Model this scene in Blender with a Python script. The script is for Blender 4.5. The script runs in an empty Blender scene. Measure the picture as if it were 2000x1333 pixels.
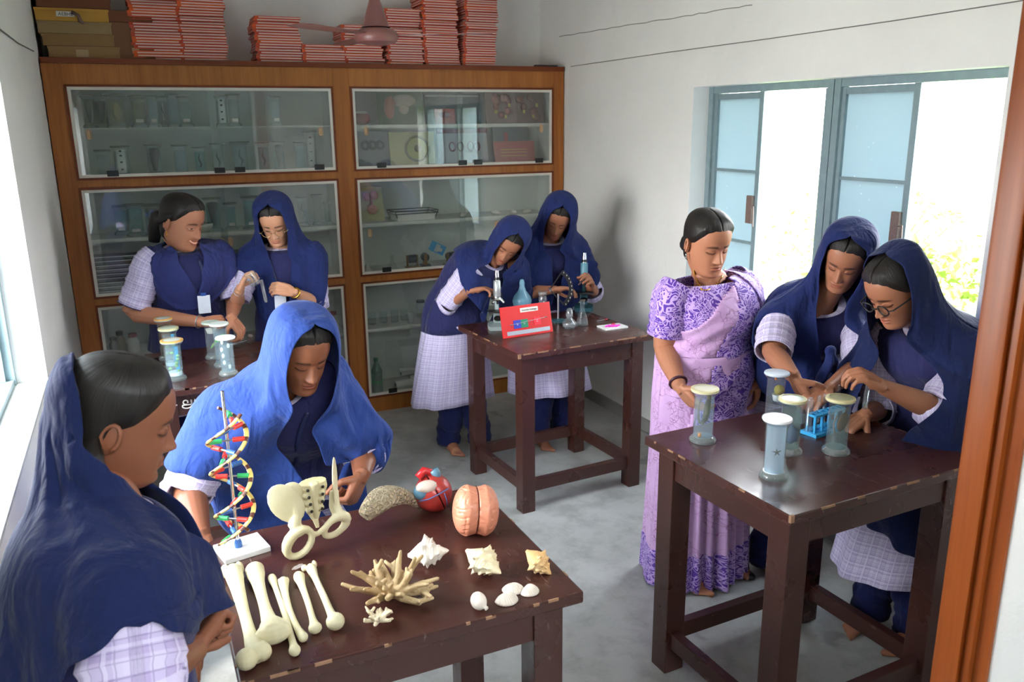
import bpy, bmesh, math, random
import numpy as np
from mathutils import Vector, Matrix, Quaternion
R_ = random.Random(7)
PI = math.pi
SC = bpy.context.scene
COL = SC.collection
# ---------------------------------------------------------------- camera, sky, light, exposure
H = 1.87
Rm = np.array([[0.91027465, -0.41387327, -0.01043945], [0.11463367, 0.22773559, 0.96695172], [-0.39781803, -0.88138835, 0.25474575]])
FPX = 1620.0
cam_d = bpy.data.cameras.new('camera'); cam = bpy.data.objects.new('camera', cam_d); COL.objects.link(cam)
cam_d.sensor_width = 36; cam_d.lens = FPX / 2000 * 36; cam_d.clip_start = .05
m4 = Matrix.Identity(4)
for i in range(3):
    for j in range(3): m4[i][j] = Rm[j][i]
m4[2][3] = H
cam.matrix_world = m4
cam_d.dof.use_dof = True; cam_d.dof.focus_distance = 2.7; cam_d.dof.aperture_fstop = 7.1
SC.camera = cam
SC.view_settings.view_transform = 'Standard'; SC.view_settings.look = 'None'
SC.view_settings.gamma = 1; SC.view_settings.use_curve_mapping = False
SC.view_settings.exposure = 2.5
cy = SC.cycles
cy.use_denoising = True; cy.max_bounces = 10; cy.diffuse_bounces = 8; cy.glossy_bounces = 4
cy.transmission_bounces = 8; cy.transparent_max_bounces = 24; cy.caustics_reflective = False; cy.caustics_refractive = False
cy.sample_clamp_indirect = 8
wd = bpy.data.worlds.new('sky'); SC.world = wd; wd.use_nodes = True
wn = wd.node_tree; wn.nodes.clear()
def wN(t): return wn.nodes.new(t)
bg = wN('ShaderNodeBackground'); wo = wN('ShaderNodeOutputWorld'); tc = wN('ShaderNodeTexCoord'); sp = wN('ShaderNodeSeparateXYZ')
cr = wN('ShaderNodeValToRGB'); e = cr.color_ramp.elements
e[0].position = .44; e[0].color = (.50, .50, .47, 1); e[1].position = .56; e[1].color = (1, 1, .99, 1)
e2 = e.new(.98); e2.color = (.72, .86, 1.0, 1)
mr = wN('ShaderNodeMapRange'); mr.inputs[1].default_value = -1; mr.inputs[2].default_value = 1
wn.links.new(tc.outputs['Generated'], sp.inputs[0]); wn.links.new(sp.outputs[2], mr.inputs[0])
wn.links.new(mr.outputs[0], cr.inputs[0]); wn.links.new(cr.outputs[0], bg.inputs[0]); wn.links.new(bg.outputs[0], wo.inputs[0])
bg.inputs[1].default_value = 5.4
sd = bpy.data.lights.new('sun', 'SUN'); sd.energy = .8; sd.angle = math.radians(3); sd.color = (1, .96, .88)
so = bpy.data.objects.new('sun', sd); COL.objects.link(so)
so.rotation_euler = Vector((.42, .25, -1.0)).to_track_quat('-Z', 'Y').to_euler()

# ---------------------------------------------------------------- helpers
def P(u, v, z=None, y=None, x=None):
    """point where the sight line through photo pixel (u, v) meets a plane"""
    r = Rm.T @ np.array([u - 1000, 666.5 - v, -FPX]); o = np.array([0, 0, H])
    t = (z - H) / r[2] if z is not None else (y / r[1] if y is not None else x / r[0])
    return Vector(o + t * r)

def tag(o, label=None, cat=None, group=None, kind=None):
    if label: o['label'] = label
    if cat: o['category'] = cat
    if group: o['group'] = group
    if kind: o['kind'] = kind
    return o

def empty(name, loc=(0, 0, 0), rz=0, label=None, cat=None, group=None):
    o = bpy.data.objects.new(name, None); COL.objects.link(o); o.empty_display_size = .05
    o.location = loc; o.rotation_euler = (0, 0, rz)
    return tag(o, label, cat, group)

def link(name, me, mat=None, parent=None):
    o = bpy.data.objects.new(name, me); COL.objects.link(o)
    if mat is not None and not me.materials: me.materials.append(mat)
    if parent is not None: o.parent = parent
    return o

def copy_tree(o, parent=None):
    c = o.copy(); COL.objects.link(c); c.parent = parent
    for ch in [k for k in COL.objects if k.parent == o]: copy_tree(ch, c)
    return c

class MB:
    """collects simple shapes into one mesh"""
    def __init__(s): s.v = []; s.f = []; s.uv = []
    def add(s, vs, fs, uvs=None, M=None):
        n = len(s.v)
        if M is not None: vs = [M @ Vector(p) for p in vs]
        s.v += [tuple(p) for p in vs]; s.f += [tuple(i + n for i in f) for f in fs]
        s.uv += list(uvs) if uvs is not None else [(p[0], p[1]) for p in vs]
        return s
    def box(s, x0, y0, z0, x1, y1, z1, M=None, b=0):
        if b:
            # chamfered box
            vs = []; X = (x0, x1); Y = (y0, y1); Z = (z0, z1)
            bm = bmesh.new(); bmesh.ops.create_cube(bm, size=1)
            for q in bm.verts: q.co = Vector((x0 + (q.co.x + .5) * (x1 - x0), y0 + (q.co.y + .5) * (y1 - y0), z0 + (q.co.z + .5) * (z1 - z0)))
            bmesh.ops.bevel(bm, geom=list(bm.edges), offset=b, segments=2, affect='EDGES', profile=.6)
            bm.verts.index_update()
            vs = [tuple(q.co) for q in bm.verts]; fs = [[q.index for q in f.verts] for f in bm.faces]; bm.free()
            return s.add(vs, fs, None, M)
        vs = [(x, y, z) for z in (z0, z1) for y in (y0, y1) for x in (x0, x1)]
        return s.add(vs, [(0, 2, 3, 1), (4, 5, 7, 6), (0, 1, 5, 4), (2, 6, 7, 3), (0, 4, 6, 2), (1, 3, 7, 5)], None, M)
    def lathe(s, prof, n=24, M=None, cap=True):
        vs = []; fs = []
        for r, z in prof:
            for k in range(n): a = 2 * PI * k / n; vs.append((r * math.cos(a), r * math.sin(a), z))
        for i in range(len(prof) - 1):
            for k in range(n): k2 = (k + 1) % n; fs.append((i * n + k, i * n + k2, (i + 1) * n + k2, (i + 1) * n + k))
        if cap:
            fs.append(tuple(range(n - 1, -1, -1))); fs.append(tuple(range((len(prof) - 1) * n, len(prof) * n)))
        return s.add(vs, fs, None, M)
    def tube(s, pts, rad, n=8, closed=False, M=None, sx=1.0, up=None):
        pts = [Vector(p) for p in pts]; m = len(pts)
        rr = rad if hasattr(rad, '__len__') else [rad] * m
        vs = []; fs = []; nrm = None; L = 0; uvs = []
        for i, p in enumerate(pts):
            t = (pts[(i + 1) % m] - pts[i - 1]) if closed else (pts[min(i + 1, m - 1)] - pts[max(i - 1, 0)])
            t = t.normalized() if t.length > 1e-9 else Vector((0, 0, 1))
            if nrm is None:
                a = Vector(up) if up is not None else (Vector((0, 0, 1)) if abs(t.z) < .9 else Vector((1, 0, 0)))
                nrm = (a - t * a.dot(t)).normalized()
            else:
                q = nrm - t * nrm.dot(t)
                if q.length > 1e-6: nrm = q.normalized()
            bt = t.cross(nrm)
            if i: L += (p - pts[i - 1]).length
            for k in range(n):
                a = 2 * PI * k / n
                vs.append(p + (nrm * math.cos(a) * sx + bt * math.sin(a)) * rr[i]); uvs.append((k / n * 6.28 * rr[0], L))
        e = m if closed else m - 1
        for i in range(e):
            j = (i + 1) % m
            for k in range(n): k2 = (k + 1) % n; fs.append((i * n + k, i * n + k2, j * n + k2, j * n + k))
        if not closed: fs.append(tuple(range(n - 1, -1, -1))); fs.append(tuple((m - 1) * n + k for k in range(n)))
        return s.add(vs, fs, uvs, M)
    def ball(s, c, r, n=12, M=None, sc=(1, 1, 1)):
        vs = [(c[0], c[1], c[2] - r * sc[2])]; fs = []; h = n // 2
        for i in range(1, h):
            th = PI * i / h
            for k in range(n):
                a = 2 * PI * k / n
                vs.append((c[0] + r * sc[0] * math.sin(th) * math.cos(a), c[1] + r * sc[1] * math.sin(th) * math.sin(a), c[2] - r * sc[2] * math.cos(th)))
        vs.append((c[0], c[1], c[2] + r * sc[2])); T = len(vs) - 1
        for k in range(n):
            k2 = (k + 1) % n; fs.append((0, 1 + k2, 1 + k)); fs.append((T, 1 + (h - 2) * n + k, 1 + (h - 2) * n + k2))
        for i in range(h - 2):
            for k in range(n): k2 = (k + 1) % n; fs.append((1 + i * n + k, 1 + i * n + k2, 1 + (i + 1) * n + k2, 1 + (i + 1) * n + k))
        return s.add(vs, fs, None, M)
    def prism(s, poly, z0, z1, M=None):
        n = len(poly); vs = [(p[0], p[1], z0) for p in poly] + [(p[0], p[1], z1) for p in poly]
        fs = [tuple(range(n - 1, -1, -1)), tuple(range(n, 2 * n))] + [(k, (k + 1) % n, n + (k + 1) % n, n + k) for k in range(n)]
        return s.add(vs, fs, None, M)
    def grid(s, pts, uvs=None, closed_u=False, flip=False):
        """pts: (rows, cols, 3) array"""
        r, c = pts.shape[:2]; fs = []
        cc = c if closed_u else c - 1
        for i in range(r - 1):
            for k in range(cc):
                k2 = (k + 1) % c; q = (i * c + k, i * c + k2, (i + 1) * c + k2, (i + 1) * c + k)
                fs.append(q[::-1] if flip else q)
        return s.add([tuple(p) for p in pts.reshape(-1, 3)], fs, None if uvs is None else [tuple(q) for q in uvs.reshape(-1, 2)])
    def mesh(s, name, smooth=False, mat=None):
        me = bpy.data.meshes.new(name); me.from_pydata(s.v, [], s.f); me.update()
        uv = me.uv_layers.new(name='uv'); li = np.zeros(len(me.loops), dtype=np.int32); me.loops.foreach_get('vertex_index', li)
        uv.data.foreach_set('uv', np.array(s.uv, dtype=np.float32)[li].ravel())
        if smooth is True: me.shade_smooth()
        elif smooth: me.shade_smooth(); me.set_sharp_from_angle(angle=math.radians(smooth))
        if mat is not None: me.materials.append(mat)
        return me
    def obj(s, name, mat=None, parent=None, smooth=False):
        return link(name, s.mesh(name, smooth), mat, parent)

# ---------------------------------------------------------------- material helpers
class G:
    def __init__(s, name):
        s.m = bpy.data.materials.new(name); s.m.use_nodes = True; s.t = s.m.node_tree; s.t.nodes.clear()
        s.out = s.n('ShaderNodeOutputMaterial'); s.b = s.n('ShaderNodeBsdfPrincipled'); s.l(s.b.outputs[0], s.out.inputs[0])
    def n(s, t, **k):
        q = s.t.nodes.new(t)
        for a, b in k.items(): setattr(q, a, b)
        return q
    def l(s, a, b): s.t.links.new(a, b)
    def v(s, x, sock):
        if hasattr(x, 'is_linked') or hasattr(x, 'links'): s.l(x, sock)
        else: sock.default_value = x
    def co(s, kind='Object', scale=(1, 1, 1), rot=(0, 0, 0), loc=(0, 0, 0)):
        if kind == 'UV': c = s.n('ShaderNodeUVMap', uv_map='uv').outputs[0]
        elif kind == 'Pos': c = s.n('ShaderNodeNewGeometry').outputs['Position']
        else: c = s.n('ShaderNodeTexCoord').outputs[kind]
        mp = s.n('ShaderNodeMapping'); mp.inputs['Scale'].default_value = scale; mp.inputs['Rotation'].default_value = rot; mp.inputs['Location'].default_value = loc
        s.l(c, mp.inputs[0]); return mp.outputs[0]
    def noise(s, co, scale=5, detail=4, rough=.5, dist=0):
        q = s.n('ShaderNodeTexNoise'); s.l(co, q.inputs['Vector']); q.inputs['Scale'].default_value = scale; q.inputs['Detail'].default_value = detail
        q.inputs['Roughness'].default_value = rough; q.inputs['Distortion'].default_value = dist; return q.outputs[0]
    def ramp(s, f, stops):
        q = s.n('ShaderNodeValToRGB'); el = q.color_ramp.elements
        while len(el) < len(stops): el.new(.5)
        for i, (p, c) in enumerate(stops): el[i].position = p; el[i].color = (c if hasattr(c, '__len__') else (c, c, c)) + ((1,) if not hasattr(c, '__len__') or len(c) == 3 else ())
        s.l(f, q.inputs[0]); return q.outputs[0]
    def mix(s, f, a, b, mode='MIX'):
        q = s.n('ShaderNodeMix', data_type='RGBA', blend_type=mode)
        for x, i in ((f, 0), (a, 6), (b, 7)):
            if isinstance(x, tuple): q.inputs[i].default_value = x + (1,) if len(x) == 3 else x
            elif isinstance(x, (int, float)): q.inputs[i].default_value = x
            else: s.l(x, q.inputs[i])
        return q.outputs[2]
    def math(s, op, a, b=0.0, c=0.0):
        q = s.n('ShaderNodeMath', operation=op)
        for x, i in ((a, 0), (b, 1), (c, 2)):
            if isinstance(x, (int, float)): q.inputs[i].default_value = x
            else: s.l(x, q.inputs[i])
        return q.outputs[0]
    def bump(s, h, strength=.3, dist=.01):
        q = s.n('ShaderNodeBump'); q.inputs['Strength'].default_value = strength; q.inputs['Distance'].default_value = dist
        s.l(h, q.inputs['Height']); s.l(q.outputs[0], s.b.inputs['Normal']); return q
    def set(s, **k):
        for a, b in k.items():
            a = {'col': 'Base Color', 'rough': 'Roughness', 'metal': 'Metallic', 'spec': 'Specular IOR Level', 'trans': 'Transmission Weight', 'ior': 'IOR', 'alpha': 'Alpha',
                 'sheen': 'Sheen Weight', 'sss': 'Subsurface Weight', 'coat': 'Coat Weight', 'emit': 'Emission Color', 'emits': 'Emission Strength'}.get(a, a)
            i = s.b.inputs[a]
            if isinstance(b, tuple): i.default_value = b + (1,) if len(b) == 3 else b
            elif isinstance(b, (int, float)): i.default_value = b
            else: s.l(b, i)
        return s

def rgb(r, g, b): return tuple(((c / 255) / 12.92 if c <= 10 else ((c / 255 + .055) / 1.055) ** 2.4) for c in (r, g, b))
MC = {}
def M_(name, col, rough=.5, var=.12, scale=30, **k):
    """plain colour with slight procedural mottling"""
    if name in MC: return MC[name]
    g = G(name); c = g.co('Object'); f = g.noise(c, scale, 4)
    a = tuple(x * (1 - var) for x in col); b = tuple(min(1, x * (1 + var)) for x in col)
    g.set(col=g.mix(f, a, b), rough=rough, **k); MC[name] = g.m; return g.m

def wallmat(name, c0, c1, stains=.5):
    g = G(name); c = g.co('Pos')
    n1 = g.noise(c, 1.1, 6, .6); n2 = g.noise(c, 22, 5, .6)
    base = g.mix(g.ramp(n1, [(.35, 0.), (.7, 1.)]), c0, c1)
    c2 = g.co('Pos', (1, 1, .35)); n3 = g.noise(c2, 5, 8, .7)
    base = g.mix(g.ramp(n3, [(.62, 0.), (.78, stains * .35)]), base, rgb(150, 146, 138))
    g.set(col=base, rough=.75, spec=.25); g.bump(g.math('ADD', n2, g.math('MULTIPLY', n1, 2)), .25, .012); return g.m
MAT_WALL = wallmat('painted_plaster', rgb(224, 223, 219), rgb(234, 233, 229))
MAT_CEIL = wallmat('ceiling_plaster', rgb(232, 231, 226), rgb(240, 239, 235), 0)

def floormat():
    g = G('concrete_floor'); c = g.co('Pos')
    n1 = g.noise(c, .9, 7, .6, .3); n2 = g.noise(c, 7, 8, .65); n3 = g.noise(c, 60, 4)
    base = g.mix(g.ramp(n1, [(.3, 0.), (.7, 1.)]), rgb(150, 149, 144), rgb(186, 187, 184))
    base = g.mix(g.ramp(n2, [(.35, .5), (.55, 0.)]), base, rgb(118, 116, 110))
    base = g.mix(g.ramp(n3, [(.6, 0.), (.72, .35)]), base, rgb(170, 170, 166))
    st = g.noise(c, 2.6, 3, .5, .2); base = g.mix(g.ramp(st, [(.66, 0.), (.69, .45)]), base, rgb(84, 84, 82))
    vo = g.n('ShaderNodeTexVoronoi', feature='DISTANCE_TO_EDGE'); g.l(g.mix(.35, g.co('Pos'), g.n('ShaderNodeTexNoise').outputs[1], 'ADD'), vo.inputs[0]); vo.inputs['Scale'].default_value = .8
    sp = g.n('ShaderNodeTexVoronoi'); g.l(c, sp.inputs[0]); sp.inputs['Scale'].default_value = 5; sp.inputs['Randomness'].default_value = 1
    dots = g.ramp(sp.outputs[0], [(.05, .9), (.075, 0.)]); base = g.mix(g.math('MULTIPLY', dots, g.ramp(g.noise(c, 1.7, 2), [(.52, 0.), (.56, .7)])), base, rgb(196, 198, 196))
    g.set(col=base, rough=g.ramp(n2, [(.3, .34), (.7, .55)]), spec=.5); g.bump(g.math('ADD', n2, n3), .2, .004); return g.m
MAT_FLOOR = floormat()

def woodmat(name, c0, c1, axis=2, rough=.38, sc=1.):
    g = G(name); s = [9 * sc] * 3; s[axis] = .7 * sc
    c = g.co('Pos', tuple(s)); n = g.noise(c, 2.2, 8, .6, .6)
    c2 = g.co('Pos', tuple(40 if i != axis else 1.2 for i in range(3))); n2 = g.noise(c2, 3, 4, .6)
    base = g.mix(g.ramp(n, [(.3, 0.), (.7, 1.)]), c0, c1); base = g.mix(g.ramp(n2, [(.45, 0.), (.8, .4)]), base, tuple(x * .55 for x in c0))
    g.set(col=base, rough=rough, spec=.35); g.bump(n2, .08, .002); return g.m
MAT_WOODV = woodmat('teak_veneer_upright', rgb(146, 84, 36), rgb(176, 110, 52), 2)
MAT_WOODX = woodmat('teak_veneer_rail', rgb(150, 90, 38), rgb(182, 116, 56), 2, sc=.7)
MAT_WOODD = woodmat('dark_teak_edging', rgb(104, 46, 18), rgb(124, 58, 24), 0)
MAT_DOOR = woodmat('orange_brown_door_wood', rgb(132, 62, 20), rgb(158, 80, 30), 2, .35)

def tablemat():
    g = G('worn_maroon_paint'); c = g.co('Object')
    n = g.noise(c, 3, 6, .6); base = g.mix(n, rgb(52, 26, 22), rgb(76, 42, 35))
    n2 = g.noise(g.co('Object', (1, 3, 1)), 14, 8, .75); base = g.mix(g.ramp(n2, [(.67, 0.), (.72, .8)]), base, rgb(150, 112, 88))
    n3 = g.noise(g.co('Object', (6, .8, 2), (0, 0, .5)), 9, 5, .6); base = g.mix(g.ramp(n3, [(.66, 0.), (.72, .35)]), base, rgb(170, 150, 140))
    g.set(col=base, rough=g.ramp(g.noise(c, 5, 5), [(.3, .20), (.7, .42)]), spec=.55); g.bump(g.noise(g.co('Object', (1, 8, 1)), 6, 4), .15, .003); return g.m
MAT_TABLE = tablemat()
MAT_WORN = M_('bare_worn_edge_wood', rgb(150, 112, 84), .6, .4, 60)

def glassmat(name, tint=(1, 1, 1), refl=.0, rough=.02, ior=1.45, haze=0.0, mult=1.2, hcol=(.75, .78, .8)):
    """thin clear glass: see-through with a Fresnel mirror layer"""
    g = G(name); g.t.nodes.remove(g.b)
    tr = g.n('ShaderNodeBsdfTransparent'); tr.inputs[0].default_value = tint + (1,)
    gl = g.n('ShaderNodeBsdfGlossy'); gl.inputs['Roughness'].default_value = rough
    fr = g.n('ShaderNodeLayerWeight'); f0 = ((ior - 1) / (ior + 1)) ** 2; sch = g.math('ADD', g.math('MULTIPLY', g.math('POWER', fr.outputs['Facing'], 4.0), 1 - f0), f0)
    f = g.math('ADD', g.math('MULTIPLY', sch, mult), refl); mx = g.n('ShaderNodeMixShader')
    g.l(f, mx.inputs[0]); g.l(tr.outputs[0], mx.inputs[1]); g.l(gl.outputs[0], mx.inputs[2])
    last = mx
    if haze:
        da = g.n('ShaderNodeBsdfDiffuse'); da.inputs[0].default_value = hcol + (1,); db = g.n('ShaderNodeBsdfTranslucent'); db.inputs[0].default_value = hcol + (1,); df = g.n('ShaderNodeAddShader'); g.l(da.outputs[0], df.inputs[0]); g.l(db.outputs[0], df.inputs[1]); m2 = g.n('ShaderNodeMixShader'); m2.inputs[0].default_value = haze
        g.l(mx.outputs[0], m2.inputs[1]); g.l(df.outputs[0], m2.inputs[2]); last = m2
    g.l(last.outputs[0], g.out.inputs[0]); return g.m
MAT_PANE = glassmat('cabinet_glass', (.93, .955, .945), .02, .01, 1.5, .03)
MAT_GLASS = glassmat('clear_glass', (.95, .975, .975), .0, .02, 1.4, .03, 1.0)
MAT_LENS = glassmat('spectacle_lens', (.97, .98, .98), .0, .0, 1.15, 0, .6)
def liquid(name, col, haze):
    return glassmat(name, tuple(c ** .5 for c in col), 0, .05, 1.05, haze, .2, tuple(c * .5 for c in col))
MAT_CHROME = M_('chrome', (.75, .75, .76), .18, .05, metal=1.0)
MAT_STEEL = M_('dull_steel', (.45, .45, .46), .35, .1, metal=1.0)
MAT_BLACK = M_('black_plastic', (.012, .012, .013), .35)
MAT_WHITEP = M_('white_plastic', rgb(226, 226, 222), .4, .03)
MAT_PAPER = M_('paper', rgb(222, 218, 208), .8, .04)

# ================================================================ SETTING
XL, XR, YB, YF, ZC = -.361, 2.749, 5.56, .86, 3.15
T = .23
def struct(o): o['kind'] = 'structure'; return o
MB().box(-3, -2.6, -.12, XR + T + .05, 9, 0).obj('floor', MAT_FLOOR)['kind'] = 'structure'
MB().box(XL - T, -1.7, ZC, XR + T, YB + T, ZC + .12).obj('ceiling', MAT_CEIL)['kind'] = 'structure'  # unseen stretch beyond the doorway added to cut light from behind
MB().box(XL - T, YB, 0, XR + T, YB + T, ZC).obj('wall_back', MAT_WALL)['kind'] = 'structure'
WZ0, WZ1 = .95, 2.04
RY0, RY1 = 1.985, 3.74      # right window opening
LY0, LY1 = 1.55, 3.41       # left window opening
def wall_with_hole(name, x0, x1, ya, yb, h0, h1):
    m = MB(); m.box(x0, ya, 0, x1, h0, ZC); m.box(x0, h1, 0, x1, yb, ZC); m.box(x0, h0, 0, x1, h1, WZ0); m.box(x0, h0, WZ1, x1, h1, ZC)
    return struct(m.obj(name, MAT_WALL))
wall_with_hole('wall_right', XR, XR + T, YF - .41, YB, RY0, RY1)
wall_with_hole('wall_left', XL - T, XL, YF - .41, YB, LY0, LY1)
# front wall with the doorway the photo looks through
m = MB(); m.box(1.325, .45, 0, XR, .925, ZC); m.box(XL, .45, 2.35, 1.325, .925, ZC); struct(m.obj('wall_front', MAT_WALL))
# door frame post
DX = 1.318
m = MB(); m.box(DX, .836, 0, DX + .03, .935, 2.3, b=.004); m.box(DX - .012, .862, 0, DX + .01, .868, 2.3); m.box(DX - .010, .885, 0, DX + .01, .935, 2.3, b=.004); m.box(DX, .92, 0, DX + .09, .945, 2.36, b=.004)
m.box(XL, .836, 2.27, DX, .935, 2.35)
fr = struct(m.obj('door_1', MAT_DOOR, smooth=40))
# baseboard-like cement skirting along right and back wall foot
m = MB(); m.box(XR - .012, YF + .12, 0, XR, YB, .085, b=.004); struct(m.obj('baseboard_right', M_('cement_skirting', rgb(150, 148, 142), .7, .15, 20)))
m = MB(); m.box(XL, YF + .12, 0, XL + .012, 5.1, .085, b=.004); struct(m.obj('baseboard_left', MC['cement_skirting']))
# unseen walls added outside the doorway to cut light from behind
m = MB(); m.box(-3, -2.6, 0, 6, -2.45, 3.0); m.box(-.8, -2.45, 0, -.6, .45, ZC); m.box(2.98, -2.45, 0, 3.15, .45, ZC); struct(m.obj('wall_light_block', M_('light_block_wall', rgb(84, 84, 74), .8, .15, 3)))

# ---- steel windows with sheet shutters
MAT_SHUT = G('pale_blue_sheet_shutter')
_c = MAT_SHUT.co('Pos'); _n = MAT_SHUT.noise(_c, 3, 5); _v = MAT_SHUT.n('ShaderNodeTexVoronoi'); _v.inputs['Scale'].default_value = 26; MAT_SHUT.l(_c, _v.inputs[0])
MAT_SHUT.set(col=MAT_SHUT.mix(MAT_SHUT.math('MULTIPLY', MAT_SHUT.ramp(_v.outputs[0], [(.06, 1.), (.1, 0.)]), MAT_SHUT.ramp(_n, [(.5, 0.), (.56, .9)])),
             MAT_SHUT.mix(_n, rgb(156, 176, 184), rgb(170, 190, 198)), rgb(235, 240, 240)), rough=.45); _t = MAT_SHUT.n('ShaderNodeBsdfTranslucent'); _t.inputs[0].default_value = (.44, .53, .57, 1); _m = MAT_SHUT.n('ShaderNodeMixShader'); _m.inputs[0].default_value = .30; MAT_SHUT.l(MAT_SHUT.b.outputs[0], _m.inputs[1]); MAT_SHUT.l(_t.outputs[0], _m.inputs[2]); MAT_SHUT.l(_m.outputs[0], MAT_SHUT.out.inputs[0]); MAT_SHUT = MAT_SHUT.m
MAT_WFR = M_('grey_blue_steel_frame', rgb(128, 148, 152), .45, .18, 25)
MAT_RUST = M_('rusty_latch', rgb(120, 100, 92), .6, .3, 90)
def steel_window(idx, side, ya, yb, xin, leaves):
    """side +1: right wall (outside is +x). leaves: list of (y0,y1,state)"""
    root = empty('window_%d' % idx); root['kind'] = 'structure'
    xo = xin + side * .10
    def bx(m, xa, xb, *r, **k):
        xa, xb = sorted((xa, xb)); m.box(xa, r[0], r[1], xb, r[2], r[3], **k)
    f = MB()
    for y in (ya, yb - .035): bx(f, xo, xo + side * .05, y, WZ0, y + .035, WZ1)
    for z in (WZ0, WZ1 - .035): bx(f, xo + side * .004, xo + side * .046, ya + .034, z + .001, yb - .034, z + .034)
    f.obj('outer_frame', MAT_WFR, root)
    for (y0, y1, st, hy) in leaves:
        lf = empty('shutter_leaf'); lf.parent = root
        w = y1 - y0
        # leaf built in local coords: hinge at origin, leaf extends +Y, thickness along X
        p = MB(); bx(p, -.001, .001, .025, WZ0 + .045, w - .025, WZ1 - .045); po = p.obj('shutter_panel', MAT_SHUT, lf)
        q = MB()
        for a in (0, w - .03): bx(q, -.016, .016, a, WZ0 + .035, a + .03, WZ1 - .035)
        for z in (WZ0 + .036, WZ1 - .066): bx(q, -.014, .014, .029, z, w - .029, z + .03)
        for z in (WZ0 + .30, WZ0 + .66): bx(q, -.012, .012, .03, z, w - .03, z + .014)
        q.obj('shutter_frame', MAT_WFR, lf)
        l = MB(); bx(l, .016, .034, w - .065, 1.36, w - .022, 1.50, b=.003); l.tube([(.03, w - .03, 1.44), (.05, w + .01, 1.45), (.05, w + .015, 1.35)], .004, 6)
        l.obj('latch', MAT_RUST, lf)
        lf.location = (xo + side * .03, hy, 0); lf.rotation_euler = (0, 0, st)
    return root
# right wall: two windows side by side, near leaf of each swung outwards, far leaf closed
D = math.radians
def sl(y0, y1, st, hy): return (y0, y1, st, hy)
steel_window(1, 1, 2.865, RY1, XR, [(0, .385, D(180), RY1 - .03), (0, .41, D(-92), 2.925)])
steel_window(2, 1, RY0, 2.86, XR, [(0, .41, D(180), 2.835), (0, .40, D(-96), RY0 + .02)])
steel_window(3, -1, 2.50, LY1, XL, [(0, .42, D(100), LY1 - .04), (0, .42, D(93), 2.55)])
steel_window(4, -1, LY0, 2.495, XL, [(0, .42, D(96), 2.46), (0, .42, D(90), LY0 + .04)])
m = MB(); m.box(XR + .001, RY0, WZ0 - .02, XR + T, RY1, WZ0 + .012, b=.003); struct(m.obj('trim_1', M_('grey_cement_sill', rgb(190, 190, 186), .7, .1)))
m = MB(); m.box(XL - T, LY0, WZ0 - .02, XL - .001, LY1, WZ0 + .012, b=.003); struct(m.obj('trim_2', MC['grey_cement_sill']))

# ---- outside greenery
MAT_LEAF = M_('shrub_leaf', rgb(120, 140, 60), .6, .5, 8); MAT_LEAF2 = M_('shrub_leaf_olive', rgb(156, 154, 92), .6, .5, 8); MAT_BARK = M_('bark', rgb(100, 84, 62), .8, .2)
def shrub(loc, rx, h, n, mat, label, seed, broad=False):
    r = random.Random(seed); root = empty('shrub', loc, 0, label, 'shrub', None)
    st = MB()
    for k in range(9):
        a = r.uniform(0, 2 * PI); e = (math.cos(a) * rx * .7, math.sin(a) * rx * .7, h * r.uniform(.6, .95))
        st.tube([(0, 0, 0), (e[0] * .35, e[1] * .35, e[2] * .5), e], [.03, .02, .006], 5)
    st.obj('stem', MAT_BARK, root)
    f = MB()
    for k in range(n):
        a = r.uniform(0, 2 * PI); q = r.random() ** .5; z = h * r.uniform(.15, 1); w = rx * math.sin(PI * min(1, max(.1, z / h * .85 + .1))) ** .6
        c = Vector((math.cos(a) * w * q, math.sin(a) * w * q, z)); s = r.uniform(.05, .10) * (2.4 if broad else 1)
        M = Matrix.Translation(c) @ Quaternion((r.gauss(0, 1), r.gauss(0, 1), r.gauss(0, 1), r.gauss(0, 1))).normalized().to_matrix().to_4x4()
        f.add([(0, 0, 0), (s * .3, s * .5, s * .06), (0, s * 1.2, 0), (-s * .3, s * .5, s * .06)], [(0, 1, 2, 3)], None, M)
    o = f.obj('foliage', mat, root); o['kind'] = 'stuff'
MB().box(XR + T + .02, -4, -.9, 30, 30, -.62).obj('ground', M_('dry_grass_ground', rgb(120, 126, 70), .9, .4, 4))['kind'] = 'structure'
shrub((5.0, 4.2, -.6), 1.0, 1.55, 2400, MAT_LEAF, 'green leafy shrub outside the wider gap between the pale blue shutters', 1)
shrub((7.6, 7.0, -.6), 1.4, 1.7, 2600, MAT_LEAF2, 'olive shrub farther outside seen above the teacher shoulder through the window', 2)
shrub((6.2, 2.6, -.6), .9, 1.75, 2000, MAT_LEAF2, 'sparse olive shrub outside seen past the rightmost scarved head', 3)
shrub((4.3, 3.7, -.6), .6, 1.4, 160, M_('banana_leaf', rgb(120, 170, 90), .4, .2), 'broad leaved light green plant low outside the window', 4, True)
shrub((8.8, 4.4, -.6), 1.4, 2.3, 2200, MAT_LEAF2, 'tall thin olive shrub outside the open right-hand shutter gap', 5)

MAT_CRACK = M_('crack_grey', rgb(150, 148, 142), .9)
m = MB(); cp_ = [P(1092 + 13 * i, 72 - 2.15 * i + R_.uniform(-1.2, 1.2), x=XR - .0005) for i in range(30)]; m.tube(cp_, .0022, 4); struct(m.obj('plaster_crack', MAT_CRACK))  # crack line in the wall plaster
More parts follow.
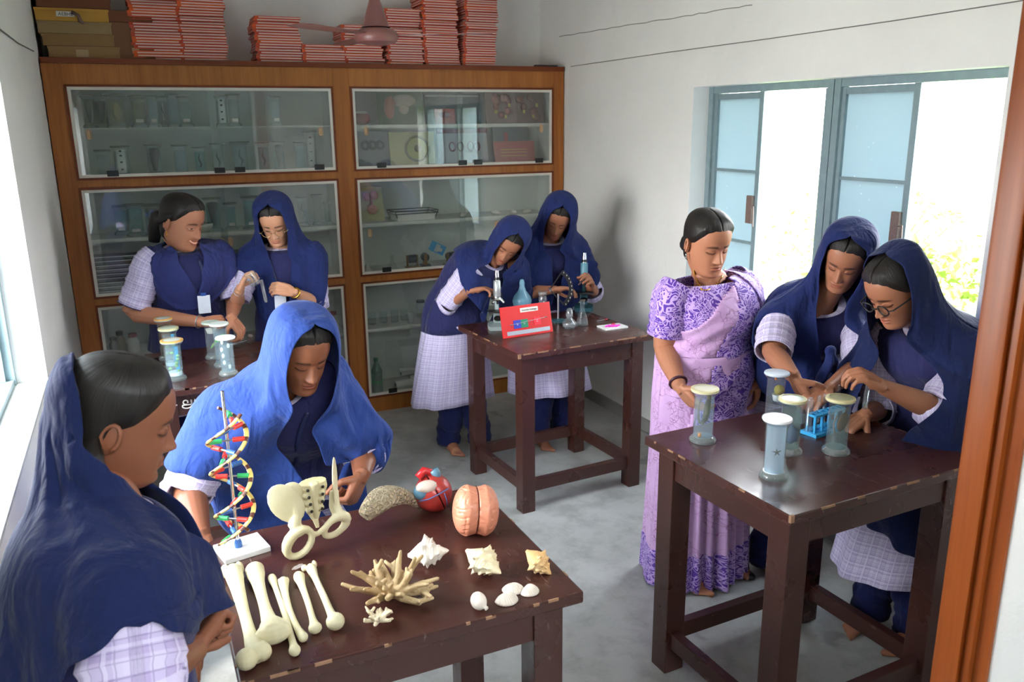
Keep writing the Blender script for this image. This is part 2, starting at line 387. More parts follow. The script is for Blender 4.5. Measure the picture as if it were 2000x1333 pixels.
# ---- cables on walls
def wire(pts, r, mat, label, parent=None):
    o = MB().tube(pts, r, 5).obj('wire', mat); tag(o, label, 'wire'); return o
MAT_WIRE = M_('grey_wire', rgb(120, 116, 112), .6)
pa = [P(1115, 130, x=XR - .004), P(1300, 103, x=XR - .004), P(1500, 76, x=XR - .004), P(1750, 40, x=XR - .004), P(2030, -4, x=XR - .004)]
wire(pa, .0022, MAT_WIRE, 'thin wire strung along the white wall above the window')
pa = [P(-30, 36, x=XL + .004), P(0, 57, x=XL + .004), P(35, 84, x=XL + .004), P(66, 100, x=XL + .004)]
wire(pa, .003, MAT_WIRE, 'thin dark wire on the white wall left of the cabinet top')

# ================================================================ CABINET
CY = 5.18; CZ = 2.228
CX0, CX1 = -.355, 2.742
cab = empty('display_cabinet', (1.2, CY, 0), 0, 'large brown wooden wall cabinet with six glazed sections on the back wall', 'cabinet')
def cp(name, m, mat, parent=None, smooth=False):
    o = m.obj(name, mat, parent or cab, smooth)
    if parent is None: o.location = (-1.2, -CY, 0)
    return o
ZR = [(1.60, 2.08), (.937, 1.535), (.114, .876)]
XSEC = [(-.247, 1.163), (1.290, 2.650)]
m = MB(); m.box(CX0, CY - .012, CZ - .03, CX1, YB - .01, CZ, b=.004); cp('top_board', m, MAT_WOODD)
for (a, b) in ((CX0, XSEC[0][0] - .012), (XSEC[0][1] + .012, XSEC[1][0] - .012), (XSEC[1][1] + .012, CX1)):
    cp('stile', MB().box(a, CY, 0, b, CY + .03, CZ - .03), MAT_WOODV)
for (a, b) in ((CZ - .03, 2.08 + .012), (1.60 - .012, 1.535 + .012), (.937 - .012, .876 + .012), (.114 - .012, 0)):
    for (x0, x1) in XSEC: cp('rail', MB().box(x0 - .012, CY + .001, b, x1 + .012, CY + .03, a), MAT_WOODX)
MAT_INNER = M_('grey_painted_cabinet_inside', rgb(206, 208, 200), .7, .08, 6)
cp('back_panel', MB().box(CX0, YB - .02, 0, CX1, YB - .006, CZ - .03), MAT_INNER)
for x in (CX0, XSEC[0][1] + .012, CX1 - .02): cp('side_panel', MB().box(x, CY + .03, 0, x + (.10 if x == XSEC[0][1] + .012 else .02), YB - .02, CZ - .03), MAT_INNER)
MAT_SHELF = M_('dusty_shelf', rgb(206, 204, 194), .7, .2, 14)
SH = {}
for si, (x0, x1) in enumerate(XSEC):
    for ri, (z0, z1) in enumerate(ZR):
        cp('shelf', MB().box(x0 - .01, CY + .035, z0 - .03, x1 + .01, YB - .02, z0 - .006), MAT_SHELF)
        zm = {0: 1.865, 1: 1.255, 2: .56}[ri]
        th = .008 if (ri, si) == (0, 0) else .022
        SH[(si, ri, 0)] = z0 - .006; SH[(si, ri, 1)] = zm
        cp('shelf', MB().box(x0 - .01, CY + .045, zm - th, x1 + .01, YB - .02, zm), MAT_SHELF)
        # dark edging + white bead + glass
        e = .012
        fr = MB(); fr.box(x0 - e, CY - .008, z0 - e, x1 + e, CY + .004, z0); fr.box(x0 - e, CY - .008, z1, x1 + e, CY + .004, z1 + e)
        fr.box(x0 - e, CY - .008, z0, x0, CY + .004, z1); fr.box(x1, CY - .008, z0, x1 + e, CY + .004, z1); cp('edging', fr, MAT_WOODD)
        wb = MB(); q = .016
        wb.box(x0, CY - .003, z0, x1, CY + .012, z0 + q); wb.box(x0, CY - .003, z1 - q, x1, CY + .012, z1)
        wb.box(x0, CY - .003, z0 + q, x0 + q, CY + .012, z1 - q); wb.box(x1 - q, CY - .003, z0 + q, x1, CY + .012, z1 - q)
        wf = cp('white_bead_frame', wb, M_('off_white_bead', rgb(216, 212, 200), .5, .06))
        xm = (x0 + x1) / 2 + .02
        for k, (a, b) in enumerate(((x0 + q, xm + .02), (xm - .02, x1 - q))):
            yy = CY + .003 + .006 * k
            gp = MB().box(a, yy, z0 + q, b, yy + .003, z1 - q).obj('glass_pane', MAT_PANE, wf)
            zp = {0: 1.83, 1: 1.20, 2: .50}[ri]; xp = a + .06 if k == 0 else b - .06
            if ri == 1: xp = (xm - .02 if k == 0 else xm + .03) if si == 0 else (a + .05 if k == 0 else b - .4)
            if ri < 2:
                fp = MB(); n = 14; pts = [(xp + .011 * math.cos(t) , yy - .003, zp + .011 * math.sin(t) + (.014 if math.sin(t) >= 0 else -.014)) for t in [2 * PI * i / n for i in range(n)]]
                fp.tube(pts, .003, 6, True); fp.box(xp - .006, yy - .004, zp - .018, xp + .006, yy - .001, zp + .018)
                fp.obj('finger_pull', M_('tan_pull', rgb(196, 160, 122), .5), wf)
        for fx in ((.12, .52, .60, .93) if ri == 0 else (.12, .9)):
            cpx = x0 + (x1 - x0) * fx
            cp('clip', MB().box(cpx - .03, CY - .007, z0 + .004, cpx + .03, CY + .001, z0 + .036, b=.004), MAT_BLACK)
# ================================================================ TABLES
def lab_table(cx, cy, rz, w, d, h, label, leg=.07, worn=True):
    t = empty('lab_table', (cx, cy, 0), rz, label, 'table')
    a, b = w / 2, d / 2
    top = MB().box(-a, -b, h - .03, a, b, h, b=.004).obj('tabletop', MAT_TABLE, t)
    o = .035; la, lb = a - o, b - o
    for sx in (-1, 1):
        for sy in (-1, 1):
            x0, x1 = sorted((sx * la, sx * (la - leg))); y0, y1 = sorted((sy * lb, sy * (lb - leg)))
            MB().box(x0, y0, 0, x1, y1, h - .03, b=.003).obj('leg', MAT_TABLE, t)
    for sy in (-1, 1):
        y0, y1 = sorted((sy * (lb - .008), sy * (lb - .033)))
        MB().box(-la + leg, y0, h - .125, la - leg, y1, h - .03).obj('apron', MAT_TABLE, t)
        y0, y1 = sorted((sy * (lb - .015), sy * (lb - .05)))
        MB().box(-la + leg, y0, .10, la - leg, y1, .16, b=.003).obj('stretcher', MAT_TABLE, t)
    for sx in (-1, 1):
        x0, x1 = sorted((sx * (la - .008), sx * (la - .033)))
        MB().box(x0, -lb + leg, h - .125, x1, lb - leg, h - .03).obj('apron', MAT_TABLE, t)
        x0, x1 = sorted((sx * (la - .015), sx * (la - .05)))
        MB().box(x0, -lb + leg, .10, x1, lb - leg, .16, b=.003).obj('stretcher', MAT_TABLE, t)
    if worn:
        r = random.Random(int(cx * 100)); m = MB()
        for k in range(26):
            s = r.choice(('n', 'l', 'n', 'r')); q = r.uniform(.004, .03) * (.5 if r.random() < .6 else 1)
            if s == 'n': x = r.uniform(-a + .02, a - .02); m.box(x - q, -b - .0006, h - .006, x + q, -b + .003, h + .0005)
            elif s == 'l': y = r.uniform(-b + .02, b - .02); m.box(-a - .0006, y - q, h - .006, -a + .003, y + q, h + .0005)
            else: y = r.uniform(-b + .02, b - .02); m.box(a - .003, y - q, h - .006, a + .0006, y + q, h + .0005)
        m.box(-a - .001, -b - .001, h - .02, -a + .012, -b + .008, h + .0006)
        m.obj('worn_edge', MAT_WORN, t)['kind'] = 'stuff'
    return t
T1H, T2H, T3H, T4H = .855, .83, .82, .83
t1 = lab_table(1.872, 1.865, D(2.2), .79, .66, T1H, 'maroon table with specimen jars and a blue test tube rack', .078)
t2 = lab_table(1.912, 3.715, D(3.6), .775, .68, T2H, 'tall maroon table holding two microscopes and a red board', .07)
t3 = lab_table(.463, 1.81, D(.3), .765, .645, T3H, 'maroon table with bones, shells and coral laid out', .075)
t4 = lab_table(.36, 3.83, 0, .78, .66, T4H, 'maroon table with hand-painted Tamil letters on its apron, far left', .07)
# painted Tamil writing on the apron of t4
MAT_PAINT = M_('white_hand_paint', rgb(225, 220, 215), .6, .05)
def text_mesh(s, size, font=None, ext=.0006):
    cu = bpy.data.curves.new('t', 'FONT'); cu.body = s; cu.size = size; cu.extrude = ext; cu.align_x = 'CENTER'; cu.align_y = 'CENTER'
    if font:
        try: cu.font = bpy.data.fonts.load(font)
        except Exception: pass
    ob = bpy.data.objects.new('t', cu); COL.objects.link(ob); dg = bpy.context.evaluated_depsgraph_get()
    me = bpy.data.meshes.new_from_object(ob.evaluated_get(dg)); COL.objects.unlink(ob); bpy.data.objects.remove(ob); return me
def text_obj(name, s, size, mat, parent, M, font=None):
    me = text_mesh(s, size, font); me.materials.clear(); me.materials.append(mat)
    o = link(name, me, None, parent); o.matrix_local = M; return o
# strokes drawn by hand: ka - a mii n
def strokes(parent, M, S, mat):
    for grp in S:
        m = MB()
        for st in grp: m.tube([M @ Vector((x, y, 0)) for x, y in st], .0028, 6)
        o = m.obj('painted_letter', mat, parent, True)
def arc(cx, cy, rx, ry, a0, a1, n=10): return [(cx + rx * math.cos(D(a0 + (a1 - a0) * i / n)), cy + ry * math.sin(D(a0 + (a1 - a0) * i / n))) for i in range(n + 1)]
S = [[arc(-.118, -.006, .008, .010, 200, -60), [(-.128, .012), (-.108, .012)], [(-.088, 0), (-.076, 0)]],
     # A
     [arc(-.048, .006, .008, .008, -30, 300), arc(-.044, -.008, .016, .009, 150, 360) + [(-.028, .014)], [(-.028, .014), (-.028, -.016)], [(-.060, -.004), (-.030, -.004)]],
     # MII
     [[(-.016, .014), (-.016, -.014), (.002, -.014)], arc(.002, -.005, .009, .009, -90, 180), [(.0, .012), (.004, .02)] + arc(.010, .018, .006, .007, 180, -120), [(.014, .014), (.014, -.012)]],
     # N + pulli
     [arc(.030, .000, .007, .008, 0, 360), arc(.044, -.002, .008, .011, 180, 0), [(.052, -.002), (.052, -.014)], arc(.066, .0, .009, .012, 200, -40) + [(.072, -.016), (.060, -.018)], arc(.058, .026, .003, .003, 0, 360, 8)]]
ap = empty('apron_anchor'); COL.objects.unlink(ap); bpy.data.objects.remove(ap)
strokes(t4, Matrix.Translation((P(372, 780, y=3.535).x - .36 + .035, -.33 + .033, T4H - .075)) @ Matrix.Rotation(PI / 2, 4, 'X') @ Matrix.Scale(1.15, 4), S, MAT_PAINT)

# ================================================================ ON TOP OF THE CABINET
MAT_COVERS = [M_('orange_notebook_cover_%d' % i, c, .45, .1) for i, c in enumerate((rgb(206, 78, 28), rgb(190, 66, 34), rgb(222, 92, 20), rgb(186, 80, 50)))]
MAT_PAGES = M_('notebook_pages', rgb(224, 206, 200), .8, .05)
def book_proto(mat):
    w, d, t = .262, .20, .0148
    c = MB(); c.box(-w / 2, -.001, 0, w / 2, d, .0032); c.box(-w / 2, -.001, t - .0046, w / 2, d, t - .0010); c.box(-w / 2, d - .002, .0032, w / 2, d, t - .0046)
    c.box(-w / 2, -.0004, .0022, -w / 2 + .022, .002, t - .0042)
    p = MB().box(-w / 2 + .003, .003, .0032, w / 2 - .002, d - .002, t - .0042)
    return c.mesh('notebook', mat=mat), p.mesh('pages', mat=MAT_PAGES)
BP = [book_proto(mm) for mm in MAT_COVERS]
stacks = [(312, 28, 'beside the brown cardboard box', .255, 0), (398, 28, 'second tall stack right of the cardboard box', .255, 0), (548, 17, 'the stack standing alone mid-cabinet', .262, 0),
          (634, 7, 'the lowest stack', .255, 0), (712, 15, 'the stack just left of the ceiling fan', .25, 1), (790, 22, 'the stack behind the ceiling fan', .235, 1),
          (864, 28, 'the tall stack right of the fan', .235, 0), (937, 28, 'the outermost tall stack near the wall corner', .225, 0)]
for (u, n, lab, w, sk) in stacks:
    x = P(u, 118, y=CY + .05).x; z = CZ; drift = 0
    for k in range(n):
        cme, pme = BP[R_.choice((0, 0, 1, 1, 2, 3))]
        b = link('notebook', cme); drift += R_.uniform(-.0035, .0035)
        b.location = (x + drift + R_.uniform(-.009, .009), CY + .045 + R_.uniform(-.008, .012) + (.02 if sk and k > n * .6 else 0), z); b.rotation_euler = (0, 0, R_.uniform(-.03, .03)); b.scale = (w / .262, 1, 1)
        tag(b, {0: 'lowest', n - 1: 'topmost'}.get(k, 'thin') + ' orange-covered notebook in ' + (lab if lab.startswith('the') or lab.startswith('second') else 'the tall stack ' + lab) + ' on the cabinet', 'notebook', 'notebooks in ' + (lab if lab.startswith('the') or lab.startswith('second') else 'the stack ' + lab))
        link('pages', pme, parent=b)
        z += .0149
def cardboard(name, col): return M_(name, col, .8, .12, 12)
cb = [cardboard('cardboard_tan', rgb(150, 118, 76)), cardboard('cardboard_mid', rgb(140, 108, 66)), cardboard('cardboard_grey', rgb(146, 122, 84)), cardboard('cardboard_yellow', rgb(186, 140, 58)),
      cardboard('cardboard_red', rgb(112, 64, 40)), cardboard('cardboard_redder', rgb(122, 68, 40)), cardboard('cardboard_brown', rgb(120, 82, 56))]
z = CZ; labs = ['lowest flat tan cardboard box with a tape patch', 'second flat greyish cardboard box from the bottom', 'third flat cardboard box from the bottom under the yellow one', 'yellow flat cardboard box with a white paper label',
              'dark reddish flat box right above the yellow one', 'reddish brown flat box second from the top of the pile', 'topmost brown flat box at the left corner']
for k, (hh, dx) in enumerate(((.062, .02), (.062, 0), (.062, -.01), (.066, -.015), (.066, 0), (.066, -.01), (.05, 0))):
    b = empty('cardboard_box', (-.16 + dx, CY + .045, z), R_.uniform(-.015, .015), labs[k] + ' on the cabinet', 'box')
    w = .355 + R_.uniform(-.015, .005)
    MB().box(-w / 2, 0, 0, w / 2, .30, hh - .004, b=.003).obj('box_body', cb[k], b)
    MB().box(-w / 2 - .002, -.004, hh - .014, w / 2 + .004, .302, hh - .002).obj('flap', cb[k], b)
    if k == 0: MB().box(-.04, -.005, .006, .02, -.003, hh - .018).obj('tape_patch', M_('tape', rgb(176, 150, 110), .4), b)
    if k == 3:
        l = MB().box(-.075, -.0055, .022, .012, -.0045, .048).obj('paper_label', MAT_PAPER, b)
        text_obj('printed_letters', 'AEBHE', .024, MAT_BLACK, l, Matrix.Translation((-.03, -.0065, .034)) @ Matrix.Rotation(PI / 2, 4, 'X'))
        kk = MB().tube([(.0, -.01, .045), (.03, -.016, .03), (.035, -.02, .0), (.05, -.016, -.012)], [.01, .008, .012, .006], 7); kk.obj('string_knot', M_('dull_string', rgb(120, 96, 88), .8), b, True)
    z += hh
b = empty('cardboard_box', (.096, CY + .05, CZ), 0, 'upright brown cardboard box between the flat boxes and the notebooks', 'box')
MB().box(-.115, 0, 0, .115, .28, .19, b=.003).obj('box_body', cb[6], b); MB().box(-.118, -.004, .192, .118, .284, .25, b=.003).obj('lid', cb[4], b)
MB().box(-.11, .005, .188, .11, .27, .194).obj('lid_gap_shade', MAT_BLACK, b)  # black sheet standing in for the shade under the lid
MB().box(.0, -.003, .03, .035, -.001, .06).obj('tape_patch', MC['tape'], b)
# small black strip right end of cabinet top
for i, (u, w) in enumerate(((1058, .05), (1080, .03))):
    p = P(u, 129, y=CY + .03); tag(MB().box(p.x - w, CY + .02, CZ, p.x + w, CY + .05, CZ + .012, b=.002).obj('metal_strip', MAT_BLACK), ('longer' if i == 0 else 'shorter') + ' small dark metal strip lying on the right end of the cabinet top', 'strip')

# ================================================================ CEILING FAN
MAT_FAN = M_('fan_brown_enamel', rgb(132, 84, 80), .35, .06)
fp = P(735, 74, y=3.9)
fan = empty('ceiling_fan', (fp.x, fp.y, ZC), 0, 'brown ceiling fan with three blades hanging in front of the notebooks', 'fan')
zf = fp.z - ZC
MB().tube([(0, 0, 0), (0, 0, zf + .10)], .011, 10).obj('down_rod', MAT_FAN, fan, True)
MB().lathe([(.015, zf + .19), (.028, zf + .15), (.045, zf + .10), (.06, zf + .05), (.066, zf + .045)], 24).obj('canopy_cover', MAT_FAN, fan, 40)
MB().lathe([(.05, zf + .045), (.088, zf + .03), (.098, zf + .012), (.098, zf - .004), (.088, zf - .02), (.05, zf - .03), (.0, zf - .032)], 32).obj('motor_housing', MAT_FAN, fan, 40)
for k in range(3):
    a = D(-24 + 120 * k); M = Matrix.Rotation(a, 4, 'Z') @ Matrix.Translation((0, 0, zf + .012)) @ Matrix.Rotation(D(4), 4, 'X')
    pl = [(.09, -.018), (.16, -.022), (.28, -.045), (.46, -.05), (.53, -.035), (.53, .02), (.46, .04), (.28, .036), (.16, .022), (.09, .018)]
    MB().prism(pl, -.002, .002, M).obj('fan_blade', MAT_FAN, fan)

# ================================================================ GLASSWARE AND JARS
MAT_CAST = glassmat('cast_glass_foot', (.90, .95, .94), .04, .08, 1.5, .22, 1.2, (.5, .56, .55))
def jar(loc, h, r, label, liq=None, liqname=None, rim=None, lidm=None, foot=True, fill=.9, group=None, rz=0, n=28):
    """museum jar: glass cylinder on a wide foot, ground lid, liquid; > glass_body, foot, lid, liquid"""
    j = empty('specimen_jar', loc, rz, label, 'jar', group)
    fr = r * 1.32
    g = MB(); w = .0022
    g.lathe([(r, .012), (r, h - .012), (r * 1.22, h - .006), (r * 1.22, h)], n, cap=False); g.obj('glass_body', MAT_GLASS, j, 40)
    MB().lathe([(.0, 0), (fr * .92, 0), (fr, .004), (fr, .010), (fr * .9, .015), (r * 1.02, .020), (.0, .020)], n, cap=False).obj('foot', MAT_CAST, j, 40)
    lm = lidm or M_('frosted_lid', rgb(200, 206, 198), .35, .08)
    lo = MB().lathe([(.0, h + .0005), (fr * 1.02, h + .0005), (fr * 1.06, h + .004), (fr * 1.02, h + .009), (r * .8, h + .010), (.0, h + .010)], n, cap=False).obj('lid', lm, j, 40)
    if rim: MB().lathe([(fr * .82, h + .0088), (fr * 1.065, h + .0045), (fr * 1.05, h + .0100), (fr * .82, h + .0112)], n, cap=False).obj('sealant_ring', rim, j, 40)
    if liq:
        zt = .022 + (h - .03) * fill
        MB().lathe([(.0, .0205), (r - .0032, .0205), (r - .0032, zt), (.0, zt)], n, cap=False).obj('liquid', liq, j, 40)
    return j
LQ_BLUE = liquid('pale_blue_fluid', (.74, .88, .95), .16); LQ_CLEAR = liquid('clear_fluid', (.88, .93, .95), .06); LQ_TEAL = liquid('teal_fluid', (.55, .78, .80), .10)
LQ_OLIVE = liquid('olive_fluid', (.70, .68, .42), .10); LQ_CLOUD = liquid('cloudy_fluid', (.66, .78, .88), .42); LQ_GREEN = liquid('greenish_fluid', (.62, .78, .76), .10); LQ_BROWN = liquid('brown_fluid', (.60, .50, .38), .15)
RIM_O = M_('orange_sealant', rgb(214, 160, 84), .5, .3, 60); RIM_Y = M_('yellow_sealant', rgb(205, 196, 150), .5, .2, 60); LID_W = M_('milky_white_lid', rgb(235, 238, 240), .3, .02); LID_Y = M_('yellowish_glass_lid', rgb(176, 176, 142), .3, .1)
LID_G = M_('pale_green_glass_lid', rgb(188, 200, 182), .3, .08)
def blob(name, parent, pts, mat, smooth=True, n=8):
    m = MB()
    for q in pts: m.tube(q[0], q[1], n)
    return m.obj(name, mat, parent, smooth)

# -- table 1 jars
def base_at(u, v, z): return P(u, v, z=z)
MAT_LIZ = M_('lizard_skin', rgb(92, 78, 44), .6, .5, 60)
p = base_at(1372, 862, T1H)
j = jar(p, .172, .0325, 'glass jar holding a dark lizard specimen, beside the teacher hand', LQ_BLUE, rim=RIM_Y, lidm=M_('off_white_lid', rgb(222, 218, 196), .35, .05))
blob('specimen', j, [([(.012, -.008, .160), (.014, -.006, .150), (.012, -.004, .13), (.010, -.002, .10), (.006, 0, .075), (-.004, 0, .062), (-.014, .002, .066), (-.020, 0, .085), (-.022, 0, .12), (-.016, 0, .15)], [.003, .007, .009, .0105, .009, .006, .004, .003, .002, .001]),
                     ([(.014, -.006, .15), (.0, -.012, .14), (-.006, -.012, .128)], [.003, .0025, .002]), ([(.012, -.004, .095), (-.004, -.012, .088), (-.01, -.012, .076)], [.0035, .003, .002]), ([(.01, -.004, .09), (.02, .004, .08), (.014, .0, .066)], [.0035, .003, .002])], MAT_LIZ)
blob('cork_bit', j, [([(-.022, -.012, .024), (-.022, -.012, .036)], .006)], M_('orange_cork', rgb(200, 130, 60), .6))
p = base_at(1510, 932, T1H)
j = jar(p, .176, .0305, 'cloudy pale blue jar with a starfish, nearest the table front', LQ_CLOUD, lidm=LID_W, rim=None, fill=.98)
st = MB(); pts = []
for k in range(10):
    a = D(90 + 36 * k + 8); r = .0135 if k % 2 == 0 else .004; pts.append((r * math.cos(a), r * math.sin(a)))
Ms = Matrix.Rotation(D(-36), 4, 'Z') @ Matrix.Translation((.002, -.0262, .088)) @ Matrix.Rotation(PI / 2, 4, 'X')
st.prism(pts, -.0012, .0012, Ms); st.obj('starfish_specimen', M_('starfish', rgb(84, 88, 84), .7, .3), j)
p = base_at(1540, 884, T1H)
j = jar(p, .170, .031, 'greenish glass jar behind the cloudy starfish jar', LQ_GREEN, lidm=LID_G, rim=RIM_Y)
blob('specimen', j, [([(.0, 0, .03), (.008, 0, .045), (.012, 0, .07), (.006, 0, .09)], [.006, .018, .016, .004])], M_('blue_dark_specimen', rgb(60, 74, 110), .6))
p = base_at(1632, 884, T1H)
j = jar(p, .172, .032, 'glass jar with a brown flat specimen tied to a pane, right of the blue rack', LQ_GREEN, lidm=LID_Y, rim=RIM_Y)
MB().box(-.021, -.003, .03, .020, -.001, .15).obj('backing_pane', MAT_GLASS, j)
b = MB().ball((0, 0, 0), 1, 14, Matrix.Translation((.004, -.012, .105)) @ Matrix.Rotation(D(18), 4, 'Y') @ Matrix.Diagonal((.020, .007, .032, 1)))
b.tube([(-.018, -.01, .13), (-.026, -.006, .10), (-.02, -.01, .07)], .002, 5); b.tube([(.01, -.012, .13), (.022, -.01, .15)], .002, 5); b.obj('specimen', M_('brown_tissue', rgb(98, 62, 36), .6, .4, 70), j, True)
p = base_at(1511, 820, T1H)
j = jar(p, .165, .031, 'glass jar with a yellow ball specimen, farthest back on the table', LQ_CLEAR, lidm=M_('bluish_frosted_lid', rgb(188, 200, 214), .3, .05))
MB().ball((.008, -.008, .11), .018, 14).obj('specimen', M_('yellow_fruit', rgb(160, 142, 50), .5, .2), j, True)
MB().lathe([(.0, .07), (.016, .072), (.02, .092), (.021, .095)], 16, Matrix.Translation((.006, -.006, 0)), cap=False).obj('white_cup', LID_W, j, True)
MB().tube([(-.012, -.01, .15), (-.015, -.008, .165)], .004, 6).obj('orange_tag', M_('orange_tag', rgb(200, 110, 50), .5), j)

# -- test tube rack (blue) + tubes
RK = M_('sky_blue_plastic', rgb(60, 166, 222), .35, .04)
c = P(1610, 842, z=T1H)
rk = empty('test_tube_rack', (c.x, c.y, T1H), D(8), 'sky blue plastic test tube rack on the table by the specimen jars', 'rack')
L2 = .085
MB().box(-L2, -.033, 0, L2, .033, .012, b=.002).obj('base', RK, rk)
cups = MB()
for k in range(6): cups.lathe([(.009, .0125), (.012, .0125), (.012, .015), (.009, .015)], 16, Matrix.Translation((-.068 + .0272 * k, -.006, 0)), cap=False)
cups.obj('cup_rings', RK, rk)
def ringplate(z0, z1):
    m = MB(); y0, y1 = -.02, .016
    m.box(-.076, y0, z0, .076, y0 + .004, z1); m.box(-.076, y1 - .004, z0, .076, y1, z1)
    for k in range(7): x = -.076 + .0253 * k; m.box(x - .002, y0 + .004, z0, x + .002, y1 - .004, z1)
    for k in range(6):
        xc = -.0633 + .0253 * k; m.lathe([(.0088, z0), (.0122, z0), (.0122, z1), (.0088, z1), (.0088, z0)], 16, Matrix.Translation((xc, -.002, 0)), cap=False)
    return m
ringplate(.066, .073).obj('top_plate', RK, rk)
for k in range(5):
    x = -.074 + .0365 * k
    MB().box(x - .003, -.02, .012, x + .003, -.014, .068).obj('post', RK, rk); MB().box(x - .003, .01, .012, x + .003, .016, .068).obj('post', RK, rk)
def tube_thing(loc, h, r, label, tilt=None, group=None, inverted=False):
    """glass test tube; round end up when inverted"""
    prof = [(r, 0), (r * 1.12, .0), (r * 1.12, .003), (r, .004), (r, h - r)] + [(r * math.cos(D(a)), h - r + r * math.sin(D(a))) for a in (20, 40, 60, 80, 90)]
    if not inverted: prof = [(q[0], h - q[1]) for q in prof][::-1]
    m = MB().lathe([(max(q[0], .0004), q[1]) for q in prof], 16, cap=False); o = m.obj('test_tube', MAT_TUBE, None, True); o.location = loc
    if tilt is not None: o.rotation_euler = tilt
    return tag(o, label, 'test tube', group)
MAT_TUBE = glassmat('tube_glass', (.86, .90, .92), .05, .03, 1.5, .05)
for (u, v, h, r, lab) in ((1578, 842, .118, .0108, 'wide test tube standing round end up left of the blue rack'), (1596, 826, .098, .0068, 'slim test tube upside down in the rack, left of a similar one'), (1607, 824, .10, .0068, 'slim test tube upside down in the rack, right of a similar one'),
                          (1632, 812, .112, .0108, 'wide test tube standing round end up in the middle of the rack'), (1622, 818, .085, .006, 'short slim test tube beside the middle wide tube in the rack')):
    q = P(u, v, z=T1H + .012); tube_thing(q, h, r, lab, inverted=True)
# small beaker behind the rack
def beaker(loc, r, h, label, liq=None):
    b = empty('beaker', loc, 0, label, 'beaker')
    MB().lathe([(.0005, .001), (r * .9, .0), (r, .004), (r, h - .004), (r * 1.1, h), (r * .97, h - .004), (r * .97, .005), (.0005, .004)], 24, cap=False).obj('glass_body', MAT_GLASS, b, 40)
    if liq: MB().lathe([(.0005, .0045), (r * .95, .0055), (r * .95, h * .45), (.0005, h * .45)], 24, cap=False).obj('liquid', liq, b, 40)
    return b
q = P(1562, 828, z=T1H); beaker(q, .017, .075, 'small glass beaker left of the blue test tube rack', LQ_CLEAR)

# -- table 4 jars
for (u, v, h, r, lab, lq, rim, lid, sp) in (
    (344, 742, .165, .033, 'nearest left jar with light blue fluid and green bits under an orange-rimmed lid', LQ_BLUE, RIM_O, None, 'g'),
    (338, 722, .18, .031, 'middle left jar with a plain whitish lid behind the orange-rimmed one', LQ_BLUE, RIM_Y, LID_G, 'g2'),
    (328, 702, .185, .029, 'rear left jar with an orange-crusted lid, farthest behind the other two', LQ_BROWN, RIM_O, None, 'b'),
    (447, 732, .16, .030, 'front right jar with white oval specimens under a white lid', LQ_BLUE, None, LID_W, 'w'),
    (436, 716, .19, .030, 'tall jar with a green leaf specimen behind the white-lidded jar', LQ_BLUE, None, M_('white_glass_lid', rgb(216, 222, 214), .3, .04), 'l'),
    (418, 700, .165, .029, 'cloudy colourless jar left of the tall green leaf jar', LQ_CLEAR, None, LID_G, 's')):
    p = base_at(u, v, T4H); j = jar(p, h, r, lab, lq, rim=rim, lidm=lid, n=22)
    MG = M_('green_specimen', rgb(140, 180, 110), .6, .3); MW = M_('white_specimen', rgb(235, 236, 230), .6); ML = M_('fresh_leaf', rgb(96, 170, 80), .6); MCy = M_('cyan_strip', rgb(60, 160, 205), .5)
    if sp in ('g', 'g2'):
        m = MB()
        for k in range(7): a = R_.uniform(0, 6.28); m.ball((.018 * math.cos(a), -.010 + .012 * math.sin(a), .04 + .013 * k), .007, 8, sc=(1.2, .8, 1))
        m.obj('specimen', MG, j, True); MB().box(.006, -.006, .03, .020, -.002, h - .02).obj('blue_strip', MCy, j)
        MB().lathe([(.0005, .022), (r - .005, .022), (r - .005, .036), (.0005, .036)], 18, cap=False).obj('sediment', MW, j)
    elif sp == 'w':
        m = MB()
        for z_, x_ in ((.15, -.012), (.118, -.016), (.132, .012), (.09, -.012), (.06, -.01), (.04, .01)): m.ball((x_ - .004, -.018, z_ * h / .16), .008, 10, sc=(.8, .5, 1.3))
        m.obj('specimen', MW, j, True)
    elif sp == 'l':
        m = MB(); [m.ball((.0 + dx, -.014, .13 + dz), .012, 8, sc=(1.2, .5, .8)) for dx, dz in ((0, 0), (.01, .012), (-.012, -.006))]; m.obj('specimen', ML, j, True)
    elif sp == 's':
        blob('specimen', j, [([(-.01, -.012, .05), (.0, -.014, .065), (.012, -.012, .075), (.016, -.01, .088)], [.002, .006, .006, .002])], MG); MB().lathe([(.0005, .118), (.018, .12), (.024, .14)], 16, cap=False).obj('paper_cone', MAT_PAPER, j, True)
    else:
        MB().lathe([(.0005, .04), (.02, .05), (.022, .14), (.0005, .16)], 14).obj('specimen', M_('brown_organ', rgb(120, 86, 50), .6, .4), j, True)
# loose foot rim glimpsed and slate on table 4
p = P(487, 668, z=T4H + .03); tag(MB().tube([p, p + Vector((.005, -.02, .035))], .011, 10).obj('steel_stopper', MAT_STEEL), 'small steel tube cap standing beside the smiling girl hand', 'cap')
p = P(468, 668, z=T4H); tg = empty('steel_forceps', p, .5, 'steel forceps lying on the far table by the smiling girl hand', 'forceps')
for s_ in (-1, 1): MB().box(-.07, s_ * .012 - .003, .001, .07, s_ * .003 + .002, .004).obj('prong', MAT_STEEL, tg)

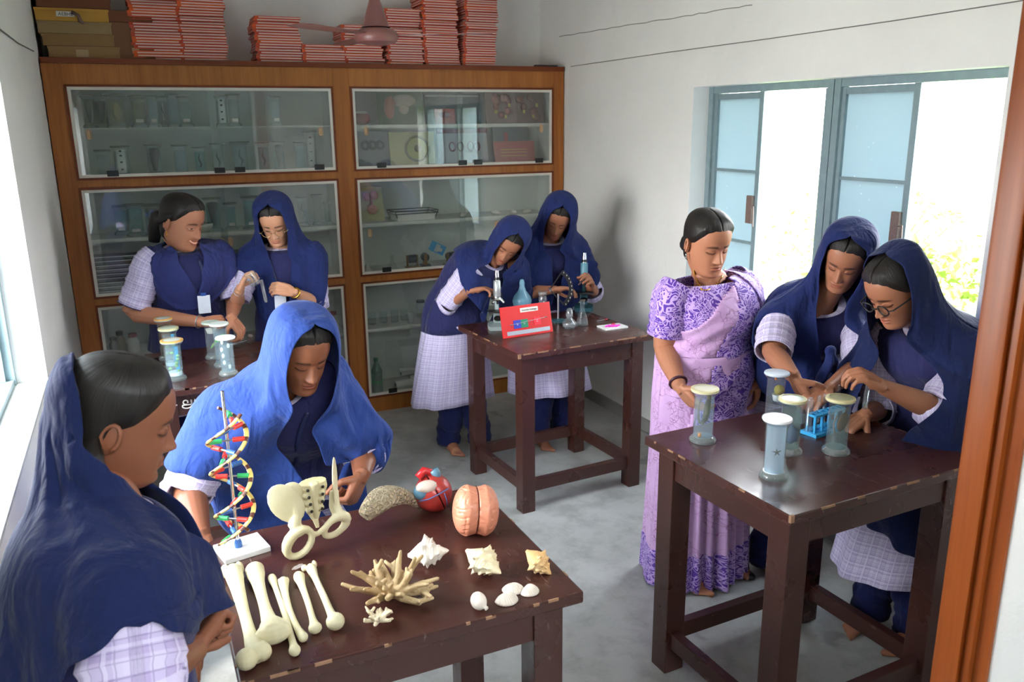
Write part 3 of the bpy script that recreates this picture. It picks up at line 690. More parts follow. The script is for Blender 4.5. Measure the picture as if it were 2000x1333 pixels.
# ================================================================ CABINET CONTENTS
def on_shelf(u, v, y, z): q = P(u, v, y=y); return Vector((q.x, y, z))
def small_jar(u, si, ri, lv, wpx, hpx, lq, label, ins=None, y=5.33, lid=None):
    z = SH[(si, ri, lv)]; q = P(u, {(0, 0, 1): 228, (0, 0, 0): 330, (0, 1, 1): 445, (0, 1, 0): 560}.get((si, ri, lv), 400), y=y)
    s = 5.33 / FPX * 1.0
    h = hpx * s * .99; r = wpx * s * .5 / 1.32
    j = jar((q.x, y + R_.uniform(-.02, .02), z), h, r, label, lq, lidm=lid or M_('grey_lid', rgb(130, 132, 122), .5), n=14)
    if ins == 'tag': MB().box(-r * .55, -r - .0015, .028, r * .55, -r - .0005, .046).obj('paper_tag', MAT_PAPER, j)
    elif ins == 'chart':
        MB().box(-r * .6, -r * .3, .02, r * .6, -r * .2, h * .93).obj('white_card', MAT_PAPER, j)
        m = MB(); [m.ball((0, -r * .34, h * q_), .007, 8, sc=(1.1, .2, .8)) for q_ in (.25, .5, .72, .88)]; m.obj('mounted_specimen', MAT_BLACK, j, True)
    elif ins == 'dark': MB().lathe([(.0005, .025), (r * .3, .03), (r * .8, h * .8), (r * .75, h * .9), (.0005, h * .92)], 10).obj('specimen', M_('dark_brown_specimen', rgb(44, 36, 26), .7), j, True)
    elif ins == 'pale': MB().ball((0, -r * .2, h * .5), 1, 10, sc=(r * .55, r * .5, h * .3)).obj('specimen', M_('pale_specimen', rgb(170, 160, 120), .7), j, True)
    elif ins == 'spec': MB().tube([(0, 0, .04), (r * .3, 0, h * .4), (-r * .2, 0, h * .6), (0, 0, h * .8)], [.003, .007, .006, .002], 6).obj('specimen', M_('grey_specimen', rgb(90, 92, 80), .7), j, True)
    return j
for a in ((176, 0, 0, 1, 26, 52, LQ_OLIVE, 'olive jar at the left end of the top shelf', 'dark'), (199, 0, 0, 1, 26, 50, LQ_OLIVE, 'second olive jar on the top shelf, dim', 'dark', 5.40), (229, 0, 0, 1, 36, 54, LQ_OLIVE, 'widest olive jar on the top shelf with a pale specimen', 'pale'),
          (272, 0, 0, 1, 30, 52, LQ_OLIVE, 'olive jar with a white tag on the top shelf', 'tag'), (300, 0, 0, 1, 22, 52, LQ_BLUE, 'pale blue jar right of the tagged olive jar', 'tag'), (320, 0, 0, 1, 22, 52, LQ_CLEAR, 'grey jar between two pale blue jars on the top shelf', 'spec', 5.42),
          (340, 0, 0, 1, 24, 54, LQ_BLUE, 'second pale blue jar on the top shelf', None), (363, 0, 0, 1, 26, 50, LQ_GREEN, 'greenish jar with a tag at the end of the crowded jars on the top shelf', 'tag'), (434, 0, 0, 1, 24, 52, LQ_CLEAR, 'jar with a white card of mounted specimens on the top shelf', 'chart'),
          (457, 0, 0, 1, 24, 54, LQ_CLEAR, 'clear jar with white tag next to the card jar on the top shelf', 'tag'), (538, 0, 0, 1, 22, 50, LQ_BLUE, 'blue jar standing alone at the right of the top shelf', 'tag'),
          (204, 0, 0, 0, 26, 44, LQ_CLEAR, 'short clear jar at the left of the second shelf', None), (239, 0, 0, 0, 30, 50, LQ_CLEAR, 'jar with a white specimen card on the second shelf', 'chart'), (304, 0, 0, 0, 30, 52, LQ_CLEAR, 'jar with a dark tapering specimen on the second shelf', 'dark'),
          (355, 0, 0, 0, 28, 50, LQ_BLUE, 'blue jar with a yellow label on the second shelf', None), (392, 0, 0, 0, 24, 46, LQ_TEAL, 'small teal jar on the second shelf', 'spec'), (428, 0, 0, 0, 26, 52, LQ_CLEAR, 'clear jar with a thin grey specimen on the second shelf', 'spec'),
          (472, 0, 0, 0, 34, 54, LQ_BLUE, 'widest blue jar on the second shelf', 'spec'), (516, 0, 0, 0, 26, 52, LQ_BLUE, 'blue jar with a red lettered tag on the second shelf', 'spec'), (547, 0, 0, 0, 26, 54, LQ_GREEN, 'green tinted jar with a dark specimen on the second shelf', 'dark'),
          (588, 0, 0, 0, 24, 52, LQ_TEAL, 'teal jar next to the tall card jar on the second shelf', None), (610, 0, 0, 0, 28, 70, LQ_CLEAR, 'tallest jar with a long specimen card at the right of the second shelf', 'chart', 5.40),
          (238, 0, 1, 1, 26, 50, LQ_TEAL, 'first teal jar left of the smiling girl head, behind glass', 'tag', 5.4), (266, 0, 1, 1, 34, 54, LQ_TEAL, 'wide dark teal jar with white tag left of the smiling girl head', 'tag'), (299, 0, 1, 1, 30, 52, LQ_GREEN, 'jar with a black specimen just left of the smiling girl head', 'dark'),
          (419, 0, 1, 1, 32, 58, LQ_TEAL, 'teal jar with dark specimen between the two far girls', 'dark'), (453, 0, 1, 1, 24, 48, LQ_TEAL, 'short teal jar with a tag between the two far girls', 'tag'), (493, 0, 1, 1, 34, 58, LQ_TEAL, 'wide teal jar half hidden by the bespectacled girl scarf', 'tag'),
          (592, 0, 1, 1, 24, 54, LQ_CLEAR, 'clear tall glass jar right of the bespectacled girl head', 'spec'), (622, 0, 1, 1, 22, 56, None, 'empty glass jar near the right stile of the middle section', None), (642, 0, 1, 1, 16, 40, None, 'short empty jar against the right stile of the middle section', None)):
    small_jar(*a[:9], y=a[9] if len(a) > 9 else 5.32)
# white bowl by smiling girl
p = on_shelf(397, 448, 5.3, SH[(0, 1, 1)]); tag(MB().lathe([(.0005, .0), (.03, .002), (.055, .03), (.06, .052), (.055, .05), (.03, .012), (.0005, .01)], 20, cap=False).obj('bowl', M_('cream_enamel', rgb(214, 212, 196), .35), smooth=True), 'cream bowl behind glass beside the smiling girl face', 'bowl'); COL.objects[-1].location = p
# racks of dark slides, lower part of the middle left section
for i in range(9):
    z = SH[(0, 1, 0)] + .025 * i; w = .30
    o = MB().box(-w / 2, 0, 0, w / 2, .16, .014, b=.002).obj('slide_tray', M_('dark_tray', rgb(54, 56, 52), .5)); o.location = (P(240, 560, y=5.3).x + R_.uniform(-.008, .008), 5.27, z)
    MB().box(-w / 2 + .004, -.001, .014, w / 2 - .004, .002, .018).obj('tray_lip', MAT_STEEL, o)
    tag(o, 'flat dark slide tray in the pile behind glass beside the smiling girl sleeve', 'tray', 'slide trays in the pile by the smiling girl')
for i in range(8):
    z = SH[(0, 1, 0)] + .025 * i; w = .26
    o = MB().box(-w / 2, 0, 0, w / 2, .16, .014, b=.002).obj('slide_tray', MC['dark_tray']); o.location = (P(445, 545, y=5.3).x + R_.uniform(-.008, .008), 5.27, z)
    MB().box(-w / 2 + .004, -.001, .014, w / 2 - .004, .002, .018).obj('tray_lip', MAT_STEEL, o)
    tag(o, 'flat dark slide tray in the pile behind glass between the two far girls', 'tray', 'slide trays in the pile between the far girls')
# right top section: teaching models on boards
def board(u0, u1, v0, v1, y, si, ri, lv, mat, label, lean=8, th=.012):
    q0 = P(u0, v1, y=y); q1 = P(u1, v1, y=y); top = P(u0, v0, y=y).z; z = SH[(si, ri, lv)]; w = q1.x - q0.x; h = top - z
    b = empty('model_board', ((q0.x + q1.x) / 2, y, z), 0, label, 'model board'); 
    M = Matrix.Rotation(D(-lean), 4, 'X'); o = MB().box(-w / 2, 0, 0, w / 2, th, h, b=.002).obj('board_panel', mat, b); o.matrix_local = M
    return o, w, h
rd = lambda n, c, v=.25: M_(n, c, .5, v, 20)
o, w, h = board(740, 828, 178, 236, 5.34, 1, 0, 1, rd('dark_green_board', rgb(66, 84, 50)), 'dark green board with an ear model on the top right shelf')
m = MB(); m.ball((-.08, -.02, h * .5), 1, 14, sc=(.035, .03, .07)); m.tube([(-.07, -.03, h * .2), (-.10, -.04, h * .5), (-.07, -.04, h * .8), (-.04, -.03, h * .6)], [.01, .014, .012, .006], 8); m.obj('ear_relief', rd('skin_red_model', rgb(160, 92, 72)), o, True)
m = MB(); m.ball((.02, -.01, h * .72), 1, 14, sc=(.09, .02, .04)); m.ball((.015, -.025, h * .45), .032, 14); m.obj('canal_relief', rd('cream_model', rgb(176, 160, 138), .1), o, True)
o, w, h = board(850, 890, 212, 234, 5.33, 1, 0, 1, rd('orange_red_card', rgb(176, 74, 52)), 'small orange red picture card on the top right shelf'); MB().ball((0, -.004, h * .6), 1, 10, sc=(.04, .004, .02)).obj('picture_shape', rd('dark_red_print', rgb(130, 40, 34)), o)
o, w, h = board(832, 940, 182, 236, 5.46, 1, 0, 1, rd('grey_board', rgb(118, 122, 120), .08), 'plain grey board leaning at the back of the top right shelf'); MB().box(-w / 2 + .01, -.002, h * .9, w / 2 - .01, 0, h * .95).obj('top_strip', MAT_PAPER, o)
for i, (a, b_, c_, lb) in enumerate(((950, 1010, rgb(128, 98, 88), 'pinkish brown relief board with yellow tags on the top right shelf'), (1004, 1064, rgb(112, 76, 56), 'brown relief board with a round organ, rightmost on the top shelf'))):
    o, w, h = board(a, b_, 178, 236, 5.33 + .03 * i, 1, 0, 1, rd('relief_board_%d' % i, c_), lb)
    m = MB(); rr = random.Random(i)
    for k in range(9): m.ball((rr.uniform(-w * .35, w * .35), -.01, rr.uniform(.2, .85) * h), rr.uniform(.016, .035), 8, sc=(1, .6, 1))
    m.obj('organ_relief', rd('organ_%d' % i, (rgb(150, 90, 80), rgb(126, 70, 44))[i]), o, True)
    m = MB(); [m.box(x_ - .008, -.03, h * z_, x_ + .008, -.027, h * z_ + .022) for x_, z_ in ((-.05, .3), (.02, .15), (.05, .5))]; m.obj('yellow_tag', M_('yellow_tag', rgb(190, 170, 60), .5), o)
p = on_shelf(706, 236, 5.32, SH[(1, 0, 1)]); tag(MB().ball((0, 0, .04), .055, 16, sc=(1.1, .8, .8)).obj('organ_model', rd('dark_red_model', rgb(130, 48, 40)), smooth=True), 'dark red rounded organ model at the left of the top right shelf', 'model').location = p
MB().lathe([(.03, .078), (.05, .07), (.03, .085)], 12, cap=False).obj('white_collar', MAT_PAPER, COL.objects['organ_model'])
o, w, h = board(697, 765, 256, 322, 5.36, 1, 0, 0, rd('grey_model_board', rgb(128, 130, 134), .06), 'grey board with three dark coiled rings on the lower top right section')
for k in range(3): MB().tube([(-.05 + .05 * k + .022 * math.cos(t), -.008, h * .62 + .024 * math.sin(t)) for t in [2 * PI * i / 14 for i in range(14)]], .009, 8, True).obj('coil_ring', rd('dark_slate', rgb(66, 70, 76)), o, True)
o, w, h = board(764, 852, 258, 324, 5.33, 1, 0, 0, rd('yellow_board', rgb(170, 164, 116), .05), 'pale yellow board with a green cell model ring')
m = MB(); m.lathe([(.085, 0), (.085, .01), (.074, .014), (.07, .006)], 30, Matrix.Translation((.03, -.001, h * .52)) @ Matrix.Rotation(PI / 2, 4, 'X')); m.obj('outer_ring', rd('olive_dark', rgb(92, 92, 44)), o, 40)
m = MB().lathe([(.07, 0), (.07, .006), (.04, .010), (.0005, .012)], 30, Matrix.Translation((.03, -.001, h * .52)) @ Matrix.Rotation(PI / 2, 4, 'X')); m.obj('green_disc', rd('yellow_green', rgb(142, 146, 62)), o, 40)
MB().ball((.03, -.018, h * .52), .024, 12, sc=(1, .5, 1)).obj('nucleus', rd('olive_mid', rgb(110, 104, 60)), o, True)
o, w, h = board(858, 955, 250, 318, 5.40, 1, 0, 0, rd('white_card', rgb(170, 166, 168), .05), 'pale chart board with dark red shapes behind the glass reflections')
m = MB(); [m.tube([(x_ + .02 * math.cos(t), -.004, h * .5 + .03 * math.sin(t)) for t in [2 * PI * i / 10 for i in range(10)]], .006, 6, True) for x_ in (-.08, -.02, .05, .1)]; m.obj('printed_shapes', rd('maroon_print', rgb(110, 50, 62)), o, True)
MB().box(-w / 2, -.003, h * .86, w / 2, -.0005, h * .98).obj('title_band', rd('crimson_band', rgb(120, 40, 58)), o)
o, w, h = board(968, 1038, 243, 300, 5.44, 1, 0, 0, rd('slate_booklet', rgb(96, 104, 104), .06), 'slate grey booklet leaning behind the red one', 12); MB().box(-w * .2, -.002, h * .3, -w * .1, -.0002, h * .8).obj('red_stripe', rd('red_print', rgb(160, 60, 60)), o)
o, w, h = board(968, 1046, 276, 314, 5.34, 1, 0, 0, rd('red_booklet', rgb(172, 84, 78), .06), 'red booklet with yellow lettering on the lower shelf', 10)
m = MB(); [m.box(-w * .35, -.0015, h * z_, w * .3, -.0003, h * z_ + .004) for z_ in (.5, .62, .35)]; m.obj('lettering_lines', M_('yellow_tag', rgb(190, 170, 60), .5), o)
# middle right section
o, w, h = board(705, 752, 366, 432, 5.34, 1, 1, 1, rd('yellow_board2', rgb(176, 170, 122), .05), 'pale yellow board with a pink flower-like model beside the wire tray', 12)
m = MB(); m.ball((0, -.01, h * .35), 1, 12, sc=(.035, .02, .035)); m.ball((.02, -.014, h * .75), 1, 12, sc=(.03, .02, .03)); m.ball((-.03, -.012, h * .72), 1, 12, sc=(.022, .018, .03)); m.tube([(0, -.01, h * .4), (0, -.012, h * .7)], .008, 6); m.obj('pink_relief', rd('pink_model', rgb(190, 130, 110), .15), o, True)
p = on_shelf(806, 424, 5.33, SH[(1, 1, 1)]); tr = empty('wire_tray', p, .05, 'white tray with a dark wire rim on the middle right shelf', 'tray')
m = MB(); m.box(-.13, -.07, 0, .13, .07, .006); m.box(-.13, -.07, .006, .13, -.064, .04); m.box(-.13, .064, .006, .13, .07, .04); m.box(-.13, -.064, .006, -.124, .064, .04); m.box(.124, -.064, .006, .13, .064, .04); m.obj('tray_body', MAT_PAPER, tr)
m = MB(); [m.tube([(-.15, -.085, z_), (.15, -.085, z_), (.15, .085, z_), (-.15, .085, z_)], .003, 5, True) for z_ in (.045, .062)]; [m.tube([(x_, y_, .06), (x_ * .9, y_ * .9, .02)], .003, 5) for x_ in (-.15, .15) for y_ in (-.085, .085)]; m.obj('wire_rim', MAT_BLACK, tr)
MAT_SHW = M_('shell_white', rgb(214, 208, 194), .5, .1)
for i, (u, s, lb) in enumerate(((968, .035, 'pale shell on the middle right shelf above the first microscope girl'), (1003, .028, 'small flat shell right of the larger one on the shelf'), (1030, .03, 'white dish-like shell at the right end of the shelf'), (905, .02, 'small white bit of coral on the shelf behind glass'))):
    p = on_shelf(u, 410, 5.3, SH[(1, 1, 1)]); o = MB().lathe([(.0005, 0), (s * .7, .004), (s, .014), (s * .6, .026), (s * .2, .034), (.0005, .036)], 12, Matrix.Diagonal((1.2, .8, 1, 1)), cap=False).obj('shelf_shell', MAT_SHW, smooth=True); o.location = p; o.rotation_euler = (0, .2, i); tag(o, lb, 'shell')
def flask(loc, r, h, label, mat=MAT_GLASS, parent_name='flask', liq=None, stopper=None):
    b = empty(parent_name, loc, 0, label, 'flask'); nk = r * .32
    MB().lathe([(.0005, 0), (r * .93, 0), (r, .006), (r * .96, .014), (nk * 1.1, h * .62), (nk, h * .7), (nk, h - .006), (nk * 1.35, h - .003), (nk * 1.35, h), (nk * .9, h)], 24, cap=False).obj('glass_body', mat, b, 40)
    if liq: MB().lathe([(.0005, .002), (r * .9, .003), (r * .92, .012), (r * .78, h * .22), (.0005, h * .22)], 20, cap=False).obj('liquid', liq, b, 40)
    return b
flask(on_shelf(766, 512, 5.28, SH[(1, 1, 0)]), .035, .10, 'small conical flask on the lower shelf of the middle right section')
tag(MB().lathe([(.0005, .07), (.035, .0), (.033, 0), (.0005, .066)], 18, cap=False).obj('filter_cone', MAT_PAPER, smooth=True), 'white paper cone at the left of the same lower shelf', 'cone').location = on_shelf(717, 520, 5.27, SH[(1, 1, 0)])
MAT_BRASS = M_('aged_brass', rgb(150, 112, 50), .35, .25, metal=.8)
for i, u in enumerate((805, 880, 830)):
    b = empty('brass_instrument', on_shelf(u, 505, 5.32 + .03 * (i == 2), SH[(1, 1, 0)]), i * .7, ('left brass stand instrument with a dark drum', 'right brass stand instrument behind the microscope girl scarf', 'black drum instrument under the blue holder')[i] + ' on the lower shelf', 'instrument')
    MB().box(-.045, -.035, 0, .045, .035, .01, b=.002).obj('base', MAT_BRASS if i < 2 else MAT_BLACK, b)
    for sx in (-1, 1): MB().box(sx * .035 - .004, -.01, .01, sx * .035 + .004, .01, .085).obj('upright', MAT_BRASS, b)
    MB().lathe([(.0005, -.025), (.028, -.025), (.028, .025), (.0005, .025)], 18, Matrix.Translation((0, 0, .06)) @ Matrix.Rotation(PI / 2, 4, 'Y'), cap=False).obj('drum', MAT_BLACK, b, 40)
p = on_shelf(850, 488, 5.29, SH[(1, 1, 0)] + .095); b = empty('blue_stand', p, .3, 'small blue plastic stand tipped on top of the dark instruments', 'stand'); b.rotation_euler = (.2, .45, .3)
m = MB(); m.box(-.045, -.03, 0, .045, .03, .006); m.box(-.045, -.03, .06, .045, .03, .066); [m.box(x_ - .003, -.028, .006, x_ + .003, .028, .06) for x_ in (-.042, .042)]; m.obj('stand_frame', RK, b); MB().box(-.02, -.033, .02, .02, -.031, .045).obj('stand_label', MAT_PAPER, b)
# lower right section
MAT_PET = glassmat('green_pet', (.12, .42, .25), .04, .05, 1.5, .12)
p = on_shelf(737, 752, 5.26, SH[(1, 2, 0)]); b = empty('plastic_bottle', p, 0, 'green plastic bottle standing in the lower right section', 'bottle')
MB().lathe([(.0005, .004), (.03, 0), (.037, .01), (.037, .07), (.035, .08), (.037, .09), (.037, .15), (.034, .165), (.018, .20), (.013, .205), (.013, .225)], 20, cap=False).obj('bottle_body', MAT_PET, b, True)
MB().lathe([(.0155, .222), (.0155, .242), (.0005, .243)], 14).obj('bottle_cap', M_('green_cap', rgb(30, 110, 60), .4), b)
MB().lathe([(.0372, .072), (.0378, .074), (.0378, .086), (.0372, .09)], 20, cap=False).obj('label_band', M_('green_band', rgb(60, 130, 80), .5), b)
for i, (u, v, L, r, dz, rot) in enumerate(((810, 735, .30, .028, 0, .15), (835, 722, .26, .03, 0, -.1), (822, 712, .30, .02, .055, .05), (850, 738, .16, .038, 0, .6), (815, 700, .26, .014, .09, -.12))):
    y = 5.30 + .04 * (i % 3); p = P(u, v, y=y); o = MB().tube([(-L / 2, 0, r), (L / 2, 0, r)], r, 16).obj('paper_roll', MAT_PAPER, smooth=40); o.location = (p.x, y, SH[(1, 2, 0)] + dz); o.rotation_euler = (0, 0, rot)
    MB().tube([(-L / 2 - .001, 0, r), (L / 2 + .001, 0, r)], r * .55, 10).obj('roll_core_shade', M_('roll_shadow_core', rgb(120, 118, 112), .8), o)  # grey ends paint the shade inside the hollow roll
    tag(o, ('thick white paper roll lying lowest in the lower right section', 'white paper roll just behind the lowest one', 'white roll lying on top of two rolls', 'short fat white roll by the girl skirt', 'thin white roll topmost in the pile')[i], 'paper roll')
for i, (u, lb) in enumerate(((823, 'glass jar with dark lid right of the plastic cup'), (842, 'glass jar with dark lid beside the girl elbow'))):
    p = on_shelf(u, 630, 5.42, SH[(1, 2, 1)]); b = empty('lidded_jar', p, 0, lb, 'jar')
    MB().lathe([(.0005, 0), (.03, 0), (.032, .004), (.032, .085), (.024, .10), (.024, .105)], 18, cap=False).obj('glass_body', MAT_GLASS, b, True); MB().lathe([(.0005, .105), (.03, .105), (.03, .12), (.0005, .12)], 16).obj('lid', M_('dark_lid', rgb(40, 40, 38), .5), b)
p = on_shelf(803, 640, 5.28, SH[(1, 2, 1)]); tag(MB().lathe([(.0005, 0), (.02, 0), (.026, .07), (.024, .07), (.019, .003), (.0005, .003)], 16, cap=False).obj('crumpled_cup', glassmat('plastic_cup', (.85, .87, .88), .08, .15, 1.5, .25), smooth=True), 'crinkled clear plastic cup on the lower right shelf', 'cup').location = p
for i, u in enumerate((728, 750, 772, 790)): beaker(on_shelf(u, 650 - (u - 728) * .1, 5.36 + .02 * (i % 2), SH[(1, 2, 1)]), .026, .085 - .01 * (i % 2), ('first beaker from the left', 'second beaker from the left', 'third beaker from the left', 'fourth beaker, next to the plastic cup')[i] + ' on the lower right shelf')
p = on_shelf(845, 640, 5.28, SH[(1, 2, 1)]); tag(MB().tube([(-.05, 0, .006), (-.01, 0, .01), (.0, .0, .008), (.06, 0, .012)], [.003, .004, .012, .004], 8).obj('red_clamp', M_('red_plastic', rgb(150, 40, 36), .4), smooth=True), 'small red and dark clamp on the lower right shelf', 'clamp').location = p
# lower left section bottles
for i, (u, r, h, c_, lb) in enumerate(((224, .028, .10, rgb(110, 104, 96), 'dark capped bottle beside the smiling girl hip behind glass'), (237, .026, .13, rgb(140, 128, 110), 'brownish bottle beside the smiling girl skirt behind glass'), (262, .032, .11, rgb(200, 198, 190), 'white jar with a red lid behind glass by the smiling girl'), (655, .03, .12, rgb(150, 140, 130), 'pale jar low behind glass right of the bright blue scarf'), (640, .026, .11, rgb(170, 70, 70), 'small red topped jar behind glass above the table edge'))):
    si = 0; p = on_shelf(u, 680, 5.3, SH[(0, 2, 1)]); b = empty('reagent_bottle', p, 0, lb, 'bottle')
    MB().lathe([(.0005, 0), (r, 0), (r, h * .7), (r * .6, h * .85), (r * .6, h * .9)], 16, cap=False).obj('bottle_body', M_('bottle_%d' % i, c_, .3), b, 40); MB().lathe([(.0005, h * .9), (r * .75, h * .9), (r * .75, h * 1.08), (.0005, h * 1.08)], 16).obj('bottle_cap', M_('red_cap', rgb(150, 34, 40), .4) if i > 1 else MAT_BLACK, b)
for i in range(4):
    o = MB().box(-.11, 0, 0, .11, .15, .024, b=.002).obj('ledger', MAT_PAPER); o.location = (P(228, 690, y=5.3).x, 5.26, SH[(0, 2, 0)] + .025 * i); MB().box(-.112, .01, .003, -.108, .14, .02).obj('ledger_spine', M_('brown_spine', rgb(120, 90, 70), .6), o)
    tag(o, 'white flat ledger in the low pile at the left of the bottom section', 'ledger', 'ledgers in the bottom left section')
# ================================================================ PEOPLE: body, head, hair, hands, cloth
def V(*a): return Vector(a if len(a) > 1 else a[0])
def np3(v): return np.array([v[0], v[1], v[2]], dtype=float)
def smooth(a, b, x):
    t = np.clip((x - a) / (b - a + 1e-12), 0, 1); return t * t * (3 - 2 * t)
def skinmat(name, col):
    g = G(name); at = g.n('ShaderNodeVertexColor', layer_name='tint'); c = g.co('Object'); n = g.noise(c, 60, 4); n2 = g.noise(c, 9, 3)
    base = g.mix(n2, tuple(x * .9 for x in col), tuple(min(1, x * 1.08) for x in col))
    g.set(col=g.mix(1.0, base, at.outputs[0], 'MULTIPLY'), rough=.46, spec=.35, sss=.06)
    g.b.inputs['Subsurface Radius'].default_value = (.012, .005, .003); g.bump(n, .08, .001); return g.m
def clothmat(name, col, sheen=.25, rough=.8, sc=1.):
    g = G(name); c = g.co('Object'); n = g.noise(c, 26 * sc, 5, .55, .4); n3 = g.noise(g.co('Object', (6, 6, 2.4)), 2.2, 3, .5, .7)
    g.set(col=g.mix(n, tuple(x * .88 for x in col), tuple(min(1, x * 1.1) for x in col)), rough=rough, spec=.15, sheen=sheen)
    g.bump(g.math('ADD', g.math('MULTIPLY', n3, 1.0), g.math('MULTIPLY', n, .22)), .85, .025); return g.m
def plaid(name, base, dark, light, s=1.0):
    g = G(name); c = g.co('UV', (1 / .0115 / s, 1 / .0115 / s, 1)); sp = g.n('ShaderNodeSeparateXYZ'); g.l(c, sp.inputs[0])
    col = base
    def lines(o, off, w, per=1.0):
        f = g.math('FRACT', g.math('ADD', g.math('DIVIDE', sp.outputs[o], per), off)); return g.math('LESS_THAN', f, w)
    wide = g.mix(g.math('MULTIPLY', g.math('ADD', lines(0, 0, .42, 3.0), lines(1, .1, .42, 3.0)), .30), col, light)
    c1 = g.mix(g.math('MULTIPLY', g.math('MAXIMUM', lines(0, 0, .11), lines(1, 0, .11)), .42), wide, dark)
    c2 = g.mix(g.math('MULTIPLY', g.math('MAXIMUM', lines(0, .45, .12, 3.0), lines(1, .5, .12, 3.0)), .55), c1, light)
    cu = g.co('UV'); n = g.noise(cu, 12, 4, .55, .3)
    g.set(col=c2, rough=.85, spec=.15, sheen=.1); g.bump(g.math('ADD', n, g.math('MULTIPLY', g.noise(g.co('UV', (6, 1.6, 1)), 2.5, 3, .5, .5), 1.2)), .55, .018); return g.m
MAT_PLAID = plaid('lavender_plaid_cotton', rgb(186, 174, 212), rgb(96, 84, 138), rgb(226, 220, 240))
MAT_PLAIDD = plaid('lavender_plaid_cotton_coarse', rgb(182, 166, 206), rgb(112, 94, 150), rgb(228, 220, 240), 1.5)
MAT_VEST = clothmat('navy_vest_cloth', rgb(42, 43, 86), .1)
MAT_SALWAR = clothmat('navy_trouser_cloth', rgb(24, 30, 72), .1)
MAT_DUP = clothmat('royal_blue_dupatta', rgb(30, 41, 90), .06, .8)
MAT_DUPL = clothmat('window_lit_dupatta', rgb(42, 65, 130), .06, .8)  # lighter copy of the dupatta blue, window light put into the colour
MAT_DUPD = clothmat('deep_navy_dupatta', rgb(24, 34, 74), .06, .8)
def hairmat():
    g = G('black_hair'); n = g.noise(g.co('UV', (420, 7, 1)), 1, 4, .6); n2 = g.noise(g.co('UV', (60, 4, 1)), 1, 4, .6)
    g.set(col=g.mix(n, (.006, .005, .005), (.022, .018, .016)), rough=.42, spec=.3); g.bump(g.math('ADD', n, g.math('MULTIPLY', n2, 2)), .5, .003); return g.m
MAT_HAIR = hairmat()
MAT_EYEW = M_('eye_white', (.55, .53, .5), .2, .02); MAT_EYEB = M_('dark_iris', (.012, .008, .006), .15, .05)
MAT_TEETH = M_('teeth', rgb(225, 220, 205), .3, .03); MAT_GOLD = M_('gold', rgb(214, 160, 70), .25, .08, metal=1.0)
MAT_NAIL = M_('red_nail', rgb(150, 30, 50), .3)

# ---- head
ZT = np.array([-.014, -.008, .002, .012, .022, .04, .06, .09, .12, .15, .18, .205, .219, .2262])
AT = np.array([.012, .028, .039, .0455, .0505, .0570, .0620, .0675, .0710, .0735, .0700, .0560, .0350, .0010])
FT = np.array([.038, .058, .0735, .0815, .0835, .0830, .0825, .0810, .0820, .0850, .0780, .0580, .0330, -.005])
BT = np.array([.010, -.010, -.030, -.045, -.054, -.064, -.073, -.086, -.096, -.100, -.096, -.078, -.052, -.012])
def pchip(x, X, Y):
    h = np.diff(X); dl = np.diff(Y) / h; m = np.zeros_like(Y)
    for i in range(1, len(Y) - 1): m[i] = 0 if dl[i - 1] * dl[i] <= 0 else 2 * dl[i - 1] * dl[i] / (dl[i - 1] + dl[i])
    m[0] = dl[0]; m[-1] = dl[-1]; i = np.clip(np.searchsorted(X, x) - 1, 0, len(h) - 1); t = (x - X[i]) / h[i]
    return (2 * t**3 - 3 * t**2 + 1) * Y[i] + (t**3 - 2 * t**2 + t) * h[i] * m[i] + (-2 * t**3 + 3 * t**2) * Y[i + 1] + (t**3 - t**2) * h[i] * m[i + 1]
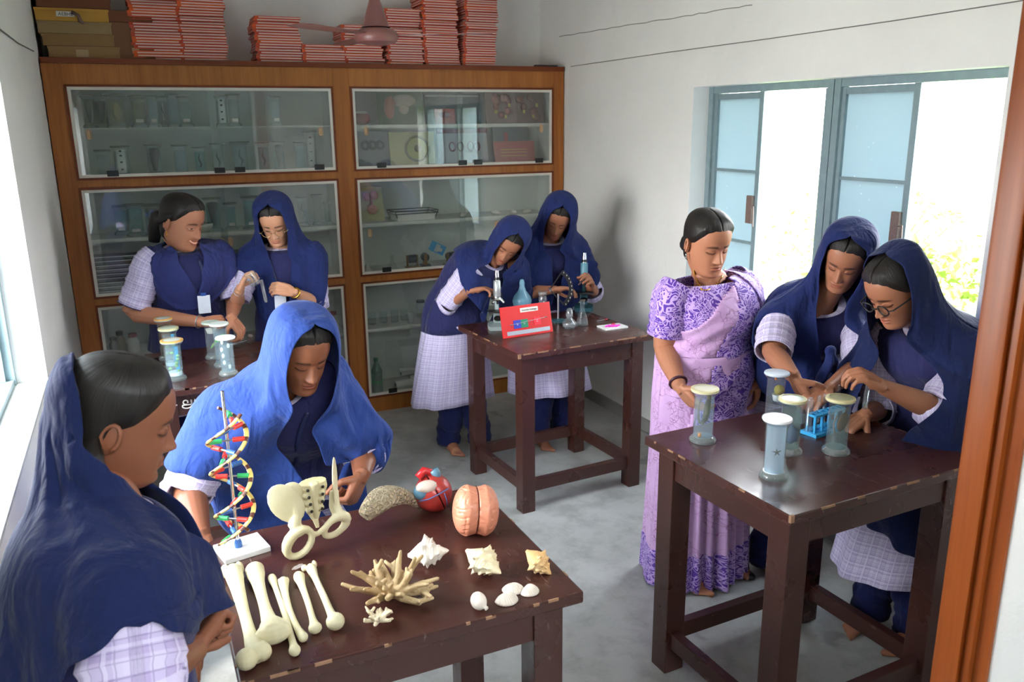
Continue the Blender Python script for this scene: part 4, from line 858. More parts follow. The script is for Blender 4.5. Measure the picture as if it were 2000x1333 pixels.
def head_arrays(nr=132, nc=140, smile=0, full=0.0, lid='down'):
    tz = np.linspace(0, 1, nr); z1 = np.where(tz < .5, -.014 + (.120 + .014) * (tz / .5) ** 1.0, .120 + (.2262 - .120) * np.sin((tz - .5) / .5 * PI / 2) ** 1.0)
    s = np.linspace(-1, 1, nc + 1)[:-1]; ph = PI * np.sign(s) * np.abs(s) ** 1.55
    a = pchip(z1, ZT, AT); f = pchip(z1, ZT, FT); b = pchip(z1, ZT, BT)
    a = a * (1 + full * .10 * np.exp(-((z1 - .05) / .04) ** 2)); 
    yc = np.minimum(-.012, (f + b) / 2 * .5 - .004); yc = np.where(z1 < .01, (f + b) / 2, np.where(z1 > .19, (f + b) / 2, -.012))
    w = smooth(.01, .04, z1) * (1 - smooth(.17, .20, z1)); yc = (f + b) / 2 * (1 - w) + (-.012) * w
    S, C = np.sin(ph)[None, :], np.cos(ph)[None, :]
    ex = 2 / 2.25
    x = a[:, None] * np.sign(S) * np.abs(S) ** ex
    y = yc[:, None] + np.where(C > 0, (f - yc)[:, None] * np.abs(C) ** ex, -(yc - b)[:, None] * np.abs(C) ** ex)
    z = np.repeat(z1[:, None], nc, 1)
    # narrower front at the jaw
    fr = np.clip(C, 0, 1) ** .5
    g = lambda cx, cz, sx, sz: np.exp(-((np.abs(x) - cx) / sx) ** 2 - ((z - cz) / sz) ** 2)
    gx = lambda cz, sx, sz: np.exp(-(x / sx) ** 2 - ((z - cz) / sz) ** 2)
    d = np.zeros_like(x)
    nz = np.where(z > .080, np.clip((.122 - z) / .042, 0, 1) ** 1.15, 1.0) * smooth(.0645, .074, z)
    wd_ = .0072 + .0050 * smooth(.115, .078, z)
    d += .0235 * nz * np.exp(-np.abs(x / wd_) ** 2.3)
    d += .0085 * g(.0135, .0740, .0055, .0062)
    mw = .0245 + .007 * smile; mz = .0480 + .35 * x**2 / .025 * (1.0 if smile else -.12)
    mm = np.clip(1 - (np.abs(x) / mw) ** 2.4, 0, 1)
    d += .0058 * mm * np.exp(-((z - mz - .0045) / .0040) ** 2) + .0072 * np.clip(1 - (np.abs(x) / (mw * .85)) ** 2.4, 0, 1) * np.exp(-((z - mz + .0055) / .0046) ** 2)
    d += -.0040 * mm * np.exp(-((z - mz) / (.0014 + .0018 * smile)) ** 2)
    d += -.002 * gx(.061, .004, .006) - .003 * gx(.030, .02, .006) + .004 * gx(.011, .018, .010)
    d += (.0045 + .005 * smile) * g(.036, .076, .017, .017) + .0035 * g(.026, .1325, .018, .0055)
    d += -.0075 * g(.031, .1120, .0150, .0110)
    eb = np.clip(1 - ((np.abs(x) - .0315) / .0155) ** 2 - ((z - .1110) / .0105) ** 2, 0, 1) ** .5
    d += .0080 * eb
    d += -.0016 * np.exp(-((z - (.1205 - 8 * (np.abs(x) - .0315) ** 2)) / .0012) ** 2) * (np.abs(np.abs(x) - .0315) < .017)
    d += -.004 * smile * np.exp(-((np.abs(x) - (.028 + .25 * (.07 - z))) / .003) ** 2) * smooth(.035, .05, z) * (1 - smooth(.06, .075, z))
    d *= fr
    y = y + d
    # tint
    t = np.ones(x.shape + (3,)); front = (C > .25) * np.ones_like(x)
    def paint(mask, col): 
        nonlocal t
        mask = np.clip(mask * front, 0, 1)[..., None]; t = t * (1 - mask) + np.array(col) * mask
    lipm = mm * (np.exp(-((z - mz - .0036) / .0042) ** 4) + np.exp(-((z - mz + .0052) / .0052) ** 4))
    paint(np.clip(lipm, 0, 1) * .8, (.95, .55, .58)); paint(mm * np.exp(-((z - mz) / .0012) ** 2) * .9, (.16, .08, .08))
    if smile: paint((mm > .25) * np.exp(-((z - mz + .0005) / .0026) ** 4), (2.6, 3.6, 4.6))
    bz = .1335 - 9.0 * (np.abs(x) - .024) ** 2; bw = .0040 * (1 - .5 * smooth(.03, .05, np.abs(x)))
    paint(.88 * np.exp(-((z - bz) / (bw * 1.25)) ** 4) * smooth(.008, .014, np.abs(x)) * (1 - smooth(.044, .052, np.abs(x))), (.07, .06, .06))
    ex_ = np.abs(np.abs(x) - .0315) / .0150
    lz = .1065 + .0035 * ex_**2 if lid == 'down' else .1080 + .0020 * ex_**2
    em = (ex_ < 1.0)
    if lid != 'down':
        uz = .1155 - .0060 * ex_**2
        paint(em * (z > lz) * (z < uz), (2.2, 3.0, 3.6)); paint(em * (z > lz) * (z < uz) * (np.abs(np.abs(x) - .0315) < .0055), (.06, .05, .05)); paint(em * np.exp(-((z - uz) / .0012) ** 4) * .95, (.05, .04, .04))
        paint(em * np.exp(-((z - lz) / .0009) ** 4) * .5, (.2, .15, .15))
    else: paint(em * np.exp(-((z - lz) / .0024) ** 4) * .98, (.05, .04, .04))
    paint(.35 * g(.031, .1145, .017, .008), (.62, .5, .48)); paint(.25 * g(.031, .100, .014, .005), (.6, .5, .5))
    paint(np.exp(-((np.abs(x) - .0065) / .0028) ** 2 - ((z - .0690) / .0022) ** 2) * .8, (.15, .08, .07))
    return x, y, z, ph, t
HEADC = {}
def hair_mesh(X, Y, Z, ph, part=True, low=0.0, thick=.011):
    ap = np.abs(ph)[None, :]; deg = np.degrees(ap)
    zl = np.interp(deg, [0, 20, 42, 60, 75, 92, 100, 125, 180], [.180, .182, .171, .144, .116, .100, .054, .006, -.004]) - low
    k = smooth(0, .040, Z - zl)
    th = thick * k - .0025
    if part: th = th - .006 * np.exp(-(X / .0022) ** 2) * (Y > -.03) * k + .004 * np.exp(-((np.abs(X) - .03) / .03) ** 2) * k
    cx, cyy, cz = 0, -.01, .10
    nx, ny, nz_ = X / .07**2, (Y - cyy) / .09**2, (Z - cz) / .115**2; L = np.sqrt(nx**2 + ny**2 + nz_**2)
    x, y, z = X + nx / L * th, Y + ny / L * th, Z + nz_ / L * th
    m = MB(); r, c = X.shape
    uv = np.stack([np.repeat(ph[None, :] * .09, r, 0) + Y * .5, Z], -1)
    idx = np.arange(r * c).reshape(r, c); keep = (Z - zl) > -.004
    fs = []
    for i in range(r - 1):
        for j in range(c):
            j2 = (j + 1) % c
            if keep[i, j] and keep[i + 1, j] and keep[i, j2] and keep[i + 1, j2]: fs.append((idx[i, j], idx[i, j2], idx[i + 1, j2], idx[i + 1, j]))
    m.add(np.stack([x, y, z], -1).reshape(-1, 3).tolist(), fs, uv.reshape(-1, 2).tolist())
    return m
def frame(F, up=(0, 0, 1), roll=0.0):
    """4x4 with columns right, forward, up"""
    F = V(F).normalized(); R = F.cross(V(up)).normalized(); U = R.cross(F)
    M = Matrix((R, F, U)).transposed().to_4x4()
    return M @ Matrix.Rotation(D(roll), 4, 'Y')
def union_mesh(mb, voxel, smooth_it=3, name='body'):
    me = mb.mesh('tmp'); o = bpy.data.objects.new('tmp', me); COL.objects.link(o)
    md = o.modifiers.new('r', 'REMESH'); md.mode = 'VOXEL'; md.voxel_size = voxel; md.adaptivity = 0
    if smooth_it: s = o.modifiers.new('s', 'SMOOTH'); s.factor = .5; s.iterations = smooth_it
    dg = bpy.context.evaluated_depsgraph_get(); r = bpy.data.meshes.new_from_object(o.evaluated_get(dg))
    COL.objects.unlink(o); bpy.data.objects.remove(o); return r
def mesh_np(me):
    v = np.zeros(len(me.vertices) * 3); me.vertices.foreach_get('co', v); return v.reshape(-1, 3), [tuple(p.vertices) for p in me.polygons]

FL = (.068, .076, .071, .056)
POSES = {'relax': ((22, 30, 18), (26, 34, 20), (30, 38, 22), (34, 42, 24), (25, 20)), 'fist': ((70, 85, 45), (74, 88, 45), (78, 90, 45), (80, 92, 45), (45, 35)),
         'pinch': ((52, 42, 22), (50, 48, 26), (44, 52, 28), (40, 50, 28), (48, 22)), 'hold': ((42, 55, 30), (46, 58, 32), (50, 60, 34), (54, 62, 36), (50, 30)),
         'flat': ((8, 10, 6), (8, 10, 6), (10, 12, 8), (14, 14, 8), (10, 8)), 'point': ((16, 26, 12), (40, 50, 25), (62, 70, 35), (68, 76, 38), (42, 24))}
def hand(m, W, d, n, side, pose='relax', s=1.0):
    """adds palm, four fingers and thumb; d: towards fingers, n: palm facing, side: +1 if the thumb lies along d x n, -1 otherwise"""
    d = V(d).normalized(); n = V(n); n = (n - d * n.dot(d)).normalized(); t = d.cross(n) * side
    pz = POSES[pose]
    kn = []
    for i in range(4):
        off = (.027 - .0182 * i) * s; kn.append(W + d * (.086 - .0035 * abs(i - 1) - .004 * (i == 3)) * s + t * off)
        m.tube([W + t * off * .55 - n * .001, W + d * .045 * s + t * off * .85, kn[-1]], [.0145 * s, .0150 * s, .0108 * s], 8)
    m.tube([W - d * .02, W + d * .02], [.0215 * s, .022 * s], 10)
    m.ball(W + d * .035 * s + t * .022 * s + n * .007 * s, .0165 * s, 8); m.ball(W + d * .04 * s - t * .020 * s + n * .005 * s, .0150 * s, 8)
    tips = []
    for i in range(4):
        L = FL[i] * s; p = kn[i]; ang = 0; pts = [p - d * .006, p]; dirv = d + t * (.10 - .075 * i); dirv.normalize()
        for k, fr_ in enumerate((.44, .31, .25)):
            ang += pz[i][k]; v = dirv * math.cos(D(ang)) + n * math.sin(D(ang)); p = p + v * L * fr_; pts.append(p)
        rr = [.0098 * s, .0094 * s, .0084 * s, .0076 * s, .0062 * s]; m.tube(pts, [q * (1 - .06 * (i == 3)) for q in rr], 8); m.ball(pts[-1], .0062 * s, 8); tips.append(p)
    b = W + d * .022 * s + t * .026 * s + n * .004; a0, a1 = pz[4]
    v1 = (d * .68 + t * .62 + n * (.25 + a0 * .012)).normalized(); p1 = b + v1 * .038 * s
    v2 = (d * .88 + t * (.30 - a0 * .008) + n * (.15 + a0 * .014)).normalized(); p2 = p1 + v2 * .030 * s
    v3 = (d * .95 + t * (.12 - a1 * .012) + n * (.1 + a1 * .012)).normalized(); p3 = p2 + v3 * .024 * s
    m.tube([b - v1 * .012, b, p1, p2, p3], [.014 * s, .0145 * s, .0112 * s, .0100 * s, .0078 * s], 8); m.ball(p3, .0078 * s, 8)
    return tips + [p3]

def cr_interp(keys, n):
    """Catmull-Rom through rows of an array"""
    K = np.array(keys, dtype=float); m = len(K); out = []
    for t in np.linspace(0, m - 1, n):
        i = min(int(t), m - 2); f = t - i; p0, p1, p2, p3 = K[max(i - 1, 0)], K[i], K[i + 1], K[min(i + 2, m - 1)]
        out.append(.5 * ((2 * p1) + (p2 - p0) * f + (2 * p0 - 5 * p1 + 4 * p2 - p3) * f * f + (3 * p1 - p0 - 3 * p2 + p3) * f**3))
    return np.array(out)

TORSO = [(0, .172, .130), (.14, .166, .126), (.30, .150, .116), (.46, .140, .110), (.62, .149, .124), (.74, .158, .128), (.84, .166, .112), (.91, .154, .092), (.955, .118, .074), (.985, .074, .060), (1.0, .058, .054)]
def torso_rings(sp, k=1.0, grow=0.0, t0=0.0, t1=1.0, n=26):
    """sp: person spec with spine (list of points), R (right vectors bottom, top). returns rings of (center, right, fwd, a, b)"""
    S = cr_interp([np3(p) for p in sp['spine']], 60); ts = np.linspace(0, 1, 60); out = []
    for t in np.linspace(t0, t1, n):
        c = np.array([np.interp(t, ts, S[:, j]) for j in range(3)]); c2 = np.array([np.interp(min(t + .03, 1), ts, S[:, j]) for j in range(3)]); c1 = np.array([np.interp(max(t - .03, 0), ts, S[:, j]) for j in range(3)])
        up = c2 - c1; up /= np.linalg.norm(up); r = np3(sp['R0']) * (1 - t) + np3(sp['R1']) * t; r = r - up * r.dot(up); r /= np.linalg.norm(r); f = np.cross(up, r)
        a = np.interp(t, [q[0] for q in TORSO], [q[1] for q in TORSO]) * k + grow; b = np.interp(t, [q[0] for q in TORSO], [q[2] for q in TORSO]) * k + grow
        out.append((c + f * .012 * math.exp(-((t - .66) / .15)**2), r, f, a, b))
    return out
def loft_rings(m, rings, nc=48, p=2.3, disp=None, open_=False):
    pts = []; uvs = []; vl = 0; prev = None
    for i, (c, r, f, a, b) in enumerate(rings):
        th = np.linspace(0, 2 * PI, nc + 1); C, S = np.cos(th), np.sin(th); e = 2 / p
        ca = np.sign(C) * np.abs(C) ** e; sa = np.sign(S) * np.abs(S) ** e
        dd = disp(i / (len(rings) - 1), th) if disp is not None else np.zeros_like(th)
        q = c[None, :] + r[None, :] * ((a + dd) * ca)[:, None] + f[None, :] * ((b + dd) * sa)[:, None]
        if prev is not None: vl += np.linalg.norm(c - prev)
        prev = c; pts.append(q); uvs.append(np.stack([th / (2 * PI) * 2 * PI * .16, np.full_like(th, vl)], -1))
    m.grid(np.array(pts), np.array(uvs), flip=True); return m

def cloth_relax(Pg, bvh, pin, steps=40, thick=.010, grav=.0011, slack=1.0, coll_every=2, sep=True):
    P_ = Pg.copy(); Q = P_.copy(); R, C = P_.shape[:2]
    def pairs(di, dj, par):
        I, J = np.meshgrid(np.arange(R), np.arange(C), indexing='ij'); ok = (I + di < R) & (J + dj >= 0) & (J + dj < C)
        key = (I // max(di, 1)) if di else (J // max(dj, 1)); ok &= (key % 2 == par)
        a = (I * C + J)[ok]; b = ((I + di) * C + J + dj)[ok]; return a, b
    sets = []
    for di, dj, st in ((0, 1, 1.), (1, 0, 1.), (1, 1, .5), (1, -1, .5), (0, 2, .25), (2, 0, .25)):
        for par in (0, 1):
            a, b = pairs(di, dj, par); X = Pg.reshape(-1, 3); L = np.linalg.norm(X[a] - X[b], axis=1) * slack; sets.append((a, b, L, st))
    w = (~pin).astype(float).ravel(); X = P_.reshape(-1, 3); Xo = X.copy()
    for s in range(steps):
        v = (X - Xo) * .90; Xo = X.copy(); X = X + (v + np.array([0, 0, -grav])) * w[:, None]
        for it in range(4):
            for a, b, L, st in sets:
                d = X[b] - X[a]; l = np.linalg.norm(d, axis=1) + 1e-9; ws = w[a] + w[b]; ws[ws == 0] = 1
                cc = (st * (l - L) / l / ws)[:, None] * d; X[a] += cc * w[a][:, None]; X[b] -= cc * w[b][:, None]
        if s % coll_every == 0 or s == steps - 1:
            for i in range(len(X)):
                loc, nr, idx, dist = bvh.find_nearest(X[i], .09)
                if loc is not None:
                    dd = Vector(X[i]) - loc; sd = dd.dot(nr)
                    if sd < thick:
                        q = loc + nr * thick; X[i] = q; Xo[i] = Xo[i] * .3 + np.array(q) * .7
    return X.reshape(R, C, 3)

def bvh_of(mbs):
    from mathutils.bvhtree import BVHTree
    vs = []; fs = []
    for v, f in mbs:
        me = bpy.data.meshes.new('t'); me.from_pydata([tuple(q) for q in v], [], f); bm = bmesh.new(); bm.from_mesh(me); bmesh.ops.recalc_face_normals(bm, faces=list(bm.faces)); bm.verts.index_update()
        n = len(vs); vs += [tuple(q.co) for q in bm.verts]; fs += [tuple(i.index + n for i in q.verts) for q in bm.faces]; bm.free(); bpy.data.meshes.remove(me)
    return BVHTree.FromPolygons(vs, fs)

def person(sp):
    base = V(sp['base'][0], sp['base'][1], 0)
    root = empty('person', base, 0, sp['label'], 'person')
    k = sp.get('k', 1.0); hs = sp.get('hs', 1.03)
    T_ = Matrix.Translation(-base)
    def put(name, m, mat, parent=root, sm=True, thick=0):
        me = m if isinstance(m, bpy.types.Mesh) else m.mesh(name, sm)
        me.transform(T_) if parent is root else None
        o = link(name, me, mat, parent)
        if thick: md = o.modifiers.new('s', 'SOLIDIFY'); md.thickness = thick; md.offset = 0
        return o
    spine = [V(p) for p in sp['spine']]; R1 = V(sp['R1']).normalized(); R0 = V(sp['R0']).normalized(); sp['R0'], sp['R1'] = R0, R1
    Hm = Matrix.Translation(V(sp['head'])) @ frame(sp['look'], sp.get('hup', (0, 0, 1)), sp.get('roll', 0)) @ Matrix.Scale(hs, 4) @ Matrix.Translation((0, 0, -.112))
    sm_ = sp.get('smile', 0); key = (sm_, sp.get('full', 0), sp.get('lid', 'down'))
    if key not in HEADC: HEADC[key] = head_arrays(smile=sm_, full=key[1], lid=key[2])
    X, Y, Z, ph, tint = HEADC[key]
    # ---------- body: head + neck + trunk + limbs as one mesh
    low = MB(); rings = torso_rings(sp, k * .93)
    loft_rings(low, rings, 24); 
    cap0, cap1 = rings[0], rings[-1]
    low.ball(cap0[0], .12 * k, 12); neck0 = spine[-1]; neck1 = Hm @ V(0, -.030, .030)
    low.tube([neck0 - (neck1 - neck0) * .4, neck0, neck0.lerp(neck1, .5), neck1, Hm @ V(0, -.03, .07)], [.062 * k, .056, .050, .050, .046], 16)
    hip = spine[0]
    arms = []
    for a in sp['arms']:
        Sh, El, Wr = V(a['s']), V(a['e']), V(a['w']); ak = a.get('k', k)
        low.ball(Sh, .056 * ak, 12); low.tube([Sh, Sh.lerp(El, .5), El], [.052 * ak, .046 * ak, .040 * ak], 12)
        arms.append((Sh, El, Wr, ak, a))
    for f_ in sp.get('feet', []):
        An = V(f_[0]); dr = V(f_[1]).normalized(); kn = hip.lerp(An, .5) + dr * .03
        low.tube([hip + (An - hip) * .08, kn, An + V(0, 0, .10), An + V(0, 0, .05)], [.085 * k, .058, .042, .036], 12)
        sd_ = dr.cross(V(0, 0, 1)) * f_[2]
        low.tube([An - dr * .03 + V(0, 0, .028), An + dr * .06 + V(0, 0, .032), An + dr * .12 + V(0, 0, .02)], [.030, .034, .030], 10)
        for q in range(5): low.tube([An + dr * .12 + sd_ * (.026 - .0135 * q) + V(0, 0, .014), An + dr * (.175 - .009 * q) + sd_ * (.028 - .0145 * q) + V(0, 0, .011)], [.012, .010 - .0012 * q + .003 * (q == 0)], 8)
    lm = union_mesh(low, .0085, 2); vs, fs = mesh_np(lm); allm = MB(); allm.add(vs.tolist(), fs); nlow = len(vs)
    tipsall = []
    for (Sh, El, Wr, ak, a) in arms:
        h = MB(); Em = Sh.lerp(El, .62); fd = (Wr - El).normalized()
        h.tube([Em, El - (El - Em) * .1, El + fd * .03, El.lerp(Wr, .38), El.lerp(Wr, .75), Wr], [.042 * ak, .039 * ak, .038 * ak, .0365 * ak, .0275 * ak, .0225 * ak], 16)
        tips = hand(h, Wr, a['d'], a['n'], a['side'], a.get('pose', 'relax'), a.get('hs', 1.0)); tipsall.append(tips)
        hm = union_mesh(h, .0031 if not a.get('far') else .0038, 2); v2, f2 = mesh_np(hm); allm.add(v2.tolist(), f2)
    hv = [tuple(Hm @ V(p)) for p in np.stack([X, Y, Z], -1).reshape(-1, 3)]; n0 = len(allm.v); r, c = X.shape
    fs = [(i * c + j, i * c + (j + 1) % c, (i + 1) * c + (j + 1) % c, (i + 1) * c + j) for i in range(r - 1) for j in range(c)]; allm.add(hv, fs)
    ear = MB()
    for sx in (-1, 1):
        Me = Matrix.Translation((sx * .0745, -.016, .098)) @ Matrix.Rotation(sx * D(-18), 4, 'Z') @ Matrix.Rotation(D(-8), 4, 'X')
        ear.ball((0, 0, 0), 1, 14, Me, sc=(.007, .0165, .029)); ear.tube([Me @ V(sx * .006, .012 * math.cos(t) * 1.25, .004 + .0245 * math.sin(t)) for t in [D(a_) for a_ in range(-60, 250, 22)]], .0042, 6)
    ne = len(allm.v); allm.add([tuple(Hm @ V(p)) for p in ear.v], ear.f)
    bm_ = allm.mesh('body', True); ca = bm_.color_attributes.new('tint', 'FLOAT_COLOR', 'POINT'); cols = np.ones((len(allm.v), 4)); cols[n0:n0 + r * c, :3] = tint.reshape(-1, 3)
    ca.data.foreach_set('color', cols.astype(np.float32).ravel()); body = put('body', bm_, sp['skin']); sp['_body'] = (allm.v[:n0], [f_ for f_ in allm.f if max(f_) < n0])
    # ---------- hair
    hm_ = hair_mesh(X, Y, Z, ph, True, 0, sp.get('hthick', .011)); hm_.v = [tuple(Hm @ V(p)) for p in hm_.v]
    for q in sp.get('hair_extra', []): hm_.tube([Hm @ V(p) for p in q[0]], q[1], 12)
    hair = put('hair', hm_, MAT_HAIR)
    # ---------- clothing
    cloth_src = []
    st = sp.get('style', 'student')
    plaid_m = sp.get('plaid', MAT_PLAID)
    rr = random.Random(sp.get('seed', 1)); phs = [rr.uniform(0, 6.28) for _ in range(8)]
    fd0 = V(R0).cross(V(0, 0, 1)) * -1
    zh = hip.z; hem = sp.get('hem', .46); sk = []
    up0 = np.array([0, 0, 1.]); r0 = np3(R0); f0 = np.cross(up0, r0)
    for i, t in enumerate(np.linspace(1, 0, 15)):
        z_ = hem + (zh - hem) * (1 - t); c_ = np3(hip) * (1 - t) + np.array([sp['hemc'][0], sp['hemc'][1], hem]) * t; c_[2] = z_
        sk.append((c_, r0, f0, (.172 * k + .012) * (1 - t) + sp.get('hemw', (.22, .17))[0] * t, (.130 * k + .012) * (1 - t) + sp.get('hemw', (.22, .17))[1] * t))
    tr = torso_rings(sp, k, .010)
    def folds(t, th):
        A = .016 * (1 - t / .36) if t < .36 else 0
        return A * (np.sin(7 * th + phs[0]) * .6 + np.sin(11 * th + phs[1]) * .4) + .003 * np.sin(3 * th + phs[2] + 9 * t)
    if st == 'student':
        m = MB(); loft_rings(m, sk[:-1] + tr, 64, 2.2, folds); put('kurta', m, plaid_m, thick=.003); cloth_src.append((m.v, m.f))
        vt = torso_rings(sp, k, .019, sp.get('vest0', .0), .985, 24)
        if sp.get('vestdrop', .06): vt = [(vt[0][0] - up0 * sp.get('vestdrop', .06), r0, f0, vt[0][3] + .012, vt[0][4] + .012)] + vt
        m = MB(); loft_rings(m, vt, 56, 2.2, lambda t, th: .004 * np.sin(5 * th + phs[3]) * (1 - t) + .003 * np.sin(3 * th + 14 * t + phs[4])); vest = put('vest', m, MAT_VEST, thick=.003); cloth_src.append((m.v, m.f))
        for i, f_ in enumerate(sp.get('feet', [])):
            An = V(f_[0]); dr = V(f_[1]).normalized(); kn = hip.lerp(An, .5) + dr * .03; m = MB()
            Kt = cr_interp([list(q_) + [r_] for q_, r_ in ((hip + (An - hip) * .05, .112 * k), (hip.lerp(An, .28) + dr * .02, .098), (kn, .088), (hip.lerp(An, .75) + dr * .015, .078), (An + V(0, 0, .12), .070), (An + V(0, 0, .035), .072))], 30)
            pts = [q_[:3] for q_ in Kt]; rad = [q_[3] + .004 * math.sin(n_ * 1.7 + i) * (n_ > 12) for n_, q_ in enumerate(Kt)]
            m.tube(pts, rad, 20); put('trouser_leg', m, MAT_SALWAR)
    # sleeves
    for ai, (Sh, El, Wr, ak, a) in enumerate(arms):
        ln = a.get('sleeve', 1.0)   # 1 = to the elbow, >1 beyond
        path = [Sh + (Sh - El).normalized() * .035 + (spine[-1] - Sh) * .15, Sh, Sh.lerp(El, .33), Sh.lerp(El, .66), Sh.lerp(El, min(ln, 1.0))]
        if ln > 1: path += [El + (Wr - El) * .06, El + (Wr - El) * (ln - 1)]
        w0 = .066 * ak; rad = [w0 * .85, w0, w0 * .98, w0 * .97, w0 * .95] + ([w0 * .90, w0 * .86] if ln > 1 else [])
        Pp = cr_interp([list(p) + [r_] for p, r_ in zip(path, rad)], 30); m = MB()
        rad2 = [q[3] + .0028 * math.sin(i * 1.3 + ai) * (i > 8) + .002 * math.sin(i * 2.9) for i, q in enumerate(Pp)]
        m.tube([q[:3] for q in Pp], rad2, 28); 
        fall = list(m.f); m.f = [f_ for f_ in m.f if len(f_) == 4]; put('sleeve', m, (sp.get('sleeve_mat') or (MAT_BOR if st == 'saree' else plaid_m)), thick=.003); cloth_src.append((m.v, fall)); sp.setdefault('_sleeves', []).append((m.v, fall))
        if a.get('cuff'): 
            m = MB(); q0 = V(Pp[-2][:3]); q1 = V(Pp[-1][:3]); m.tube([q0, q1], rad2[-1] + .003, 28); m.f = [f_ for f_ in m.f if len(f_) == 4]; put('sleeve_cuff', m, MAT_VEST, thick=.003)
        if a.get('bangle'):
            bd = (Wr - El).normalized(); c_ = Wr - bd * .025; b_ = MB(); u_ = bd.orthogonal().normalized(); w_ = bd.cross(u_)
            b_.tube([c_ + (u_ * math.cos(t) + w_ * math.sin(t)) * .027 * ak for t in [2 * PI * i / 20 for i in range(20)]], a.get('bw', .0022), 6, True); put('bangle', b_, a['bangle'])
    if 'dup' in sp:
        dp = sp['dup']; hood = dp.get('hood', True)
        solid = [(hm_.v, hm_.f), (hv, fs)] + cloth_src
        bv = bvh_of(solid); sp['_bvh'] = bv
        rows = []
        tr2 = torso_rings(sp, k, 0)
        up = (V(spine[-1]) - V(spine[-2])).normalized(); Rr = R1 - up * R1.dot(up); Rr.normalize(); Ff = up.cross(Rr)
        # ring = (center, right, fwd, a, b(back), c(front), open angle left, open angle right)
        def ring(Mx, z, yc_, a, b, c_, oL, oR, rv=None): 
            c0 = Mx @ V(0, yc_, z); r3 = Mx.to_3x3(); return list(c0) + list((r3 @ V(1, 0, 0)).normalized()) + list((r3 @ V(0, 1, 0)).normalized()) + [a * hs, b * hs, c_ * hs, oL, oR]
        if hood:
            e_ = dp.get('edge', 0.0); w_ = dp.get('w', 1.0)
            HR = [(.248, .0, .001, .001, .001, -1, -1), (.247, -.002, .034, .044, .042, -1, -1), (.242, -.004, .058, .072, .064, 16, 16), (.228, -.004, .079, .094, .074, 33, 33), (.200, -.004, .092, .110, .080 + e_, 46, 46),
                  (.150, -.002, .099 * w_, .118, .092 + e_, 50, 50), (.095, .0, .102 * w_, .120, .100 + e_, 50, 50), (.040, .0, .102 * w_, .122, .108 + e_, 42, 42), (-.015, .004, .104 * w_, .122, .112 + e_, 32, 32)]
            HR = sp.get('HR', HR)
            for h_ in HR: rows.append(ring(Hm, *h_[:5], dp.get('oL', 1) * h_[5], dp.get('oR', 1) * h_[6]))
            for rw in rows[:-1]: pass
        Cm = Matrix((Rr, Ff, up)).transposed().to_4x4(); Cm.translation = spine[-1]
        for (z_, yc_, a, b, c_, oL, oR) in dp['rings']: 
            q = ring(Cm, z_, yc_ + dp.get('drop', 0) * max(0, -z_ - .04), a / hs, b / hs, c_ / hs, oL, oR); rows.append(q)
        NR, NC = dp.get('nr', 64), dp.get('nc', 84); K = cr_interp(rows, NR); 
        tt = np.linspace(0, 1, NC); Pg = np.zeros((NR, NC, 3))
        p_ = phs
        hemf = dp.get('hem', None); nh = len([1 for _ in rows]) - len(dp['rings'])
        if hemf is not None:
            hv_ = np.interp(tt, hemf[0], hemf[1])
        else: hv_ = np.ones(NC)
        # shorten rows per column by hem fraction (applies below the neck rows)
        start = (nh - .5) / (len(rows) - 1) if hood else 0.0
        for j in range(NC):
            vs_ = np.linspace(0, 1, NR); vs_ = np.where(vs_ > start, start + (vs_ - start) * hv_[j], vs_)
            Kj = np.stack([np.interp(vs_, np.linspace(0, 1, NR), K[:, q]) for q in range(14)], -1)
            r3 = Kj[:, 3:6] / np.linalg.norm(Kj[:, 3:6], axis=1)[:, None]; f3 = Kj[:, 6:9] / np.linalg.norm(Kj[:, 6:9], axis=1)[:, None]
            pl, pr = np.radians(Kj[:, 12]), np.radians(Kj[:, 13]); phi = -pl - (2 * PI - pl - pr) * tt[j]
            sq_ = 2 / dp.get('sq', 2.0); S, C = np.sin(phi), np.cos(phi); S = np.sign(S) * np.abs(S) ** sq_; C = np.sign(C) * np.abs(C) ** sq_; am = smooth(start * .5, start + .25, vs_)
            fl = (.017 * np.sin(2 * PI * (tt[j] * 9 + .25 * np.sin(5 * vs_ + p_[5])) + p_[6]) + .011 * np.sin(2 * PI * (tt[j] * 16 + .2 * vs_) + p_[7])) * am * dp.get('fold', 1.0)
            aa, bb = Kj[:, 9] * (1 + (np.where(S > 0, dp.get('aR', 1), dp.get('aL', 1)) - 1) * smooth(start, start + .3, vs_)) + fl, np.where(C > 0, Kj[:, 11], Kj[:, 10]) + fl
            Pg[:, j] = Kj[:, :3] + r3 * (aa * S)[:, None] + f3 * (bb * C)[:, None]
        um = MB(); anyc = False
        for (Sh, El, Wr, ak, a_) in arms:
            cv = a_.get('cover', 0)
            if cv: S2 = Sh + (Sh - El).normalized() * .03 + (spine[-1] - Sh) * .15; um.tube([S2, Sh, Sh.lerp(El, cv)], .092 * ak, 16); um.ball(S2, .092 * ak, 14); um.ball(Sh.lerp(El, cv), .088 * ak, 14); anyc = True
        if anyc:
            ub = bvh_of([(um.v, um.f)]); r0_ = int(NR * (start * .9))
            for i_ in range(r0_, NR):
                cc = Pg[i_].mean(0); cc = Vector((cc[0], cc[1], Pg[i_, NC // 2, 2])); 
                for j_ in range(NC):
                    v_ = Vector(Pg[i_, j_]); c3 = Vector((cc.x, cc.y, v_.z)); d_ = v_ - c3; L_d = d_.length
                    if L_d < .02: continue
                    d_.normalize(); loc, nr, ix, ds = ub.ray_cast(v_ + d_ * .45, -d_, .45 + L_d)
                    if loc is not None and (loc - c3).length > L_d - .01: Pg[i_, j_] = np3(loc + d_ * .006)
